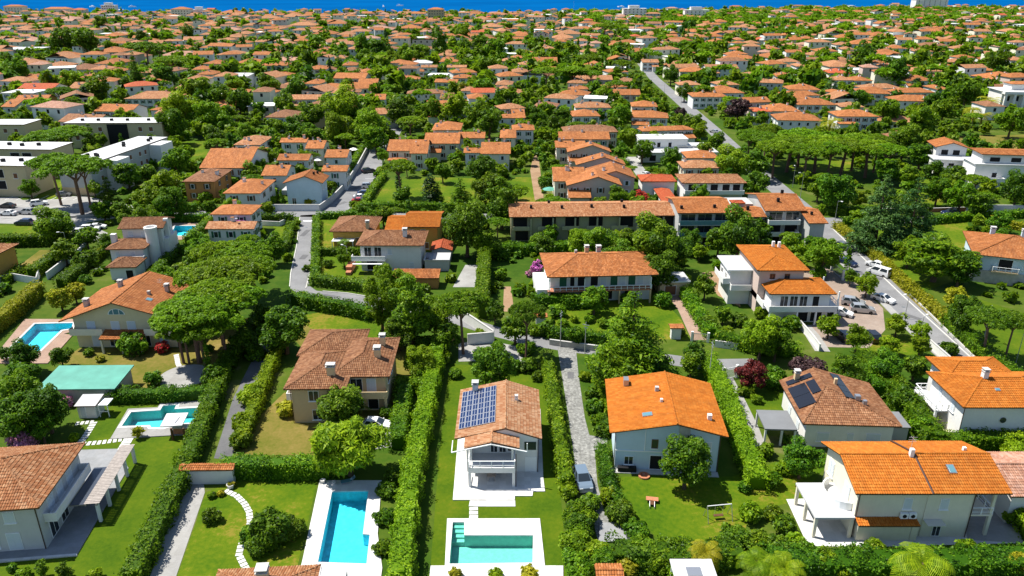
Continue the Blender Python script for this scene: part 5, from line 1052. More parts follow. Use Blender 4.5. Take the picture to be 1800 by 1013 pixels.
R4 = """210 490 690 738 h o w,490 780 770 820 h o w,70 380 787 848 h o w,0 230 727 783 h o c,150 370 590 632 h o w,105 375 637 672 h o w,890 1185 617 652 h o w,890 1210 667 712 h o w,645 860 607 658 h o w,510 610 622 662 h o w,465 610 532 565 h o w,610 740 532 568 h o w,975 1170 527 568 h o w,990 1245 472 502 h t w,1210 1330 447 472 h o c,1415 1620 472 498 h o r,1575 1830 502 558 h o w,1580 1720 602 638 x b w,430 580 477 515 h r w,430 625 417 470 h t c
60 185 507 540 h o w,200 300 437 468 h t w,0 110 552 585 h t w,270 380 402 418 x b w,5 155 372 408 h o w,350 500 332 362 h o w,520 610 317 348 h t w,570 770 277 312 h o w,730 880 222 252 h o w,780 930 342 375 h o k,1030 1160 337 362 h t w,740 845 417 442 h o w,1080 1280 297 322 h b c,1310 1520 317 345 h o w,1490 1660 242 278 h o w,1260 1450 412 438 h t k,1710 1830 372 425 h o w,1710 1830 327 352 h t w,900 1020 267 295 h o w
590 710 202 235 h t w,650 790 177 200 h o w,1240 1410 180 205 h o c,1330 1420 127 158 h o c,450 610 142 175 f w w,0 75 185 220 h o w,100 180 217 248 h o w,920 1030 372 410 f w w,1080 1280 200 228 h o c,260 350 225 250 h t c,240 330 250 272 h o c,1110 1240 150 180 h o w,850 950 80 108 h o c,590 720 60 90 h o c,360 450 90 120 h o c,940 1050 110 145 f w k,1070 1160 85 105 h t w,1480 1580 195 225 h t c,1560 1680 175 205 h t w,1680 1800 195 225 h t c,1230 1350 75 98 f w w,200 330 145 180 h t c,70 180 68 88 h t w
380 500 165 190 h t c,720 810 130 160 h t c,880 1000 200 225 h t w,1040 1080 235 260 h o w,0 90 318 345 h o c,140 260 292 330 h t c,1180 1260 250 275 h t w,1620 1720 295 330 h t c,830 920 440 470 h t w,920 1030 425 465 h o w,1150 1250 110 135 h t c,1580 1700 85 110 h t w,1440 1560 85 110 h t c,430 560 195 220 h t c,1720 1800 120 160 h t w,480 600 240 262 h o c,250 330 320 350 h b w,1190 1290 600 630 h o w,890 1000 940 975 h b w"""
R5 = """1280 1510 262 358 h b o,1400 1740 152 262 x o w,1620 1800 110 185 h o w,1640 1830 15 100 h t w,1565 1830 345 440 h o w,1475 1770 517 588 h o w,1440 1785 636 690 x t w"""
R6 = """165 355 50 82 x o w,345 475 82 125 x o c,145 370 162 208 x o w,480 640 140 188 x o w,35 215 255 315 x o w,460 640 242 285 x o w,920 1205 65 142 x o c,1080 1205 85 160 x o c,1180 1430 0 90 x o c,1235 1440 -78 -5 h o c,1420 1610 8 52 x o c,1460 1580 122 155 x o w,1580 1790 82 162 x o c,1715 1830 -5 50 h o c"""
R7 = """305 520 70 118 x o c,390 700 75 150 g o k,330 690 5 60 x o k,450 800 152 240 g o k,290 520 260 355 x o c,385 775 260 385 g o k,540 875 215 335 g o k,1230 1460 135 192 h o w,1200 1470 205 262 h t c,915 1010 -30 0 h o w"""
EX = dict(zip([('R1', 0)], ['']))
ROOFM = {'o': ('orange', 'o'), 't': ('terracotta', 't'), 'b': ('brown', 'b'), 'r': ('red', 'r'), 'p': ('pinkish', 'p'), 'w': ('flat white', 'wflat')}
WALLM = {'w': ('white', 'white'), 'c': ('cream', 'ivory'), 'k': ('pinkish', 'pink'), 'g': ('grey', 'grey'), 'o': ('orange', 'orange'), 'y': ('ochre', 'ochre'), 'b': ('brown', 'olive'), 'r': ('rosy', 'pink'), 'p': ('pinkish', 'pink')}
RT = {'h': 'h', 'g': 'gy', 'x': 'gx', 'f': 'f'}; RTN = {'h': 'hip-roofed', 'g': 'gabled', 'x': 'ridge-roofed', 'f': 'flat-roofed'}
wmesh_small = {}
def small_window(sm):
    if sm not in wmesh_small:
        b = MB(); b.box(0, 1.1, -.06, .02, 0, 1.5); b.box(.12, .98, -.075, -.06, .12, 1.38, 1); b.box(-.5, -.02, -.06, -.01, 0, 1.5, 2); b.box(1.12, 1.6, -.06, -.01, 0, 1.5, 2)
        wmesh_small[sm] = b.mesh('window', [M['trim'], M['glass'], M[sm]])
    return wmesh_small[sm]
chim = MB().box(-.35, .35, -.35, .35, -.6, 1.0).box(-.45, .45, -.45, .45, 1.0, 1.12, 1).mesh('chimney', [M['white'], M['t']])
aerial = MB().bar((0, 0, -.2), (0, 0, 2.0), .03, n=4).bar((-.5, 0, 1.9), (.5, 0, 1.9), .02, n=4).bar((-.4, 0, 1.6), (.4, 0, 1.6), .02, n=4).bar((0, -.4, 1.75), (0, .4, 1.75), .02, n=4).lathe([(.05, 1.0), (.32, 1.12), (.34, 1.14)], 8).mesh('antenna', M['alu'])
NH = 0
def overlaps(x, y, hw, hd, gap=1.0):
    for a, b, c, d, rz in FOOT:
        if abs(a - x) < hw + c + gap and abs(b - y) < hd + d + gap: return True
    return False
def villa(x, y, w, d, ze, rt, rc, wc, rz=0.0, two=True, detail=1, desc=None, ap=.5):
    """x, y: middle of the front wall"""
    rn, rm = ROOFM[rc]; wn_, wm = WALLM[wc]
    h = House(None, x, y, math.degrees(rz), wm=wm, rm=rm, near=False, group='houses of the town')
    h.block(-w / 2 + .5, w / 2 - .5, .5, d - .5, ze, RT[rt], .32, .55, tiles=False, caps=False, fascia='wood' if rt != 'f' else 'white', ap=ap)
    if detail:
        n = max(1, int((w - 1.6) / 3.1)); sm = rnd.choice(['shut', 'shut', 'gshut', 'bshut', 'bshut']); me = small_window(sm)
        for fl in ((ze - 2.3, 1.0) if ze > 4.6 else (1.0,)):
            for k in range(n): inst('window', me, h.root, (-w / 2 + .5 + (w - 1) * (k + .5) / n - .55, .48, fl))
            if detail > 1:
                for k in range(2):
                    inst('window', me, h.root, (-w / 2 + .48, d * (.3 + .4 * k) + .5, fl), -math.pi / 2); inst('window', me, h.root, (w / 2 - .48, d * (.3 + .4 * k) - .5, fl), math.pi / 2)
        if rt != 'f':
            for k in range(rnd.choice([1, 1, 2, 3])):
                cx_, cy_ = rnd.uniform(-w * .35, w * .35), rnd.uniform(d * .2, d * .8); inst('chimney', chim, h.roof, (cx_, cy_, h.top(cx_, cy_)), 0, rnd.uniform(.7, 1.15))
        if detail > 1 and rt != 'f' and rnd.random() < .7:
            ax, ay = rnd.uniform(-w * .3, w * .3), rnd.uniform(d * .35, d * .65); inst('antenna', aerial, h.roof, (ax, ay, h.top(ax, ay)), rnd.uniform(0, 3))
        if rt == 'f' and (detail > 1 or w > 10):
            inst('roof_vent', chim, h.roof, (w * .2, d * .6, ze + .4), 0, .8)
    if rt != 'f' and w > 11 and detail and rnd.random() < .45:          # a lower wing
        sx = rnd.choice([-1, 1]); ww = rnd.uniform(.3, .45) * w; a0 = -w / 2 + .8 if sx < 0 else w / 2 - .8 - ww
        h.block(a0, a0 + ww, -rnd.uniform(1.8, 3.2), .45, max(3.0, ze - 2.6), rnd.choice(['gx', 'h', 's']), .3, .45, tiles=False, rm=rm)
    px, py = PX(x, y, ze)
    PEND.append((h.root, desc or f'{wn_} {RTN[rt]} house with {rn} {"roof" if rc == "w" else "tiles"}', px, py)); return h
def parse(txt, ox, oy, k=4.0, gap=True):
    out = []
    for it in txt.replace('\n', ',').split(','):
        a = it.split(); x0, x1, yr, ye = (float(v) for v in a[:4]); rt, rc, wc = a[4:7]
        px0, px1, pr, pe = ox + x0 / k, ox + x1 / k, oy + yr / k, oy + ye / k
        ze = 6.0 if pe > 60 else 7.0
        if k == 4 and rt == 'f': ze = 7.0
        xa, ya = G(px0, pe, ze); xb, yb = G(px1, pe, ze); w = xb - xa; x = (xa + xb) / 2
        lo, hi = 5.0, 26.0
        for _ in range(18):                             # depth of the roof that shows as tall as it does
            d = (lo + hi) / 2
            z, yy = (ze + .32 * w / 2, ya + d) if rt == 'g' else ((ze, ya + d) if rt == 'f' else (ze + .32 * min(d, w) / 2, ya + d / 2))
            if PX(x, yy, z)[1] > pr: lo = d
            else: hi = d
        out.append((x, ya, w, min(d, 24.0 if w > 14 else 15.0), ze, rt, rc, wc))
    return out
LISTED = []
FAR = MB(); MAXH = 300 - 27
def far_house(b, x, y, w, d, ze, rt, ri, wi, rz):
    c, q = math.cos(rz), math.sin(rz); T = lambda p: (x + c * p[0] - q * p[1], y + q * p[0] + c * p[1], p[2])
    for f in (((-w / 2, 0), (w / 2, 0)), ((w / 2, 0), (w / 2, d)), ((w / 2, d), (-w / 2, d)), ((-w / 2, d), (-w / 2, 0))):
        b.poly([T((*f[0], 0)), T((*f[1], 0)), T((*f[1], ze)), T((*f[0], ze))], wi)
    n = max(1, int(w / 4.5))
    for k in range(n):
        xx = -w / 2 + w * (k + .5) / n
        b.poly([T((xx - .6, -.03, ze - 2.4)), T((xx + .6, -.03, ze - 2.4)), T((xx + .6, -.03, ze - .8)), T((xx - .6, -.03, ze - .8))], 9)
    P, E = roof_planes(-w / 2 - .5, w / 2 + .5, -.5, d + .5, ze, rt, .32 if ri != 5 else .02)
    for pl in P: b.poly([T(p) for p in pl], ri, plane_uv(pl)[4])
for txt, ox, oy in ((R7, 900, 230), (R6, 450, 230), (R5, 0, 230), (R3, 900, 0), (R2, 450, 0), (R4, 1350, 0), (R1, 0, 0)):
    for v in parse(txt, ox, oy): LISTED.append((v, txt in (R5, R6, R7)))
LISTED.sort(key=lambda q: q[0][1])
for (x, y, w, d, ze, rt, rc, wc), hand in LISTED:
    s = ppm(x, y)
    if w * s < 7: continue
    if not hand:
        w = min(w, 34)
        while d > 7 and overlaps(x, y + d / 2, w / 2 * .8, d / 2, -.8): d -= 1.0
        if overlaps(x, y + d / 2, w / 2 * .6, d / 2 * .7, -1.2): continue
    rz = 0.0 if hand else rnd.choice([rnd.gauss(0, .06), rnd.gauss(.12, .12), rnd.gauss(-.12, .1)])
    if not hand and y > 420 and rnd.random() < .15: rc = {'o': 't', 't': 'p'}.get(rc, rc)
    if NH >= MAXH: FOOT.append((x, y + d / 2, w / 2, d / 2, rz)); far_house(FAR, x, y, w, d, ze, RT[rt], 'otbrpw'.index(rc), {'w': 5, 'c': 6, 'k': 7, 'g': 8}.get(wc, 5), rz); continue
    villa(x, y, w, d, ze if not hand else ze, rt, rc, wc, rz, True, 2 if s > 4 else (1 if s > 2.0 else 0), ap=.56 if rt == 'g' else .5); NH += 1
# further houses between and beyond them: the largest as houses of their own, the rest as one mass of roofs
row = 0; y = 330.0; cand = []
while y < 1640:
    step = 19 + y * .006; x = -y * .76 - 30
    while x < y * .76 + 30:
        wd = rnd.choice([8.5, 10, 11, 12, 14, 16, 20]) * rnd.uniform(.9, 1.1); xx = x + wd / 2 + rnd.uniform(-2, 3); yy = y + rnd.uniform(-4, 4)
        shore = np.interp(xx, [p[0] for p in SHORE], [p[1] for p in SHORE])
        dens = .92 if y > 700 else .62
        if xx > 60: dens *= .82
        if y > 700: dens *= .92
        if -260 < xx < 60 and 420 < y < 640: dens *= .6
        if yy < shore - 45 and rnd.random() < dens: cand.append((xx, yy, wd))
        x += wd + rnd.uniform(5, 13)
    y += step
FARM = [M['o'], M['t'], M['b'], M['r'], M['p'], M['white'], M['ivory'], M['pink'], M['grey'], M['dark']]
near_road = lambda x, y, g: any(inside((x + a, y + b), p) for p in KOUT for a in (-g, g) for b in (-g, g))
for xx, yy, wd in cand:
    d = rnd.uniform(9, 12.5)
    if overlaps(xx, yy + d / 2, wd / 2, d / 2, 1.5): continue
    if yy < 700 and (near_road(xx, yy + d / 2, 7) or any(inside((xx, yy + d / 2), p) for p in TALLKEEP)): continue
    rc = rnd.choices('otbrp', [42, 36, 14, 3, 5])[0]; wc = rnd.choices('wckg', [50, 28, 12, 6])[0]; rt = rnd.choices('hxgf', [55, 24, 16, 5])[0]; rz = rnd.choice([rnd.gauss(0, .1), rnd.gauss(.25, .12), rnd.gauss(-.2, .12)]); rc = 'w' if rt == 'f' else rc
    ze = rnd.choice([3.6, 5.4, 6.2, 7.0, 9.4]) + (rnd.choice([0, 0, 3.0]) if yy > 950 else 0)
    if NH < MAXH: villa(xx, yy, wd, d, ze, rt, rc, wc, rz, True, 1 if yy < 620 else 0); NH += 1
    else:
        FOOT.append((xx, yy + d / 2, wd / 2, d / 2, rz))
        far_house(FAR, xx, yy, wd, d, ze, RT[rt] if rt != 'f' else 'h', 'otbrpw'.index(rc), {'w': 5, 'c': 6, 'k': 7, 'g': 8}[wc], rz)
tag(FAR.build('distant_houses', FARM), 'mass of small orange and terracotta roofs reaching to the sea', None, None, 'stuff')
# ---------------------------------------------------------------- hedges and trees near the camera
hedge([(236, 1030), (330, 830), (366, 738), (402, 645), (444, 588), (462, 560)], 2.2, 2.4, 'leaf', 'tall loose hedge running between the big lawn and the shaded drive', rough=.27)
hedge([(424, 786), (446, 735), (470, 668), (498, 604)], 1.7, 2.0, 'leafl', 'bright hedge on the right bank of the shaded drive', rough=.27)
hedge([(398, 836), (470, 838), (580, 836)], 2.2, 2.6, 'hedge', 'thick straight hedge above the stepping stones, joined to the feathery tree', rough=.3)
hedge([(705, 1040), (712, 960), (726, 850), (744, 760), (768, 640), (774, 618)], 2.3, 2.9, 'leafl', 'broad tall hedge between the two nearest pools', rough=.3)
hedge([(700, 790), (706, 740), (712, 692)], 2.2, 2.4, 'hedge', 'short hedge screening the parked white hatchback')
hedge([(700, 690), (752, 690)], 2.0, 2.4, 'hedge', 'cross hedge closing the parking yard of the brown villa')
hedge([(960, 640), (973, 720), (984, 800), (994, 862)], 1.7, 2.3, 'leaf', 'hedge along the gravel drive beside the solar-roofed house', rough=.27)
hedge([(1243, 645), (1278, 715), (1300, 780), (1330, 860)], 2.6, 2.3, 'leafl', 'hedge between the bright orange house and the narrow garden path', rough=.27)
hedge([(1058, 796), (1066, 850), (1086, 898)], 1.5, 1.7, 'leafd', 'low hedge at the left corner of the shaded front lawn')
hedge([(1513, 640), (1560, 690), (1600, 735), (1640, 790)], 3.0, 2.8, 'leaf', 'loose dark hedge between the solar-strip bungalow and the margin house', rough=.4)
hedge([(1640, 790), (1720, 786), (1840, 786)], 2.4, 2.2, 'hedge', 'hedge below the margin house with the round window')
hedge([(1470, 402), (1530, 448), (1600, 514), (1660, 566)], 2.0, 1.8, 'leafy', 'long olive-yellow hedge following the main road verge', rough=.15)
hedge([(1668, 574), (1720, 620), (1790, 684), (1840, 730)], 2.6, 2.2, 'leaf', 'darker bushy hedge continuing along the main road verge', rough=.4)
hedge([(1482, 396), (1520, 394), (1560, 394)], 2.0, 2.0, 'hedge', 'clipped hedge at the street corner in front of the big conifers')
hedge([(1626, 394), (1700, 388), (1830, 380)], 2.0, 2.0, 'hedge', 'clipped hedge along the street behind the right lawn')
hedge([(1745, 395), (1830, 412)], 2.0, 2.0, 'leafy', 'yellow-green hedge behind the right margin villa')
hedge([(1480, 380), (1440, 376), (1540, 376)], 1.8, 2.2, 'hedge', 'hedge on the far side of the right cross street')
hedge([(-30, 604), (30, 556), (70, 520)], 2.2, 3.0, 'leafy', 'tall yellow-topped hedge beside the far left pool')
hedge([(-30, 434), (60, 432), (136, 430)], 2.4, 2.8, 'hedge', 'long clipped hedge below the left car park', rough=.08)
hedge([(134, 436), (100, 462), (58, 488)], 2.4, 2.4, 'hedge', 'diagonal clipped hedge beside the yellow margin house', rough=.08)
hedge([(190, 440), (150, 474), (110, 506)], 2.6, 2.2, 'leafd', 'dark loose hedge left of the white tower house')
hedge([(518, 536), (560, 544), (610, 552), (648, 562)], 2.4, 2.6, 'hedge', 'curved hedge behind the brown villa on the lane bend')
hedge([(552, 500), (600, 506), (650, 512), (728, 516)], 2.2, 2.2, 'hedge', 'boxed hedge on the outer lane bend')
hedge([(555, 498), (556, 440), (557, 390)], 1.6, 1.8, 'hedge', 'straight hedge edging the grey lane', rough=.1)
hedge([(560, 385), (620, 383), (690, 382)], 1.6, 1.8, 'hedge', 'hedge behind the tan bungalow', rough=.1)
hedge([(556, 448), (600, 449), (640, 448)], 1.6, 1.8, 'hedge', 'hedge in front of the tan bungalow', rough=.1)
hedge([(636, 372), (700, 372), (800, 373), (880, 373)], 2.2, 2.6, 'hedge', 'long dark hedge in front of the pine lawn', rough=.1)
hedge([(640, 366), (656, 338), (676, 312)], 1.8, 2.0, 'hedge', 'hedge dividing the car park from the pine lawn', rough=.1)
hedge([(612, 312), (626, 286), (640, 262)], 1.8, 2.4, 'hedge', 'hedge on the left side of the car park', rough=.15)
hedge([(464, 366), (482, 344), (500, 326)], 2.0, 2.4, 'hedge', 'hedge left of the tall narrow blue-white house', rough=.1)
hedge([(266, 390), (320, 390), (366, 390)], 2.0, 2.2, 'hedge', 'hedge behind the small blue pool', rough=.1)
hedge([(370, 394), (350, 412), (330, 428)], 1.8, 2.0, 'hedge', 'hedge beside the small blue pool', rough=.1)
hedge([(316, 442), (290, 470), (270, 492)], 2.0, 2.0, 'hedge', 'diagonal hedge right of the white tower house')
hedge([(512, 402), (502, 440), (480, 455)], 1.8, 2.0, 'hedge', 'hedge bordering the small lawn at the lane head', rough=.15)
hedge([(450, 392), (490, 392), (516, 392)], 1.8, 2.4, 'leafd', 'dark hedge at the lane head')
hedge([(180, 378), (230, 378)], 1.6, 1.8, 'hedge', 'hedge beside the car park wall')
hedge([(238, 372), (300, 372), (345, 372)], 2.0, 2.4, 'hedge', 'dark hedge in front of the left garden trees')
hedge([(848, 448), (900, 448), (1000, 444)], 2.6, 2.6, 'leaf', 'hedge below the long terrace block', rough=.3)
hedge([(848, 560), (850, 510), (852, 470)], 2.2, 4.2, 'leaf', 'tall upright green screen beside the pale driveway', rough=.25)
hedge([(940, 536), (1000, 540), (1060, 540)], 2.2, 2.4, 'leafd', 'hedge in front of the villa with green doors', rough=.3)
hedge([(968, 594), (1020, 600), (1070, 606)], 1.8, 2.0, 'hedge', 'hedge along the lane below the villa with green doors')
hedge([(1184, 486), (1214, 540), (1248, 594)], 2.2, 2.0, 'leaf', 'hedge on the right side of the brick path', rough=.3)
hedge([(1264, 604), (1330, 620), (1400, 626)], 2.2, 2.2, 'leaf', 'hedge above the lane end by the red maple', rough=.3)
hedge([(1052, 648), (1062, 690), (1072, 730)], 1.6, 1.4, 'leafl', 'low hedge in the strip garden beside the gravel drive')
hedge([(1350, 1000), (1420, 1002), (1500, 1006), (1600, 1006), (1700, 1004), (1840, 998)], 3.2, 2.2, 'leafd', 'dark shrub hedge across the foot of the large ivory house', rough=.5)
hedge([(1080, 985), (1180, 992), (1300, 986)], 3.0, 2.2, 'leafd', 'dark shrub belt at the bottom of the shaded lawn', rough=.5)
hedge([(1788, 800), (1800, 880), (1830, 960)], 3.6, 2.4, 'leafl', 'bright bushy border right of the large ivory house', rough=.5)
hedge([(200, 706), (300, 704), (360, 700)], 2.0, 2.0, 'leafd', 'hedge between the turquoise pool and the dry garden', rough=.3)
hedge([(10, 500), (40, 478)], 1.8, 1.8, 'hedge', 'short hedge below the yellow margin house')
hedge([(1530, 668), (1545, 700)], 2.5, 2.6, 'leafd', 'dark hedge behind the solar-strip bungalow')

T = tree_px
# the giant stone pines
for x, y, w, hp in ((334, 540, 136, 125), (396, 474, 146, 120), (440, 462, 96, 100), (378, 510, 130, 122), (308, 556, 92, 105), (352, 480, 100, 110), (412, 520, 104, 110), (430, 440, 110, 100), (350, 575, 100, 100), (380, 440, 90, 100), (322, 578, 84, 78), (388, 560, 90, 96)): T(x, y, w, 'p', 'pine', hp, desc='giant umbrella pine of the dense grove', lod=0)
T(366, 612, 22, 's', 'leafd', desc='ivy clump on a pine trunk', lod=1); T(364, 628, 16, 'c', 'leafd', 66, desc='dark slender cypress below the pines')
T(126, 290, 116, 'p', 'pine', 108, desc='tall umbrella pine in front of the flat-roofed blocks'); T(90, 282, 74, 'p', 'pine', 92, desc='tall umbrella pine in front of the flat-roofed blocks'); T(143, 288, 66, 'p', 'pine', 96, desc='tall umbrella pine in front of the flat-roofed blocks')
T(96, 236, 92, 'p', 'pine', 60, desc='wide umbrella pine in front of the flat-roofed blocks'); T(70, 238, 60, 'p', 'pine', 60, desc='wide umbrella pine in front of the flat-roofed blocks'); T(120, 228, 66, 'p', 'pine', 58, desc='wide umbrella pine in front of the flat-roofed blocks')
T(702, 290, 62, 'p', 'pine', 70, desc='dark umbrella pine on a slanting trunk over the lawn')
T(812, 528, 92, 'p', 'leaf', 120, desc='lone umbrella pine in the lane garden'); T(925, 545, 70, 'p', 'leafd', 110, desc='thin umbrella pine in the lane garden')
for x, y, w in ((1340, 240, 80), (1390, 246, 96), (1440, 248, 100), (1486, 252, 100), (1530, 256, 92), (1562, 262, 76), (1410, 236, 84), (1506, 244, 84), (1365, 256, 76), (1462, 258, 76), (1320, 236, 60), (1350, 226, 60), (1420, 262, 70), (1545, 246, 70)): T(x, y, w, 'p', 'pine', 66, desc='umbrella pine of the long dense row')
for x, y, w in ((960, 124, 54), (1010, 122, 50), (1084, 146, 42), (1036, 100, 40), (1064, 45, 38), (1094, 110, 40), (300, 105, 60), (255, 82, 60), (280, 84, 44), (1040, 128, 40), (1310, 132, 26), (1006, 128, 40)): T(x, y, w, 'p', 'pine', w * .85, desc='umbrella pine standing over the town roofs')
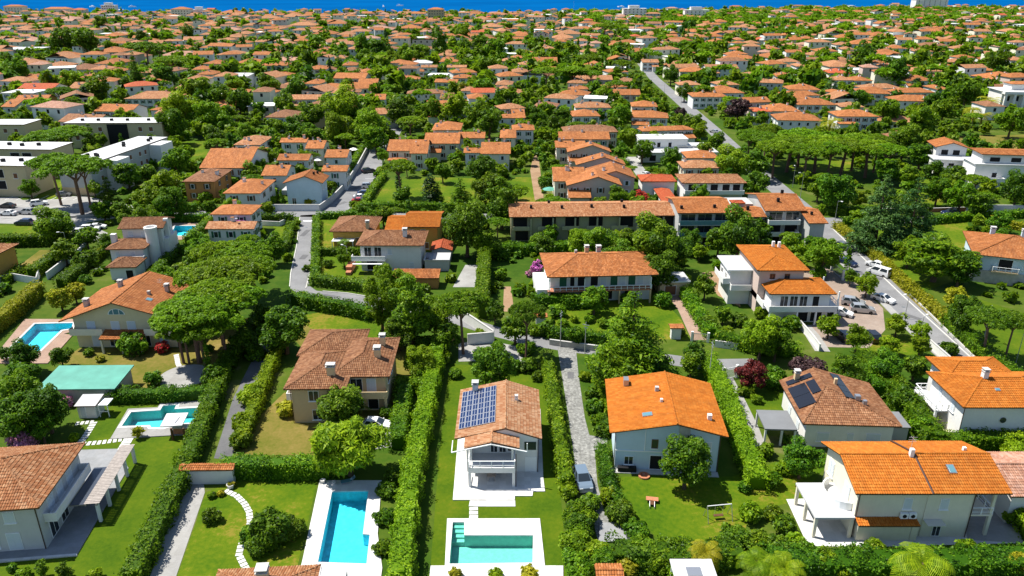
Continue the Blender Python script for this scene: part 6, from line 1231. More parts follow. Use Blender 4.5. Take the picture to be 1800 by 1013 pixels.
# broadleaf and conifers, near
B = [(800, 1006, 30, 's', 'leafy'), (930, 1008, 44, 's', 'leafy'), (870, 1010, 34, 's', 'leafl'), (786, 590, 50, 'b', 'leafd'), (770, 560, 60, 'b', 'leaf'), (905, 575, 50, 'b', 'leaf'), (960, 575, 44, 's', 'leafd'), (900, 640, 40, 's', 'leaf'), (930, 640, 40, 's', 'leafd'), (780, 628, 36, 's', 'leaf'), (845, 585, 30, 's', 'leafl'), (800, 655, 30, 's', 'leaf'), (1010, 585, 40, 'b', 'leaf'), (980, 545, 40, 's', 'leaf'), (870, 545, 40, 'b', 'leafd'), (940, 580, 30, 's', 'leafl'), (690, 600, 40, 's', 'leafd'), (700, 580, 60, 'b', 'leafd'), (748, 600, 50, 's', 'leafd'), (430, 600, 50, 'b', 'leafd'), (470, 560, 50, 'b', 'leafd'), (450, 620, 40, 's', 'leaf'), (498, 566, 92, 'b', 'leafd'), (668, 516, 66, 'o', 'leafl', 118), (724, 532, 92, 'o', 'leaf', 132), (700, 500, 60, 'o', 'leafl', 100), (865, 640, 84, 'b', 'leafd'), (736, 628, 62, 'b', 'leafl'), (612, 790, 112, 'w', 'leafl', 104), (570, 770, 50, 'b', 'leafy'), (738, 660, 30, 'b', 'leaf'),
 (600, 714, 84, 'b', 'leafd'), (502, 716, 46, 's', 'leafy'), (640, 718, 22, 'm', 'palm'), (680, 722, 34, 's', 'leafd'), (1112, 590, 150, 'k', 'leaf', 160), (1080, 640, 100, 'b', 'leaf'), (1150, 640, 62, 'b', 'leafd'), (1040, 690, 36, 's', 'leafd'), (1046, 712, 40, 's', 'leafd'), (1052, 735, 34, 's', 'leaf'), (1062, 752, 40, 's', 'leafd'), (1028, 660, 26, 's', 'leafl'),
 (1208, 804, 92, 'b', 'leafd', 102), (1324, 656, 54, 'b', 'redleaf'), (1424, 648, 70, 'b', 'purple'), (1490, 650, 60, 'b', 'leafd'), (1458, 573, 38, 'b', 'leafl'), (1508, 594, 44, 'b', 'leafl'), (1578, 566, 42, 'b', 'leafl'), (1620, 580, 36, 'b', 'leafl'), (1566, 602, 36, 'b', 'leafl'), (1619, 604, 36, 'b', 'leafl'), (1526, 496, 44, 'b', 'leafl'), (1496, 486, 26, 'b', 'leaf'), (1450, 440, 70, 'b', 'leaf'),
 (1548, 372, 92, 'k', 'cedar', 128), (1607, 374, 80, 'k', 'cedar', 122), (1650, 448, 124, 'b', 'leaf', 78), (1600, 440, 50, 'b', 'leaf'), (1690, 470, 60, 'b', 'leafd'), (1745, 555, 84, 'p', 'leafd', 92), (1786, 560, 70, 'p', 'leafd', 90), (1700, 545, 70, 'b', 'leafd'), (1680, 520, 40, 'b', 'leafy'), (1668, 612, 40, 's', 'leafd'),
 (1410, 804, 66, 'b', 'leafd'), (1380, 820, 40, 's', 'leaf'), (1310, 855, 30, 's', 'leafd'), (1345, 790, 40, 's', 'leafl'), (1352, 840, 46, 's', 'leaf'), (1380, 770, 26, 's', 'leaf'), (1535, 786, 28, 'm', 'palm'), (1775, 855, 44, 's', 'leafl'), (1790, 900, 60, 's', 'leaf'),
 (820, 398, 84, 'b', 'leafd'), (852, 420, 60, 'b', 'leaf'), (882, 348, 70, 'o', 'leaf', 96), (862, 330, 60, 'b', 'leaf'), (810, 340, 46, 'k', 'leaf', 54), (756, 334, 30, 'c', 'cyp', 54), (778, 300, 34, 'b', 'leaf'), (770, 340, 24, 'k', 'leafd', 40), (672, 272, 24, 'b', 'leaf'), (712, 352, 20, 's', 'leafd'), (700, 318, 12, 'c', 'cyp', 36), (846, 296, 60, 'b', 'leafd'),
 (604, 452, 28, 'b', 'leaf'), (604, 424, 26, 'm', 'leaf'), (576, 462, 24, 's', 'leafd'), (540, 470, 20, 's', 'leafd'), (880, 480, 34, 's', 'leaf'), (882, 446, 34, 's', 'leafd'), (1020, 432, 60, 'w', 'leafl'), (1052, 428, 60, 'b', 'leaf'), (1110, 428, 70, 'b', 'leaf'), (1150, 426, 90, 'b', 'leaf'), (1185, 440, 64, 'b', 'leafd'), (1090, 452, 60, 'b', 'leafd'), (1160, 470, 70, 'b', 'leafd'), (1230, 440, 30, 'b', 'leafl'), (1300, 412, 90, 'b', 'leafd'), (1340, 400, 50, 'b', 'leafd'), (1264, 420, 50, 'b', 'leaf'),
 (1045, 522, 50, 'b', 'leaf'), (1106, 524, 34, 's', 'leafd'), (1165, 526, 40, 's', 'leafd'), (1036, 560, 22, 's', 'leaf'), (1060, 566, 26, 's', 'leafl'), (990, 566, 24, 's', 'leafl'), (1196, 582, 26, 's', 'leafd'), (1010, 560, 20, 's', 'leafl'), (1245, 566, 40, 's', 'leaf'), (1272, 548, 36, 'b', 'leaf'), (1276, 586, 40, 's', 'leafl'), (1340, 590, 70, 'b', 'leafl'), (1366, 600, 60, 'b', 'leaf'), (1300, 560, 40, 's', 'leafd'), (1340, 548, 36, 's', 'leafl'), (1222, 620, 44, 'b', 'leafd'), (1215, 640, 40, 'b', 'leaf'), (1310, 600, 40, 's', 'leafl'), (1390, 566, 40, 's', 'leaf'), (1240, 500, 44, 'b', 'leaf'), (1200, 490, 34, 's', 'leafl'), (1216, 520, 30, 's', 'leaf'),
 (944, 470, 26, 'b', 'mflower'), (932, 480, 20, 's', 'flower'), (412, 402, 62, 'b', 'mflower', 44), (1128, 345, 28, 'b', 'rflower'), (1112, 344, 24, 'b', 'leaf'), (1150, 348, 24, 's', 'leafd'), (1180, 278, 42, 'b', 'leafd'), (1286, 285, 60, 'b', 'leafl'), (1330, 320, 50, 'b', 'leafd'), (1300, 276, 40, 'b', 'leafd'),
 (92, 388, 68, 'b', 'leaf'), (48, 328, 30, 's', 'leafd'), (190, 342, 50, 'k', 'leafd', 62), (222, 300, 50, 'b', 'leafd'), (256, 300, 40, 'b', 'leafd'), (308, 282, 50, 'b', 'leaf'), (160, 248, 36, 'k', 'leafd', 60), (290, 320, 50, 'b', 'leafl'), (260, 345, 50, 'b', 'leafl'), (300, 352, 56, 'b', 'leaf'), (330, 290, 30, 's', 'leaf'), (270, 322, 30, 's', 'leafl'), (360, 345, 30, 's', 'leafl'), (52, 330, 30, 'b', 'leaf'), (408, 318, 36, 's', 'leaf'), (440, 300, 40, 'b', 'leaf'), (456, 292, 34, 'b', 'leafl'),
 (130, 510, 40, 'b', 'leafy'), (104, 520, 44, 'b', 'leafy'), (175, 440, 20, 'm', 'leafy'), (66, 508, 20, 'b', 'leaf'), (150, 456, 50, 's', 'leafd'), (254, 496, 30, 's', 'leafd'), (290, 480, 40, 'b', 'leaf'), (320, 470, 40, 's', 'leaf'), (150, 490, 26, 's', 'leafd'), (340, 450, 40, 'b', 'leafd'), (350, 425, 40, 'b', 'leaf'), (300, 505, 40, 'b', 'leafd'),
 (40, 622, 56, 'b', 'leafd'), (106, 625, 36, 'b', 'leafd'), (8, 620, 26, 'b', 'leafd'), (40, 655, 66, 's', 'leafd'), (30, 690, 80, 'b', 'leaf'), (80, 715, 80, 'b', 'leafd'), (30, 730, 90, 'b', 'leafd'), (114, 705, 34, 's', 'flower'), (40, 768, 66, 's', 'flower'), (130, 768, 22, 's', 'leafl'), (110, 690, 40, 's', 'leafd'), (70, 745, 60, 'b', 'leafd'), (160, 702, 20, 's', 'leafy'), (176, 630, 18, 's', 'leafy'), (285, 608, 32, 's', 'rflower'), (232, 604, 60, 's', 'leafd'), (155, 618, 22, 's', 'leafd'), (270, 664, 40, 's', 'leafd'), (372, 655, 44, 'b', 'leafd'), (242, 758, 22, 'b', 'leafy'),
 (478, 926, 96, 's', 'leafd'), (440, 936, 50, 's', 'leaf'), (510, 924, 60, 's', 'leafd'), (456, 956, 54, 's', 'leaf'), (372, 905, 40, 's', 'leafd'), (372, 870, 18, 's', 'leaf'), (388, 866, 18, 's', 'leafy'), (392, 826, 40, 's', 'leafl'), (406, 852, 18, 's', 'leafy'), (440, 690, 60, 's', 'leafl'), (428, 740, 50, 's', 'leafl'), (424, 770, 50, 's', 'leaf'), (680, 860, 40, 's', 'leafd'), (676, 906, 44, 's', 'leafd'), (672, 960, 40, 's', 'leafd'), (690, 836, 40, 's', 'leafd'),
 (20, 998, 22, 's', 'leafd'), (72, 996, 26, 'o', 'leafd', 40), (112, 1000, 24, 'o', 'leafd', 36), (40, 1008, 30, 's', 'leafl'), (165, 1010, 34, 's', 'leafl'),
 (1022, 900, 70, 's', 'leaf'), (1040, 880, 44, 's', 'leafd'), (1010, 950, 70, 's', 'leafl'), (1020, 1000, 80, 's', 'leaf'), (1000, 860, 44, 's', 'leafl'), (1092, 900, 66, 's', 'leafd'), (1118, 930, 56, 's', 'leafd'), (1130, 960, 60, 's', 'leaf'), (1070, 870, 44, 's', 'leafl'), (1060, 985, 60, 's', 'leafd'), (1100, 1000, 50, 's', 'leafy'), (1210, 965, 60, 's', 'leaf'), (1290, 940, 70, 's', 'leafd'), (1320, 900, 50, 's', 'leafl'), (1330, 950, 60, 's', 'leaf'), (1240, 975, 64, 'm', 'leafy'), (1330, 990, 70, 'm', 'leafl'), (1620, 996, 120, 'm', 'leafl'), (1420, 972, 50, 's', 'leaf'), (1500, 975, 46, 's', 'leafd'), (1560, 978, 44, 's', 'leafl'), (1680, 980, 56, 's', 'leafd'), (1740, 975, 50, 's', 'leafl'), (1400, 950, 40, 's', 'leafl'), (1480, 1000, 50, 's', 'leafl'), (1020, 925, 60, 's', 'leafd'), (1046, 965, 56, 's', 'leafl'), (1008, 975, 56, 's', 'leaf'), (1160, 985, 56, 's', 'leafl'), (1270, 975, 60, 's', 'leafl'), (1190, 1000, 50, 's', 'leaf'), (1368, 960, 60, 's', 'leafd'), (1380, 920, 50, 's', 'leafd'), (1360, 900, 40, 's', 'leaf'), (1540, 960, 40, 's', 'leafl'), (1380, 1000, 70, 'm', 'leafl'), (1780, 985, 60, 's', 'leafy'), (1700, 965, 50, 's', 'leaf'), (1450, 985, 60, 's', 'leaf'),
 (945, 660, 26, 's', 'leafd'), (760, 700, 20, 's', 'leaf'), (925, 610, 40, 's', 'leaf'), (1440, 480, 30, 's', 'leaf'), (1250, 700, 40, 's', 'leafl'), (1300, 760, 40, 's', 'leafl'), (1320, 820, 50, 's', 'leaf'), (1360, 660, 60, 's', 'leafd'), (1310, 684, 34, 's', 'leaf'), (1330, 700, 26, 's', 'leafl'), (1450, 680, 26, 's', 'leaf'), (1560, 640, 60, 'b', 'leafd'), (1610, 640, 50, 'b', 'leafd'), (1590, 700, 44, 'b', 'leafd'), (1620, 745, 40, 'b', 'leaf'), (1650, 640, 30, 's', 'leafd'), (1560, 735, 40, 's', 'leafd')]
for q in B:
    T(*q[:5], hp=q[5] if len(q) > 5 else None)
# middle distance, read off the photograph
B2 = [(316, 192, 66, 'b', 'leafl'), (368, 200, 54, 'b', 'leafl'), (300, 215, 60, 'b', 'leaf'), (600, 188, 70, 'b', 'leafl'), (594, 230, 62, 'w', 'leafl'), (650, 222, 60, 'b', 'leafl'), (660, 240, 50, 'b', 'leaf'), (632, 200, 50, 'b', 'leaf'), (700, 192, 50, 'b', 'leafd'), (548, 200, 46, 'b', 'leaf'), (538, 232, 40, 'b', 'leafd'), (552, 240, 40, 'b', 'leaf'), (771, 70, 36, 'o', 'leafd', 56), (640, 80, 40, 'b', 'leaf'), (668, 84, 40, 'b', 'leafd'), (642, 96, 26, 'b', 'leafl'), (690, 100, 26, 'b', 'leafl'), (716, 98, 28, 'b', 'leafl'), (740, 88, 36, 'b', 'leaf'), (814, 60, 30, 'b', 'leaf'), (816, 80, 30, 'b', 'leaf'), (840, 72, 36, 'b', 'leaf'), (870, 80, 40, 'b', 'leaf'), (858, 110, 40, 'b', 'leaf'), (580, 122, 10, 'c', 'cyp', 40),
 (678, 64, 8, 'c', 'cyp', 24), (850, 150, 40, 'b', 'leaf'), (800, 185, 50, 'b', 'leafl'), (816, 158, 26, 'b', 'leafy'), (700, 148, 24, 'b', 'leafd'), (722, 150, 26, 'b', 'leafd'), (612, 146, 24, 'b', 'leafd'), (500, 180, 40, 'b', 'leaf'), (456, 190, 30, 'b', 'leafd'), (440, 172, 30, 'b', 'leaf'), (470, 150, 40, 'b', 'leaf'), (520, 152, 40, 'b', 'leafd'), (860, 210, 50, 'b', 'leafd'), (840, 200, 44, 'b', 'leaf'), (720, 212, 50, 'p', 'leafl'), (760, 190, 40, 'b', 'leaf'), (990, 200, 36, 'b', 'leafd'), (945, 206, 36, 'b', 'leafd'), (976, 220, 36, 'b', 'leafd'), (1062, 166, 34, 'b', 'leafl'), (1090, 200, 44, 'b', 'leaf'), (1104, 240, 40, 'b', 'leafl'), (1180, 130, 30, 'b', 'leafd'), (1204, 160, 28, 'b', 'leafd'), (1196, 200, 26, 'b', 'purple'), (1298, 186, 44, 'b', 'purple'), (1240, 160, 40, 'b', 'leaf'), (1220, 216, 40, 'b', 'leaf'), (1240, 260, 30, 'b', 'leaf'), (1260, 245, 34, 'b', 'leaf'), (1230, 230, 30, 'b', 'leafl'),
 (1460, 156, 36, 'k', 'cedar', 40), (1508, 170, 36, 'b', 'leafd'), (1574, 122, 50, 'b', 'leafd'), (1612, 152, 36, 'c', 'cyp', 26), (1756, 104, 44, 'b', 'leafd'), (1520, 96, 44, 'b', 'leafd'), (1660, 190, 40, 'b', 'leaf'), (1622, 212, 50, 'b', 'leaf'), (1560, 190, 50, 'b', 'leaf'), (1640, 180, 34, 'b', 'leafd'), (1700, 160, 50, 'b', 'leafd'), (1740, 180, 40, 'm', 'leafy'), (1710, 196, 34, 'm', 'leafy'), (1726, 205, 34, 'm', 'leafy'), (1460, 218, 40, 'm', 'leafy'), (1780, 210, 50, 'b', 'leaf'), (1620, 268, 46, 'b', 'leafd'), (1590, 245, 60, 'b', 'leaf'), (1678, 304, 50, 'b', 'leafd'), (1668, 326, 44, 'b', 'leaf'), (1650, 332, 50, 'b', 'leaf'), (1720, 352, 50, 'b', 'leafd'), (1790, 330, 60, 'b', 'leafd'), (1640, 300, 40, 'b', 'leafd'), (1560, 292, 50, 'b', 'leafd'), (1470, 330, 70, 'b', 'leafd'), (1440, 330, 40, 'b', 'leaf'), (1600, 306, 40, 'b', 'leaf'), (1690, 345, 50, 'b', 'leaf'),
 (236, 120, 26, 'k', 'leafd', 60), (220, 150, 30, 'b', 'leafd'), (290, 130, 44, 'b', 'leafd'), (170, 160, 50, 'b', 'leaf'), (150, 178, 30, 'c', 'cyp', 46), (180, 142, 40, 'b', 'leaf'), (130, 190, 40, 'b', 'leaf'), (120, 140, 40, 'b', 'leafl'), (30, 120, 40, 'b', 'leaf'), (10, 105, 30, 'b', 'leaf'), (105, 160, 50, 'p', 'leaf'), (390, 165, 40, 'b', 'leaf'), (420, 175, 50, 'b', 'leafd'), (410, 145, 36, 'b', 'leafl'), (350, 150, 50, 'b', 'leaf'), (330, 155, 40, 'b', 'leafl'), (110, 66, 50, 'b', 'leafd'), (150, 70, 50, 'b', 'leafd'), (175, 36, 26, 'b', 'leaf'), (248, 62, 24, 'b', 'leafd'), (330, 55, 24, 'b', 'leafd'), (430, 230, 30, 'b', 'leafl'), (380, 240, 36, 'b', 'leafd'), (395, 215, 36, 'b', 'leaf'), (346, 212, 40, 'b', 'leaf'), (480, 222, 40, 'b', 'leaf'), (515, 220, 40, 'b', 'leafd'), (500, 285, 30, 's', 'leafl'), (470, 272, 36, 'b', 'leafl'), (590, 310, 30, 's', 'leaf'), (580, 326, 30, 's', 'leafl'), (475, 350, 26, 's', 'leafl'), (545, 352, 24, 's', 'leafy'),
 (1010, 262, 26, 's', 'leaf'), (972, 284, 30, 's', 'leaf'), (945, 268, 20, 'b', 'leafd'), (930, 262, 24, 'b', 'leaf'), (960, 320, 34, 's', 'leafd'), (985, 340, 20, 's', 'leaf'), (1080, 350, 20, 's', 'leafl'), (910, 335, 26, 'b', 'leafd'), (1200, 316, 22, 's', 'leafd'), (1130, 262, 40, 'b', 'leaf'), (1160, 250, 30, 'b', 'leaf'), (1330, 285, 50, 'b', 'leafd')]
for q in B2: T(*q[:5], hp=q[5] if len(q) > 5 else None)

# ---------------------------------------------------------------- cars
PAINT = {k: plain('car_paint_' + k, c, .3, .5, m, 0, 1, .6) for k, c, m in (('white', (.75, .75, .74), 0), ('silver', (.45, .46, .48), .5), ('black', (.012, .012, .014), 0), ('navy', (.012, .022, .07), .1), ('red', (.42, .03, .02), 0), ('blue', (.17, .23, .29), .3), ('grey', (.14, .15, .16), .3))}
M['tyre'] = plain('tyre_rubber', (.015, .015, .015), .8, .2); M['lamp'] = plain('lamp_glass', (.7, .7, .68), .15, .6); M['tail'] = plain('tail_lamp', (.35, .01, .01), .25, .5)
CARK = {  # side profile of the body, shoulder height, roof outline (x back..front), width
 'hatch': (4.0, 1.74, [(-1.98, .35), (-2.0, .75), (-1.93, .98), (-1.2, 1.02), (.75, .98), (1.55, .84), (1.95, .70), (2.0, .40)], [(-1.86, .97), (-1.45, 1.44), (.05, 1.47), (1.0, .95)]),
 'saloon': (4.5, 1.8, [(-2.2, .36), (-2.25, .8), (-2.1, .96), (-1.2, 1.0), (.9, .96), (1.8, .82), (2.2, .66), (2.25, .38)], [(-1.6, .97), (-.95, 1.40), (.25, 1.42), (1.15, .93)]),
 'suv': (4.5, 1.86, [(-2.2, .42), (-2.25, .95), (-2.12, 1.12), (-1.2, 1.14), (.95, 1.10), (1.85, .98), (2.2, .82), (2.25, .45)], [(-2.08, 1.1), (-1.75, 1.68), (.2, 1.70), (1.15, 1.07)]),
 'van': (4.9, 1.95, [(-2.42, .40), (-2.45, 1.1), (-2.4, 1.22), (-1.2, 1.22), (1.2, 1.18), (2.0, 1.02), (2.4, .8), (2.45, .45)], [(-2.38, 1.2), (-2.25, 1.92), (.95, 1.95), (1.85, 1.1)])}
CARM = {}
def car_meshes(kind):
    if kind in CARM: return CARM[kind]
    L, Wd, low, top = CARK[kind]; hw = Wd / 2; b = MB(); n = len(low)
    sec = lambda x, z, k: [(x, -hw * k, z), (x, hw * k, z)]
    zb = .22
    ring = low
    for i in range(n - 1):
        (x0, z0), (x1, z1) = ring[i], ring[i + 1]; k0 = .90 if i in (0,) else (.94 if i in (1, n - 2) else .985); k1 = .94 if i + 1 in (1, n - 2) else (.90 if i + 1 == n - 1 else .985)
        b.poly([(x0, -hw * k0, z0), (x1, -hw * k1, z1), (x1, hw * k1, z1), (x0, hw * k0, z0)])
        for s in (-1, 1):
            q = [(x0, s * hw * k0, min(z0, .62)), (x1, s * hw * k1, min(z1, .62)), (x1, s * hw * k1, z1), (x0, s * hw * k0, z0)]; b.poly(q if s < 0 else q[::-1])
            q = [(x0, s * hw * k0 * .95, zb), (x1, s * hw * k1 * .95, zb), (x1, s * hw * k1, min(z1, .62)), (x0, s * hw * k0, min(z0, .62))]; b.poly(q if s < 0 else q[::-1])
    b.poly([(low[0][0], -hw * .85, zb), (low[0][0], hw * .85, zb), (low[0][0], hw * .9, low[0][1]), (low[0][0], -hw * .9, low[0][1])][::-1])
    b.poly([(low[-1][0], -hw * .85, zb), (low[-1][0], hw * .85, zb), (low[-1][0], hw * .9, low[-1][1]), (low[-1][0], -hw * .9, low[-1][1])])
    # pillars and roof
    (ax, az), (bx, bz), (cx, cz), (dx, dz) = top; k = .78; c0 = .95
    A = [(ax, s * hw * c0, az) for s in (-1, 1)]; B_ = [(bx, s * hw * k, bz) for s in (-1, 1)]; C_ = [(cx, s * hw * k, cz) for s in (-1, 1)]; D_ = [(dx, s * hw * c0, dz) for s in (-1, 1)]
    b.poly([B_[0], C_[0], C_[1], B_[1]]); b.poly([A[0], B_[0], B_[1], A[1]]); b.poly([C_[0], D_[0], D_[1], C_[1]])
    for s in (0, 1):
        q = [A[s], D_[s], C_[s], B_[s]]; b.poly(q if s == 0 else q[::-1])
    for s in (-1, 1):   # mirrors
        b.box(dx - .35, dx - .2, s * hw * 1.0 - (.16 if s < 0 else 0), s * hw * 1.0 + (.16 if s > 0 else 0), dz + .02, dz + .15)
    lerp = lambda p, q, t: tuple(p[i] + (q[i] - p[i]) * t for i in range(3))
    def inset(q, t, off):
        c = tuple(sum(v[i] for v in q) / 4 for i in range(3)); return [tuple(lerp(c, v, t)[i] + off[i] for i in range(3)) for v in q]
    ws = MB(); ws.poly(inset([C_[0], D_[0], D_[1], C_[1]], .9, (.012, 0, .012)))
    rw = MB(); rw.poly(inset([A[0], B_[0], B_[1], A[1]], .86, (-.012, 0, .012)))
    sw = []
    for s in (0, 1):
        q = [A[s], D_[s], C_[s], B_[s]]; o = (0, -.012 if s == 0 else .012, .004)
        for t0, t1 in ((.04, .47), (.51, .95)):
            lo0, lo1 = lerp(q[0], q[1], t0), lerp(q[0], q[1], t1); hi0, hi1 = lerp(q[3], q[2], t0), lerp(q[3], q[2], t1)
            r_ = inset([lo0, lo1, hi1, hi0], .9, o); m = MB(); m.poly(r_ if s == 0 else r_[::-1]); sw.append(m.mesh('side_window', M['glass']))
    t = MB().lathe([(.2, -.10), (.31, -.10), (.33, -.05), (.33, .05), (.31, .10), (.2, .10)], 16); r2 = MB().lathe([(.21, -.085), (.21, .085)], 10); r2.lathe([(.09, -.1), (.09, .1)], 6)
    hl = MB().box(-.03, .03, -.2, .2, -.07, .07)
    CARM[kind] = (b.mesh('body', PAINT['white']), ws.mesh('windscreen', M['glass']), rw.mesh('rear_window', M['glass']), sw, t.mesh('tyre', M['tyre']), r2.mesh('rim', M['alu']), hl.mesh('headlight', M['lamp']), hl.mesh('tail_light', M['tail'])); return CARM[kind]
def car(px, py, ang, kind, paint, label, z=.03):
    x, y = G(px, py, .7); L, Wd, low, top = CARK[kind]; body, ws, rw, sw, ty, rim, hl, tl = car_meshes(kind)
    o = thing('car' if kind != 'van' else 'van', label, 'van' if kind == 'van' else 'car', (x, y, z), rad(ang), 'parked and moving cars')
    inst('body', body, o, mat=PAINT[paint]); inst('windscreen', ws, o); inst('rear_window', rw, o)
    for m in sw: inst('side_window', m, o)
    for wx in (-L * .31, L * .31):
        for s in (-1, 1):
            w = inst('wheel', ty, o, (wx, s * (Wd / 2 - .11), .33)); w.rotation_euler = (math.pi / 2, 0, 0); inst('rim', rim, w)
    for s in (-1, 1):
        inst('headlight', hl, o, (low[-2][0] + .02, s * Wd * .34, low[-2][1] - .05)); inst('tail_light', tl, o, (low[1][0] - .005, s * Wd * .36, low[1][1] + .02))
    KEEP.append((x, y, 2.5)); KOUT.append([(x - 2.2, y - 2), (x + 2.2, y - 2), (x + 2.2, y + 2), (x - 2.2, y + 2)])
for q in ((663, 745, -6, 'hatch', 'white', 'white hatchback parked below the brown hip-roofed villa'), (1024, 842, -82, 'suv', 'blue', 'pale silver-blue car on the gravel drive beside the tall hedge'),
          (1478, 548, -34, 'saloon', 'white', 'white saloon parked at the corner of the wrap-around balcony villa'), (1500, 531, -22, 'suv', 'silver', 'silver estate parked behind the dark-bumpered car in the brick yard'), (1516, 543, -12, 'suv', 'silver', 'silver car with dark glass parked in the brick yard, lane side'),
          (1553, 524, -52, 'saloon', 'white', 'white car standing at the kerb of the main road'), (1545, 478, 128, 'van', 'white', 'white van driving up the main road past the olive hedge'), (1538, 464, 128, 'hatch', 'white', 'white hatchback just ahead of the van on the main road'),
          (1481, 590, 100, 'suv', 'black', 'black car half under the young trees, nearer the ramp'), (1531, 590, 96, 'suv', 'black', 'black car parked at the kerb-side end of the brick yard'), (1485, 434, -60, 'suv', 'grey', 'dark grey car at the mouth of the main road'), (1490, 460, -60, 'saloon', 'navy', 'dark blue car behind the yard gate'),
          (1671, 374, 178, 'suv', 'navy', 'dark blue car on the right cross street before the hedge wall'), (1137, 307, -64, 'hatch', 'white', 'white car parked in the narrow lane by the red roofs'),
          (632, 352, 4, 'saloon', 'red', 'red car, nearest of the row in the narrow car park'), (634, 345.5, 4, 'saloon', 'white', 'white car next to the red one in the narrow car park'), (641, 339, 4, 'saloon', 'navy', 'dark blue car in the narrow car park row'), (648, 327, 4, 'suv', 'silver', 'silver car farther up the narrow car park row'), (648, 300, 30, 'suv', 'black', 'black car at the far end of the narrow car park'),
          (14, 374, 176, 'saloon', 'white', 'white car at the left margin of the forecourt'), (47, 372, 172, 'suv', 'silver', 'silver car by the small round tree on the forecourt'), (12, 361, 176, 'saloon', 'black', 'black car in the shade at the left margin forecourt'), (68, 357, 30, 'suv', 'white', 'white car slanting beside the palm-like tree'), (42, 391, 178, 'suv', 'navy', 'dark blue car on the street beside the left lawn'), (72, 327, -20, 'hatch', 'white', 'white car under the bushes by the flat-roofed block'),
          (146, 408, 12, 'suv', 'white', 'white car, front one of three by the white tower house'), (158, 402, 12, 'suv', 'white', 'white car, middle one of three by the white tower house'), (170, 398, 12, 'saloon', 'white', 'white car, rear one of three by the white tower house'), (112, 341, 8, 'hatch', 'grey', 'grey car before the blank end wall of the angled block'),
          (1322, 292, -52, 'hatch', 'white', 'white car on the far main road near the pine row'), (1256, 231, 120, 'saloon', 'silver', 'silver car farther up the main road')): car(*q)
# ---------------------------------------------------------------- lamp posts, poles, walls, gates
def pole(px, py, h, label, lamp=True, r=.08):
    x, y = G(px, py); o = thing('street_lamp' if lamp else 'utility_pole', label, 'street lamp' if lamp else 'pole', (x, y, 0), rnd.uniform(0, 6.28), 'street lamps and poles')
    MB().bar((0, 0, 0), (0, 0, h), r, r * .55, 7).build('pole', [M['steel' if lamp else 'conc']], o)
    if lamp:
        MB().bar((0, 0, h - .1), (1.1, 0, h + .15), .04, n=5).build('arm', [M['steel']], o); MB().box(.9, 1.5, -.13, .13, h + .08, h + .2).build('lamp_head', [M['trim']], o)
    else: MB().box(-.6, .6, -.05, .05, h - .6, h - .5).box(-.4, .4, -.05, .05, h - 1.1, h - 1.0).build('crossarm', [M['steel']], o)
for q in ((1393, 330, 7, 'lamp post on the main road pavement by the pine row'), (1406, 352, 8, 'lamp post near the orange apartment annex'), (1550, 430, 6, 'white-headed lamp post in the right lawn'), (1467, 392, 6, 'lamp post at the right street corner'), (1107, 190, 11, 'tall concrete pole beside the far main road', False), (1322, 305, 6, 'pole by the dense pine row', False), (228, 158, 14, 'tall pale pole rising among the far left trees', False), (638, 50, 20, 'white chimney-like mast in the far town', False), (709, 84, 16, 'dark mast in the central far trees', False),
          (985, 610, 7, 'slim pole at the head of the gravel drive', False), (1028, 622, 6, 'slim pole in front of the villa lane hedge', False), (1246, 668, 7, 'slim white pole by the lane end gate', False), (1614, 603, 5, 'white lamp between the young street trees'), (1728, 600, 7, 'pole on the main road verge by the bushes', False), (1785, 640, 6, 'lamp near the right margin verge'), (1590, 560, 5, 'lamp at the yard corner of the main road'), (122, 452, 6, 'lamp beside the white car trio'), (612, 470, 5, 'lamp in the boxed lane garden'), (1008, 30, 25, 'thin mast at the shore', False), (1197, 185, 8, 'lamp on the far main road bend'), (1167, 172, 8, 'lamp on the far main road straight')): pole(*q)
def wall(pix, h, m, label, th=.25, name='garden_wall', cap=True):
    p = [G(*q) for q in pix]; o = thing(name, label, 'wall', (*p[0], 0)); a, b = offset_line(p, -th / 2), offset_line(p, th / 2); s = MB(); c = MB(); a2, b2 = offset_line(p, -th / 2 - .05), offset_line(p, th / 2 + .05); ox, oy = p[0]
    for i in range(len(p) - 1):
        s.prism([(q[0] - ox, q[1] - oy) for q in (a[i], b[i], b[i + 1], a[i + 1])], 0, h); c.prism([(q[0] - ox, q[1] - oy) for q in (a2[i], b2[i], b2[i + 1], a2[i + 1])], h, h + .08)
    s.build('body', [M[m]], o)
    if cap: c.build('coping', [M['conc']], o)
def gate(pix, h, label, m='steel', n=12):
    (x0, y0), (x1, y1) = G(*pix[0]), G(*pix[1]); L = math.hypot(x1 - x0, y1 - y0); o = thing('metal_gate', label, 'gate', (x0, y0, 0), math.atan2(y1 - y0, x1 - x0))
    MB().box(0, L, -.03, .03, h - .1, h).box(0, L, -.03, .03, .1, .2).box(0, .08, -.03, .03, .2, h - .1).box(L - .08, L, -.03, .03, .2, h - .1).build('frame', [M[m]], o)
    me = MB().box(-.025, .025, -.02, .02, .2, h - .1).mesh('bar', M[m])
    for k in range(n): inst('bar', me, o, (L * (k + .5) / n, 0, 0))
    pm = MB().box(-.2, .2, -.2, .2, 0, h + .3).mesh('pillar', M['white'])
    for x in (-.22, L + .22): inst('pillar', pm, o, (x, 0, 0))
wall([(562, 372), (584, 356), (608, 331), (629, 298), (646, 266)], 1.8, 'grey', 'long grey wall down the side of the narrow car park')
wall([(466, 371), (520, 371), (562, 371)], 1.8, 'white', 'white wall in front of the tall narrow blue-white house')
wall([(452, 396), (492, 398), (516, 386)], 1.2, 'white', 'low white wall at the lane head lawn')
wall([(84, 492), (112, 470), (140, 450), (150, 440)], 1.6, 'white', 'pale diagonal wall beside the diagonal hedge')
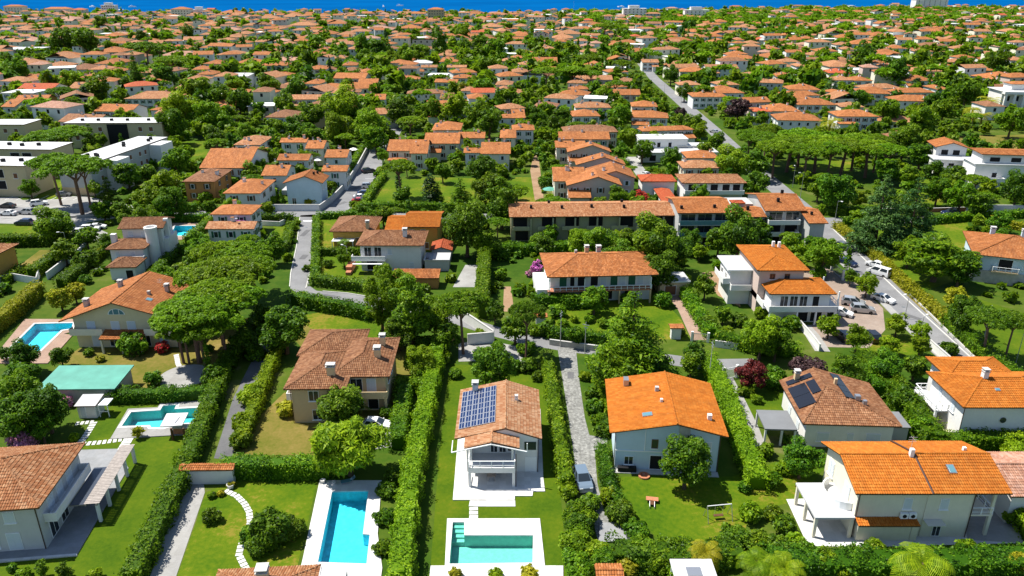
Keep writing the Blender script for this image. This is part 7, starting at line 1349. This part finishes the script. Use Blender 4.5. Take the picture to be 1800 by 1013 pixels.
wall([(0, 500), (20, 492), (66, 500), (72, 478)], 1.5, 'white', 'white wall and steps below the yellow margin house')
wall([(1256, 610), (1320, 618), (1400, 620)], 1.2, 'white', 'white wall along the lane end below the right garden')
wall([(966, 606), (1040, 616), (1100, 622)], 1.0, 'stone', 'low stone wall under the villa lane hedge')
wall([(1600, 520), (1665, 584), (1712, 630)], .4, 'conc', 'low concrete edging of the main road verge', .2, cap=False)
wall([(1405, 575), (1425, 598), (1440, 618)], 1.3, 'white', 'white wall on the yard side of the ramp')
wall([(1440, 374), (1500, 374), (1640, 373), (1740, 370)], 1.1, 'brick', 'low brick wall along the far side of the right cross street')
wall([(1716, 372), (1790, 372), (1830, 378)], 1.8, 'white', 'white boundary wall at the right margin street')
wall([(112, 384), (180, 379), (236, 372)], .5, 'stone', 'curved low stone edge by the left car park')
wall([(800, 556), (830, 574), (868, 600)], 2.0, 'white', 'white curved ramp wall behind the lane garden'); wall([(822, 606), (868, 602)], 2.0, 'white', 'short white wall by the dark palm-like tree')
wall([(1620, 600), (1665, 640), (1680, 655)], 1.5, 'white', 'white fence wall beside the margin house and the main road')
gate([(1218, 600), (1242, 602)], 1.6, 'grey metal gate closing the foot of the brick path'); gate([(1272, 668), (1292, 664)], 2.0, 'white barred gate at the top of the narrow garden path', 'trim'); gate([(1462, 476), (1480, 492)], 2.0, 'grey metal gate between the brick yard and the main road', n=16); gate([(1700, 375), (1712, 375)], 2.2, 'pale gate panel in the far street hedge')
for px, py, lb in ((948, 578, 'small orange tiled gatehouse roof on the villa lane, by the thin pine'), (1186, 598, 'small orange tiled gate roof by the cedar')):
    x, y = G(px, py); h = House(lb, x - 1.1, y, 0, name='gate_shelter', cat='shelter', wm='white', rm='o', near=False); h.block(.5, 2.2, .3, 1.4, 2.4, 'gx', .3, .4, tiles=False)
# garden things
o = thing('sun_lounger', 'reddish sun lounger with pale frame on the shaded house lawn', 'sun lounger', (*G(1146, 886), 0), rad(80))
for y0 in (-.32, .26): MB().box(-1.0, .6, y0, y0 + .06, .28, .36).build('side_rail', [M['trim']], o)
MB().box(.1, .85, -.75, .75, .37, .44).build('backrest', [M['brick']], o); MB().box(-.6, .1, -.25, .25, .30, .36).build('seat', [M['wood']], o)
for x, y0 in ((-.95, -.32), (-.95, .26), (.5, -.32), (.5, .26)): MB().box(x, x + .06, y0, y0 + .06, 0, .28).build('leg', [M['trim']], o)
o = thing('garden_swing', 'dark metal swing frame standing half in the lone tree shadow', 'swing', (*G(1262, 912), 0), rad(8))
MB().bar((-1.5, 0, 2.0), (1.5, 0, 2.0), .05).build('top_bar', [M['trim']], o)
for s in (-1.5, 1.5):
    for e in (-.8, .8): MB().bar((s, e, 0), (s, 0, 2.0), .04).build('leg', [M['steel']], o)
MB().box(-.6, .6, -.2, .2, .5, .56).build('seat', [M['wood']], o)
for s in (-.5, .5): MB().bar((s, 0, .56), (s, 0, 2.0), .015, n=4).build('rope', [M['alu']], o)
o = thing('fire_pit', 'round stone fire ring on the lawn under the pale front wall', 'fire pit', (*G(1132, 838), 0)); MB().lathe([(.75, 0), (.75, .25), (.5, .25), (.5, .05), (.1, .05)], 18).build('ring', [M['brick']], o)
def lounger(px, py, rz, label, m='trim'):
    o = thing('pool_chair', label, 'pool chair', (*G(px, py), .14), rad(rz), 'loungers by the pools'); MB().box(-.9, .3, -.3, .3, .28, .34).build('seat', [M[m]], o)
    b = MB(); b.poly([(.3, -.3, .32), (.95, -.3, .75), (.95, .3, .75), (.3, .3, .32)]); b.poly([(.3, -.3, .27), (.3, .3, .27), (.95, .3, .70), (.95, -.3, .70)]); b.build('backrest', [M[m]], o)
    for x in (-.8, .25):
        for y in (-.26, .22): MB().box(x, x + .05, y, y + .05, 0, .28).build('leg', [M['steel']], o)
lounger(612, 850, 20, 'curved blue-grey lounger in the feathery tree shade by the long pool', 'bglass'); lounger(18, 632, 10, 'white lounger by the far left pool')
def pot(px, py, label, r=.35, z=.14):
    o = thing('plant_pot', label, 'plant pot', (*G(px, py), z), 0, 'plant pots'); MB().lathe([(r * .7, 0), (r, r * 1.2), (r * .85, r * 1.2), (r * .8, r)], 14).build('pot', [M['patio']], o); MB().lathe([(r * .8, r * .95), (.02, r)], 12).build('soil', [M['wood']], o)
pot(568, 850, 'pale round pot at the deck corner of the long pool'); pot(587, 852, 'dark low pot beside the pale pot on the pool deck', .28); pot(406, 858, 'yellow-planted pot at the end of the tiled wall', .5, .0)
def parasol(px, py, r, h, m, label):
    o = thing('parasol', label, 'parasol', (*G(px, py), 0)); MB().bar((0, 0, 0), (0, 0, h), .03).build('pole', [M['steel']], o); MB().lathe([(r, h - .7), (r * .5, h - .3), (.03, h)], 8).build('canopy', [M[m]], o)
parasol(966, 346, 2.2, 3.0, 'teal', 'green parasol beside the pinkish gabled row'); parasol(992, 332, 1.2, 2.6, 'trim', 'closed white parasol near the green one'); parasol(622, 273, 1.8, 2.8, 'trim', 'white parasol in the garden left of the car park'); parasol(560, 292, 1.6, 2.8, 'trim', 'white parasol behind the tall narrow house')
o = thing('round_terrace', 'pale round paved circle in the dry garden', 'terrace', (*G(325, 662), 0)); MB().lathe([(4.0, 0), (4.0, .1), (.05, .1)], 28).build('paving', [M['pave']], o)
# boats off the shore
for k, (px, py) in enumerate(((162, 12), (232, 12), (702, 10), (674, 12), (1092, 12))):
    x, y = G(px, py, 0); o = thing('sailing_boat', ('tiny white boat off the orange pyramid block, left one', 'tiny white boat off the left shore, right one of the pair', 'tiny white boat just left of the brown shore block', 'tiny white boat second left of the brown shore block', 'tiny white boat off the central tower block')[k], 'boat', (x, y, -1.0), rnd.uniform(0, 3), 'boats on the sea'); b = MB(); b.prism([(-7, -2), (5, -2), (9, 0), (5, 2), (-7, 2)], 0, 2.2).build('hull', [M['trim']], o); MB().box(-3, 2, -1.2, 1.2, 2.2, 4).build('cabin', [M['trim']], o)
# tall buildings along the shore
for px, py, w, d, hh, m, lb in ((26, 21, 30, 16, 17, 'ivory', 'pale hotel with tiled roof on the far left shore'), (102, 22, 40, 16, 14, 'ivory', 'long pale hotel with tiled roof on the left shore'), (192, 20, 22, 14, 18, 'white', 'white flat-topped hotel at the left shore'), (318, 26, 26, 20, 16, 'ivory', 'orange pyramid-roofed block near the shore'), (766, 32, 22, 16, 19, 'olive', 'brown multi-storey block standing out against the sea'), (1115, 28, 34, 16, 18, 'white', 'pale tower block with tiled top in the central shore line'), (1635, 12, 60, 20, 22, 'white', 'large white hotel with stepped top on the right shore'), (350, 24, 20, 14, 14, 'white', 'white block right of the orange pyramid roof'), (1224, 28, 36, 14, 16, 'white', 'long pale hotel behind the right pine tops')):
    x, y = G(px, py + 10); y = min(y, np.interp(x, [p[0] for p in SHORE], [p[1] for p in SHORE]) - 40); x = (px - 900) / FPX * (y * _c + 60 * _s)
    h = House(lb, x - w / 2, y, 0, name='hotel', cat='hotel', wm=m, rm='o' if m != 'white' else 'wflat', near=False, group='hotels along the shore'); h.block(0, w, 0, d, hh, 'h' if m != 'white' else 'f', .3, .6); 
    for z in np.arange(2.2, hh - 2, 3.4): h.win('f', [w * (k + .5) / 6 for k in range(6)], float(z), 1.8, 1.6, 'void')
    if m == 'white': h.block(w * .25, w * .7, 2, d - 2, hh + 4, 'f', ov=.2, z0=hh + .25)
# ---------------------------------------------------------------- gardens of the town: trees between the houses
def free(x, y, r):
    for a, b, c, d, rz in FOOT:
        dx, dy = abs(a - x), abs(b - y)
        if dx < c + r * .8 and dy < d + r * .8: return False
    return True
grid = {}
for a, b, r in KEEP: grid.setdefault((int(a // 12), int(b // 12)), []).append((a, b, r))
def crowded(x, y, r, f=.8):
    i, j = int(x // 12), int(y // 12)
    return any((a - x) ** 2 + (b - y) ** 2 < ((r + q) * f) ** 2 for di in (-1, 0, 1) for dj in (-1, 0, 1) for a, b, q in grid.get((i + di, j + dj), ()))
FG = {}
for f in FOOT: FG.setdefault((int(f[0] // 40), int(f[1] // 40)), []).append(f)
def free(x, y, r):
    i, j = int(x // 40), int(y // 40)
    return not any(abs(a - x) < c + r * .75 and abs(b - y) < d + r * .75 for di in (-1, 0, 1) for dj in (-1, 0, 1) for a, b, c, d, rz in FG.get((i + di, j + dj), ()))
def on_keep(x, y): return any(inside((x, y), p) for p in KOUT)
MASS = {'leaf': [], 'leafd': [], 'leafl': [], 'pine': []}; MASST = {k: [] for k in MASS}
def mass(x, y, w, kind, mat, lod=2, thin=1.0):
    _, _, Q, Tn = proto(kind, lod, rnd.randrange(3))
    if thin < 1:
        k = R.random(len(Q)) < thin; Q = Q[k]; Tn = Tn[k]
        c = Q.mean(1, keepdims=True); Q = c + (Q - c) * thin ** -.5
    a = rnd.uniform(0, 6.28); c, s = math.cos(a), math.sin(a); h = rnd.uniform(.85, 1.2)
    V = np.empty_like(Q); V[..., 0] = (Q[..., 0] * c - Q[..., 1] * s) * w + x; V[..., 1] = (Q[..., 0] * s + Q[..., 1] * c) * w + y; V[..., 2] = Q[..., 2] * w * h
    MASS[mat].append(V.astype('f')); MASST[mat].append(np.clip(Tn + rnd.gauss(0, .16), 0, 1))
NB = sum(1 for o in COL.objects if o.name.startswith('broadleaf_tree')); NP = sum(1 for o in COL.objects if o.name.startswith('umbrella_pine'))
pts = []
for _ in range(30000):
    y = 150 + (1560 - 150) * rnd.random() ** .75; x = rnd.uniform(-1, 1) * (y * .74 + 15)
    pts.append((y, x))
pts.sort()
nt = 0
for y, x in pts:
    shore = np.interp(x, [p[0] for p in SHORE], [p[1] for p in SHORE])
    if y > shore - 22 or (y > 600 and not (y > 1050 and x > 90) and rnd.random() < (.5 if x < 40 else .38)): continue
    w = rnd.choice([3.5, 4.5, 5.5, 6.5, 7.5, 9.0]) if y < 420 else rnd.choice([4.5, 6, 7, 8.5, 10.5]); r = w / 2
    if y < 330 and w > 6: w *= .7; r = w / 2
    if not free(x, y, r) or crowded(x, y, r) or (y < 600 and on_keep(x, y)): continue
    if any(inside((x, y), p) for p in TALLKEEP): w = min(w, 2.6); r = w / 2
    if y > 1050 and x > 90 and rnd.random() < .7: w = max(w, 8); kind = 'p'
    else: kind = rnd.choices('bpkcs', [70, 9 if x < 60 or y < 700 else 26, 4, 5, 12])[0]
    mat = {'b': rnd.choice(['leaf', 'leaf', 'leaf', 'leafd', 'leafl', 'leafl']), 'p': 'pine', 'k': 'leafd', 'c': 'leafd', 's': rnd.choice(['leaf', 'leafl', 'leafd'])}[kind]
    if kind == 'c': w *= .35
    if kind == 'p': w *= 1.2
    if kind == 'k': w *= .8
    if kind == 'b' and NB < 300: NB += 1; tree(x, y, w, kind, mat, group='trees in the town gardens'); 
    elif kind == 'p' and NP < 120: NP += 1; tree(x, y, w, kind, 'pine', group='umbrella pines over the town')
    else: mass(x, y, w, kind, mat, 2, .45 if y < 420 else (.21 if y < 800 else .085))
    grid.setdefault((int(x // 12), int(y // 12)), []).append((x, y, r)); nt += 1
# low greenery that fills the gardens
for _ in range(5200):
    y = 140 + 420 * rnd.random() ** .8; x = rnd.uniform(-1, 1) * (y * .72 + 12); w = rnd.uniform(1.6, 3.4)
    if not free(x, y, w / 2) or on_keep(x, y) or crowded(x, y, w / 2, .55): continue
    mass(x, y, w, 's', rnd.choice(['leaf', 'leaf', 'leafl', 'leafd']), 2, .26 if y < 300 else .14)
for k in MASS:
    if MASS[k]:
        nm = {'leaf': 'garden_foliage', 'leafd': 'dark_garden_foliage', 'leafl': 'bright_garden_foliage', 'pine': 'distant_pine_foliage'}[k]
        tag(inst(nm, np_mesh(nm, np.concatenate(MASS[k]), M[k], np.concatenate(MASST[k]))), 'green mass of trees and shrubs between the town houses', None, None, 'stuff')
# ---------------------------------------------------------------- say which one: look first, then the nearest landmark
LM = [(60, 900, 'pergola house'), (215, 560, 'cream gabled house'), (600, 650, 'brown hip-roofed villa'), (875, 740, 'solar-roofed house'), (1170, 740, 'bright orange low-gabled house'), (1460, 720, 'solar-strip bungalow'), (1720, 690, 'margin house with round window'), (1600, 860, 'large ivory house'),
      (1050, 480, 'villa with green doors'), (1380, 490, 'wrap-around balcony villa'), (1760, 440, 'right margin villa'), (1040, 390, 'long terrace block'), (1310, 390, 'orange apartment block'), (610, 410, 'tan bungalow'), (685, 440, 'white house with brown hip roof'), (536, 330, 'tall narrow blue-white house'), (235, 430, 'white tower house'), (15, 450, 'yellow margin house'),
      (210, 280, 'angled flat-roofed block'), (200, 225, 'block behind the pines'), (20, 300, 'left margin blocks'), (800, 260, 'central terraced cluster'), (1040, 290, 'pinkish gabled row'), (1190, 255, 'white cubic villa'), (1250, 330, 'orange loggia villa'), (1670, 260, 'curved-terrace white villa'), (1750, 300, 'stepped white villa'), (1785, 185, 'white mansion'), (1450, 260, 'dense pine row'),
      (380, 510, 'giant pine grove'), (70, 600, 'far left pool'), (285, 740, 'turquoise canopy pool'), (605, 930, 'long blue pool'), (865, 955, 'green-tinted pool'), (1220, 900, 'shaded house lawn'), (145, 665, 'teal-roofed shed'), (1110, 590, 'big cedar'), (1520, 560, 'brick car yard'), (1590, 370, 'two big conifers'), (760, 350, 'pine lawn'), (620, 320, 'narrow car park'), (535, 450, 'grey lane'), (1640, 580, 'main road'),
      (342, 195, 'two round bright trees'), (620, 210, 'bright central treetops'), (771, 70, 'tall dark round tree'), (228, 140, 'tall pale pole'), (1107, 160, 'tall roadside pole'), (1170, 150, 'far road bend'), (40, 85, 'grey flat-roofed far block'), (1640, 95, 'white terraced far villa'), (1625, 14, 'white shore hotel'), (766, 26, 'brown shore block'), (320, 20, 'orange pyramid block'), (100, 20, 'long left shore hotel'), (1115, 22, 'central shore tower'), (1570, 125, 'lone dark right treetop'), (1480, 140, 'four-chimney far roof'), (940, 100, 'left far pine canopy'), (1260, 100, 'cream far hotel')]
ORD = 'first second third fourth fifth sixth seventh eighth ninth tenth eleventh twelfth thirteenth fourteenth fifteenth sixteenth seventeenth eighteenth nineteenth twentieth'.split()
def ordw(n): return ORD[n] if n < 20 else ('twenty-', 'thirty-', 'forty-')[min(2, n // 10 - 2)] + (ORD[n % 10])
by = {}
for o, d, px, py in PEND:
    lx, ly, nm = min(LM, key=lambda q: (q[0] - px) ** 2 + ((q[1] - py) * 1.6) ** 2)
    dx, dy = px - lx, (py - ly) * 1.6
    w = ('right of' if dx > 0 else 'left of') if abs(dx) > abs(dy) else ('before' if dy > 0 else 'behind')
    if math.hypot(dx, dy) < 26: w = 'beside'
    by.setdefault((d, w, nm), []).append((math.hypot(dx, dy), o))
TH = dict(garden_shrub='shrub', house='house')
for (d, w, nm), v in by.items():
    v.sort(key=lambda q: q[0])
    for k, (_, o) in enumerate(v):
        d = d.replace(' in front of the flat-roofed blocks', ' by the flat blocks').replace('giant umbrella pine of the dense grove', 'giant grove pine')
        o['label'] = f'{d} {w} the {nm}' if len(v) == 1 else (f'{d}, nearest {w} the {nm}' if k == 0 else f'{d}, {ordw(k)} nearest {w} the {nm}')
        if 'category' not in o: o['category'] = 'house'
        if 'group' not in o and len(v) > 1: o['group'] = d + ' group'
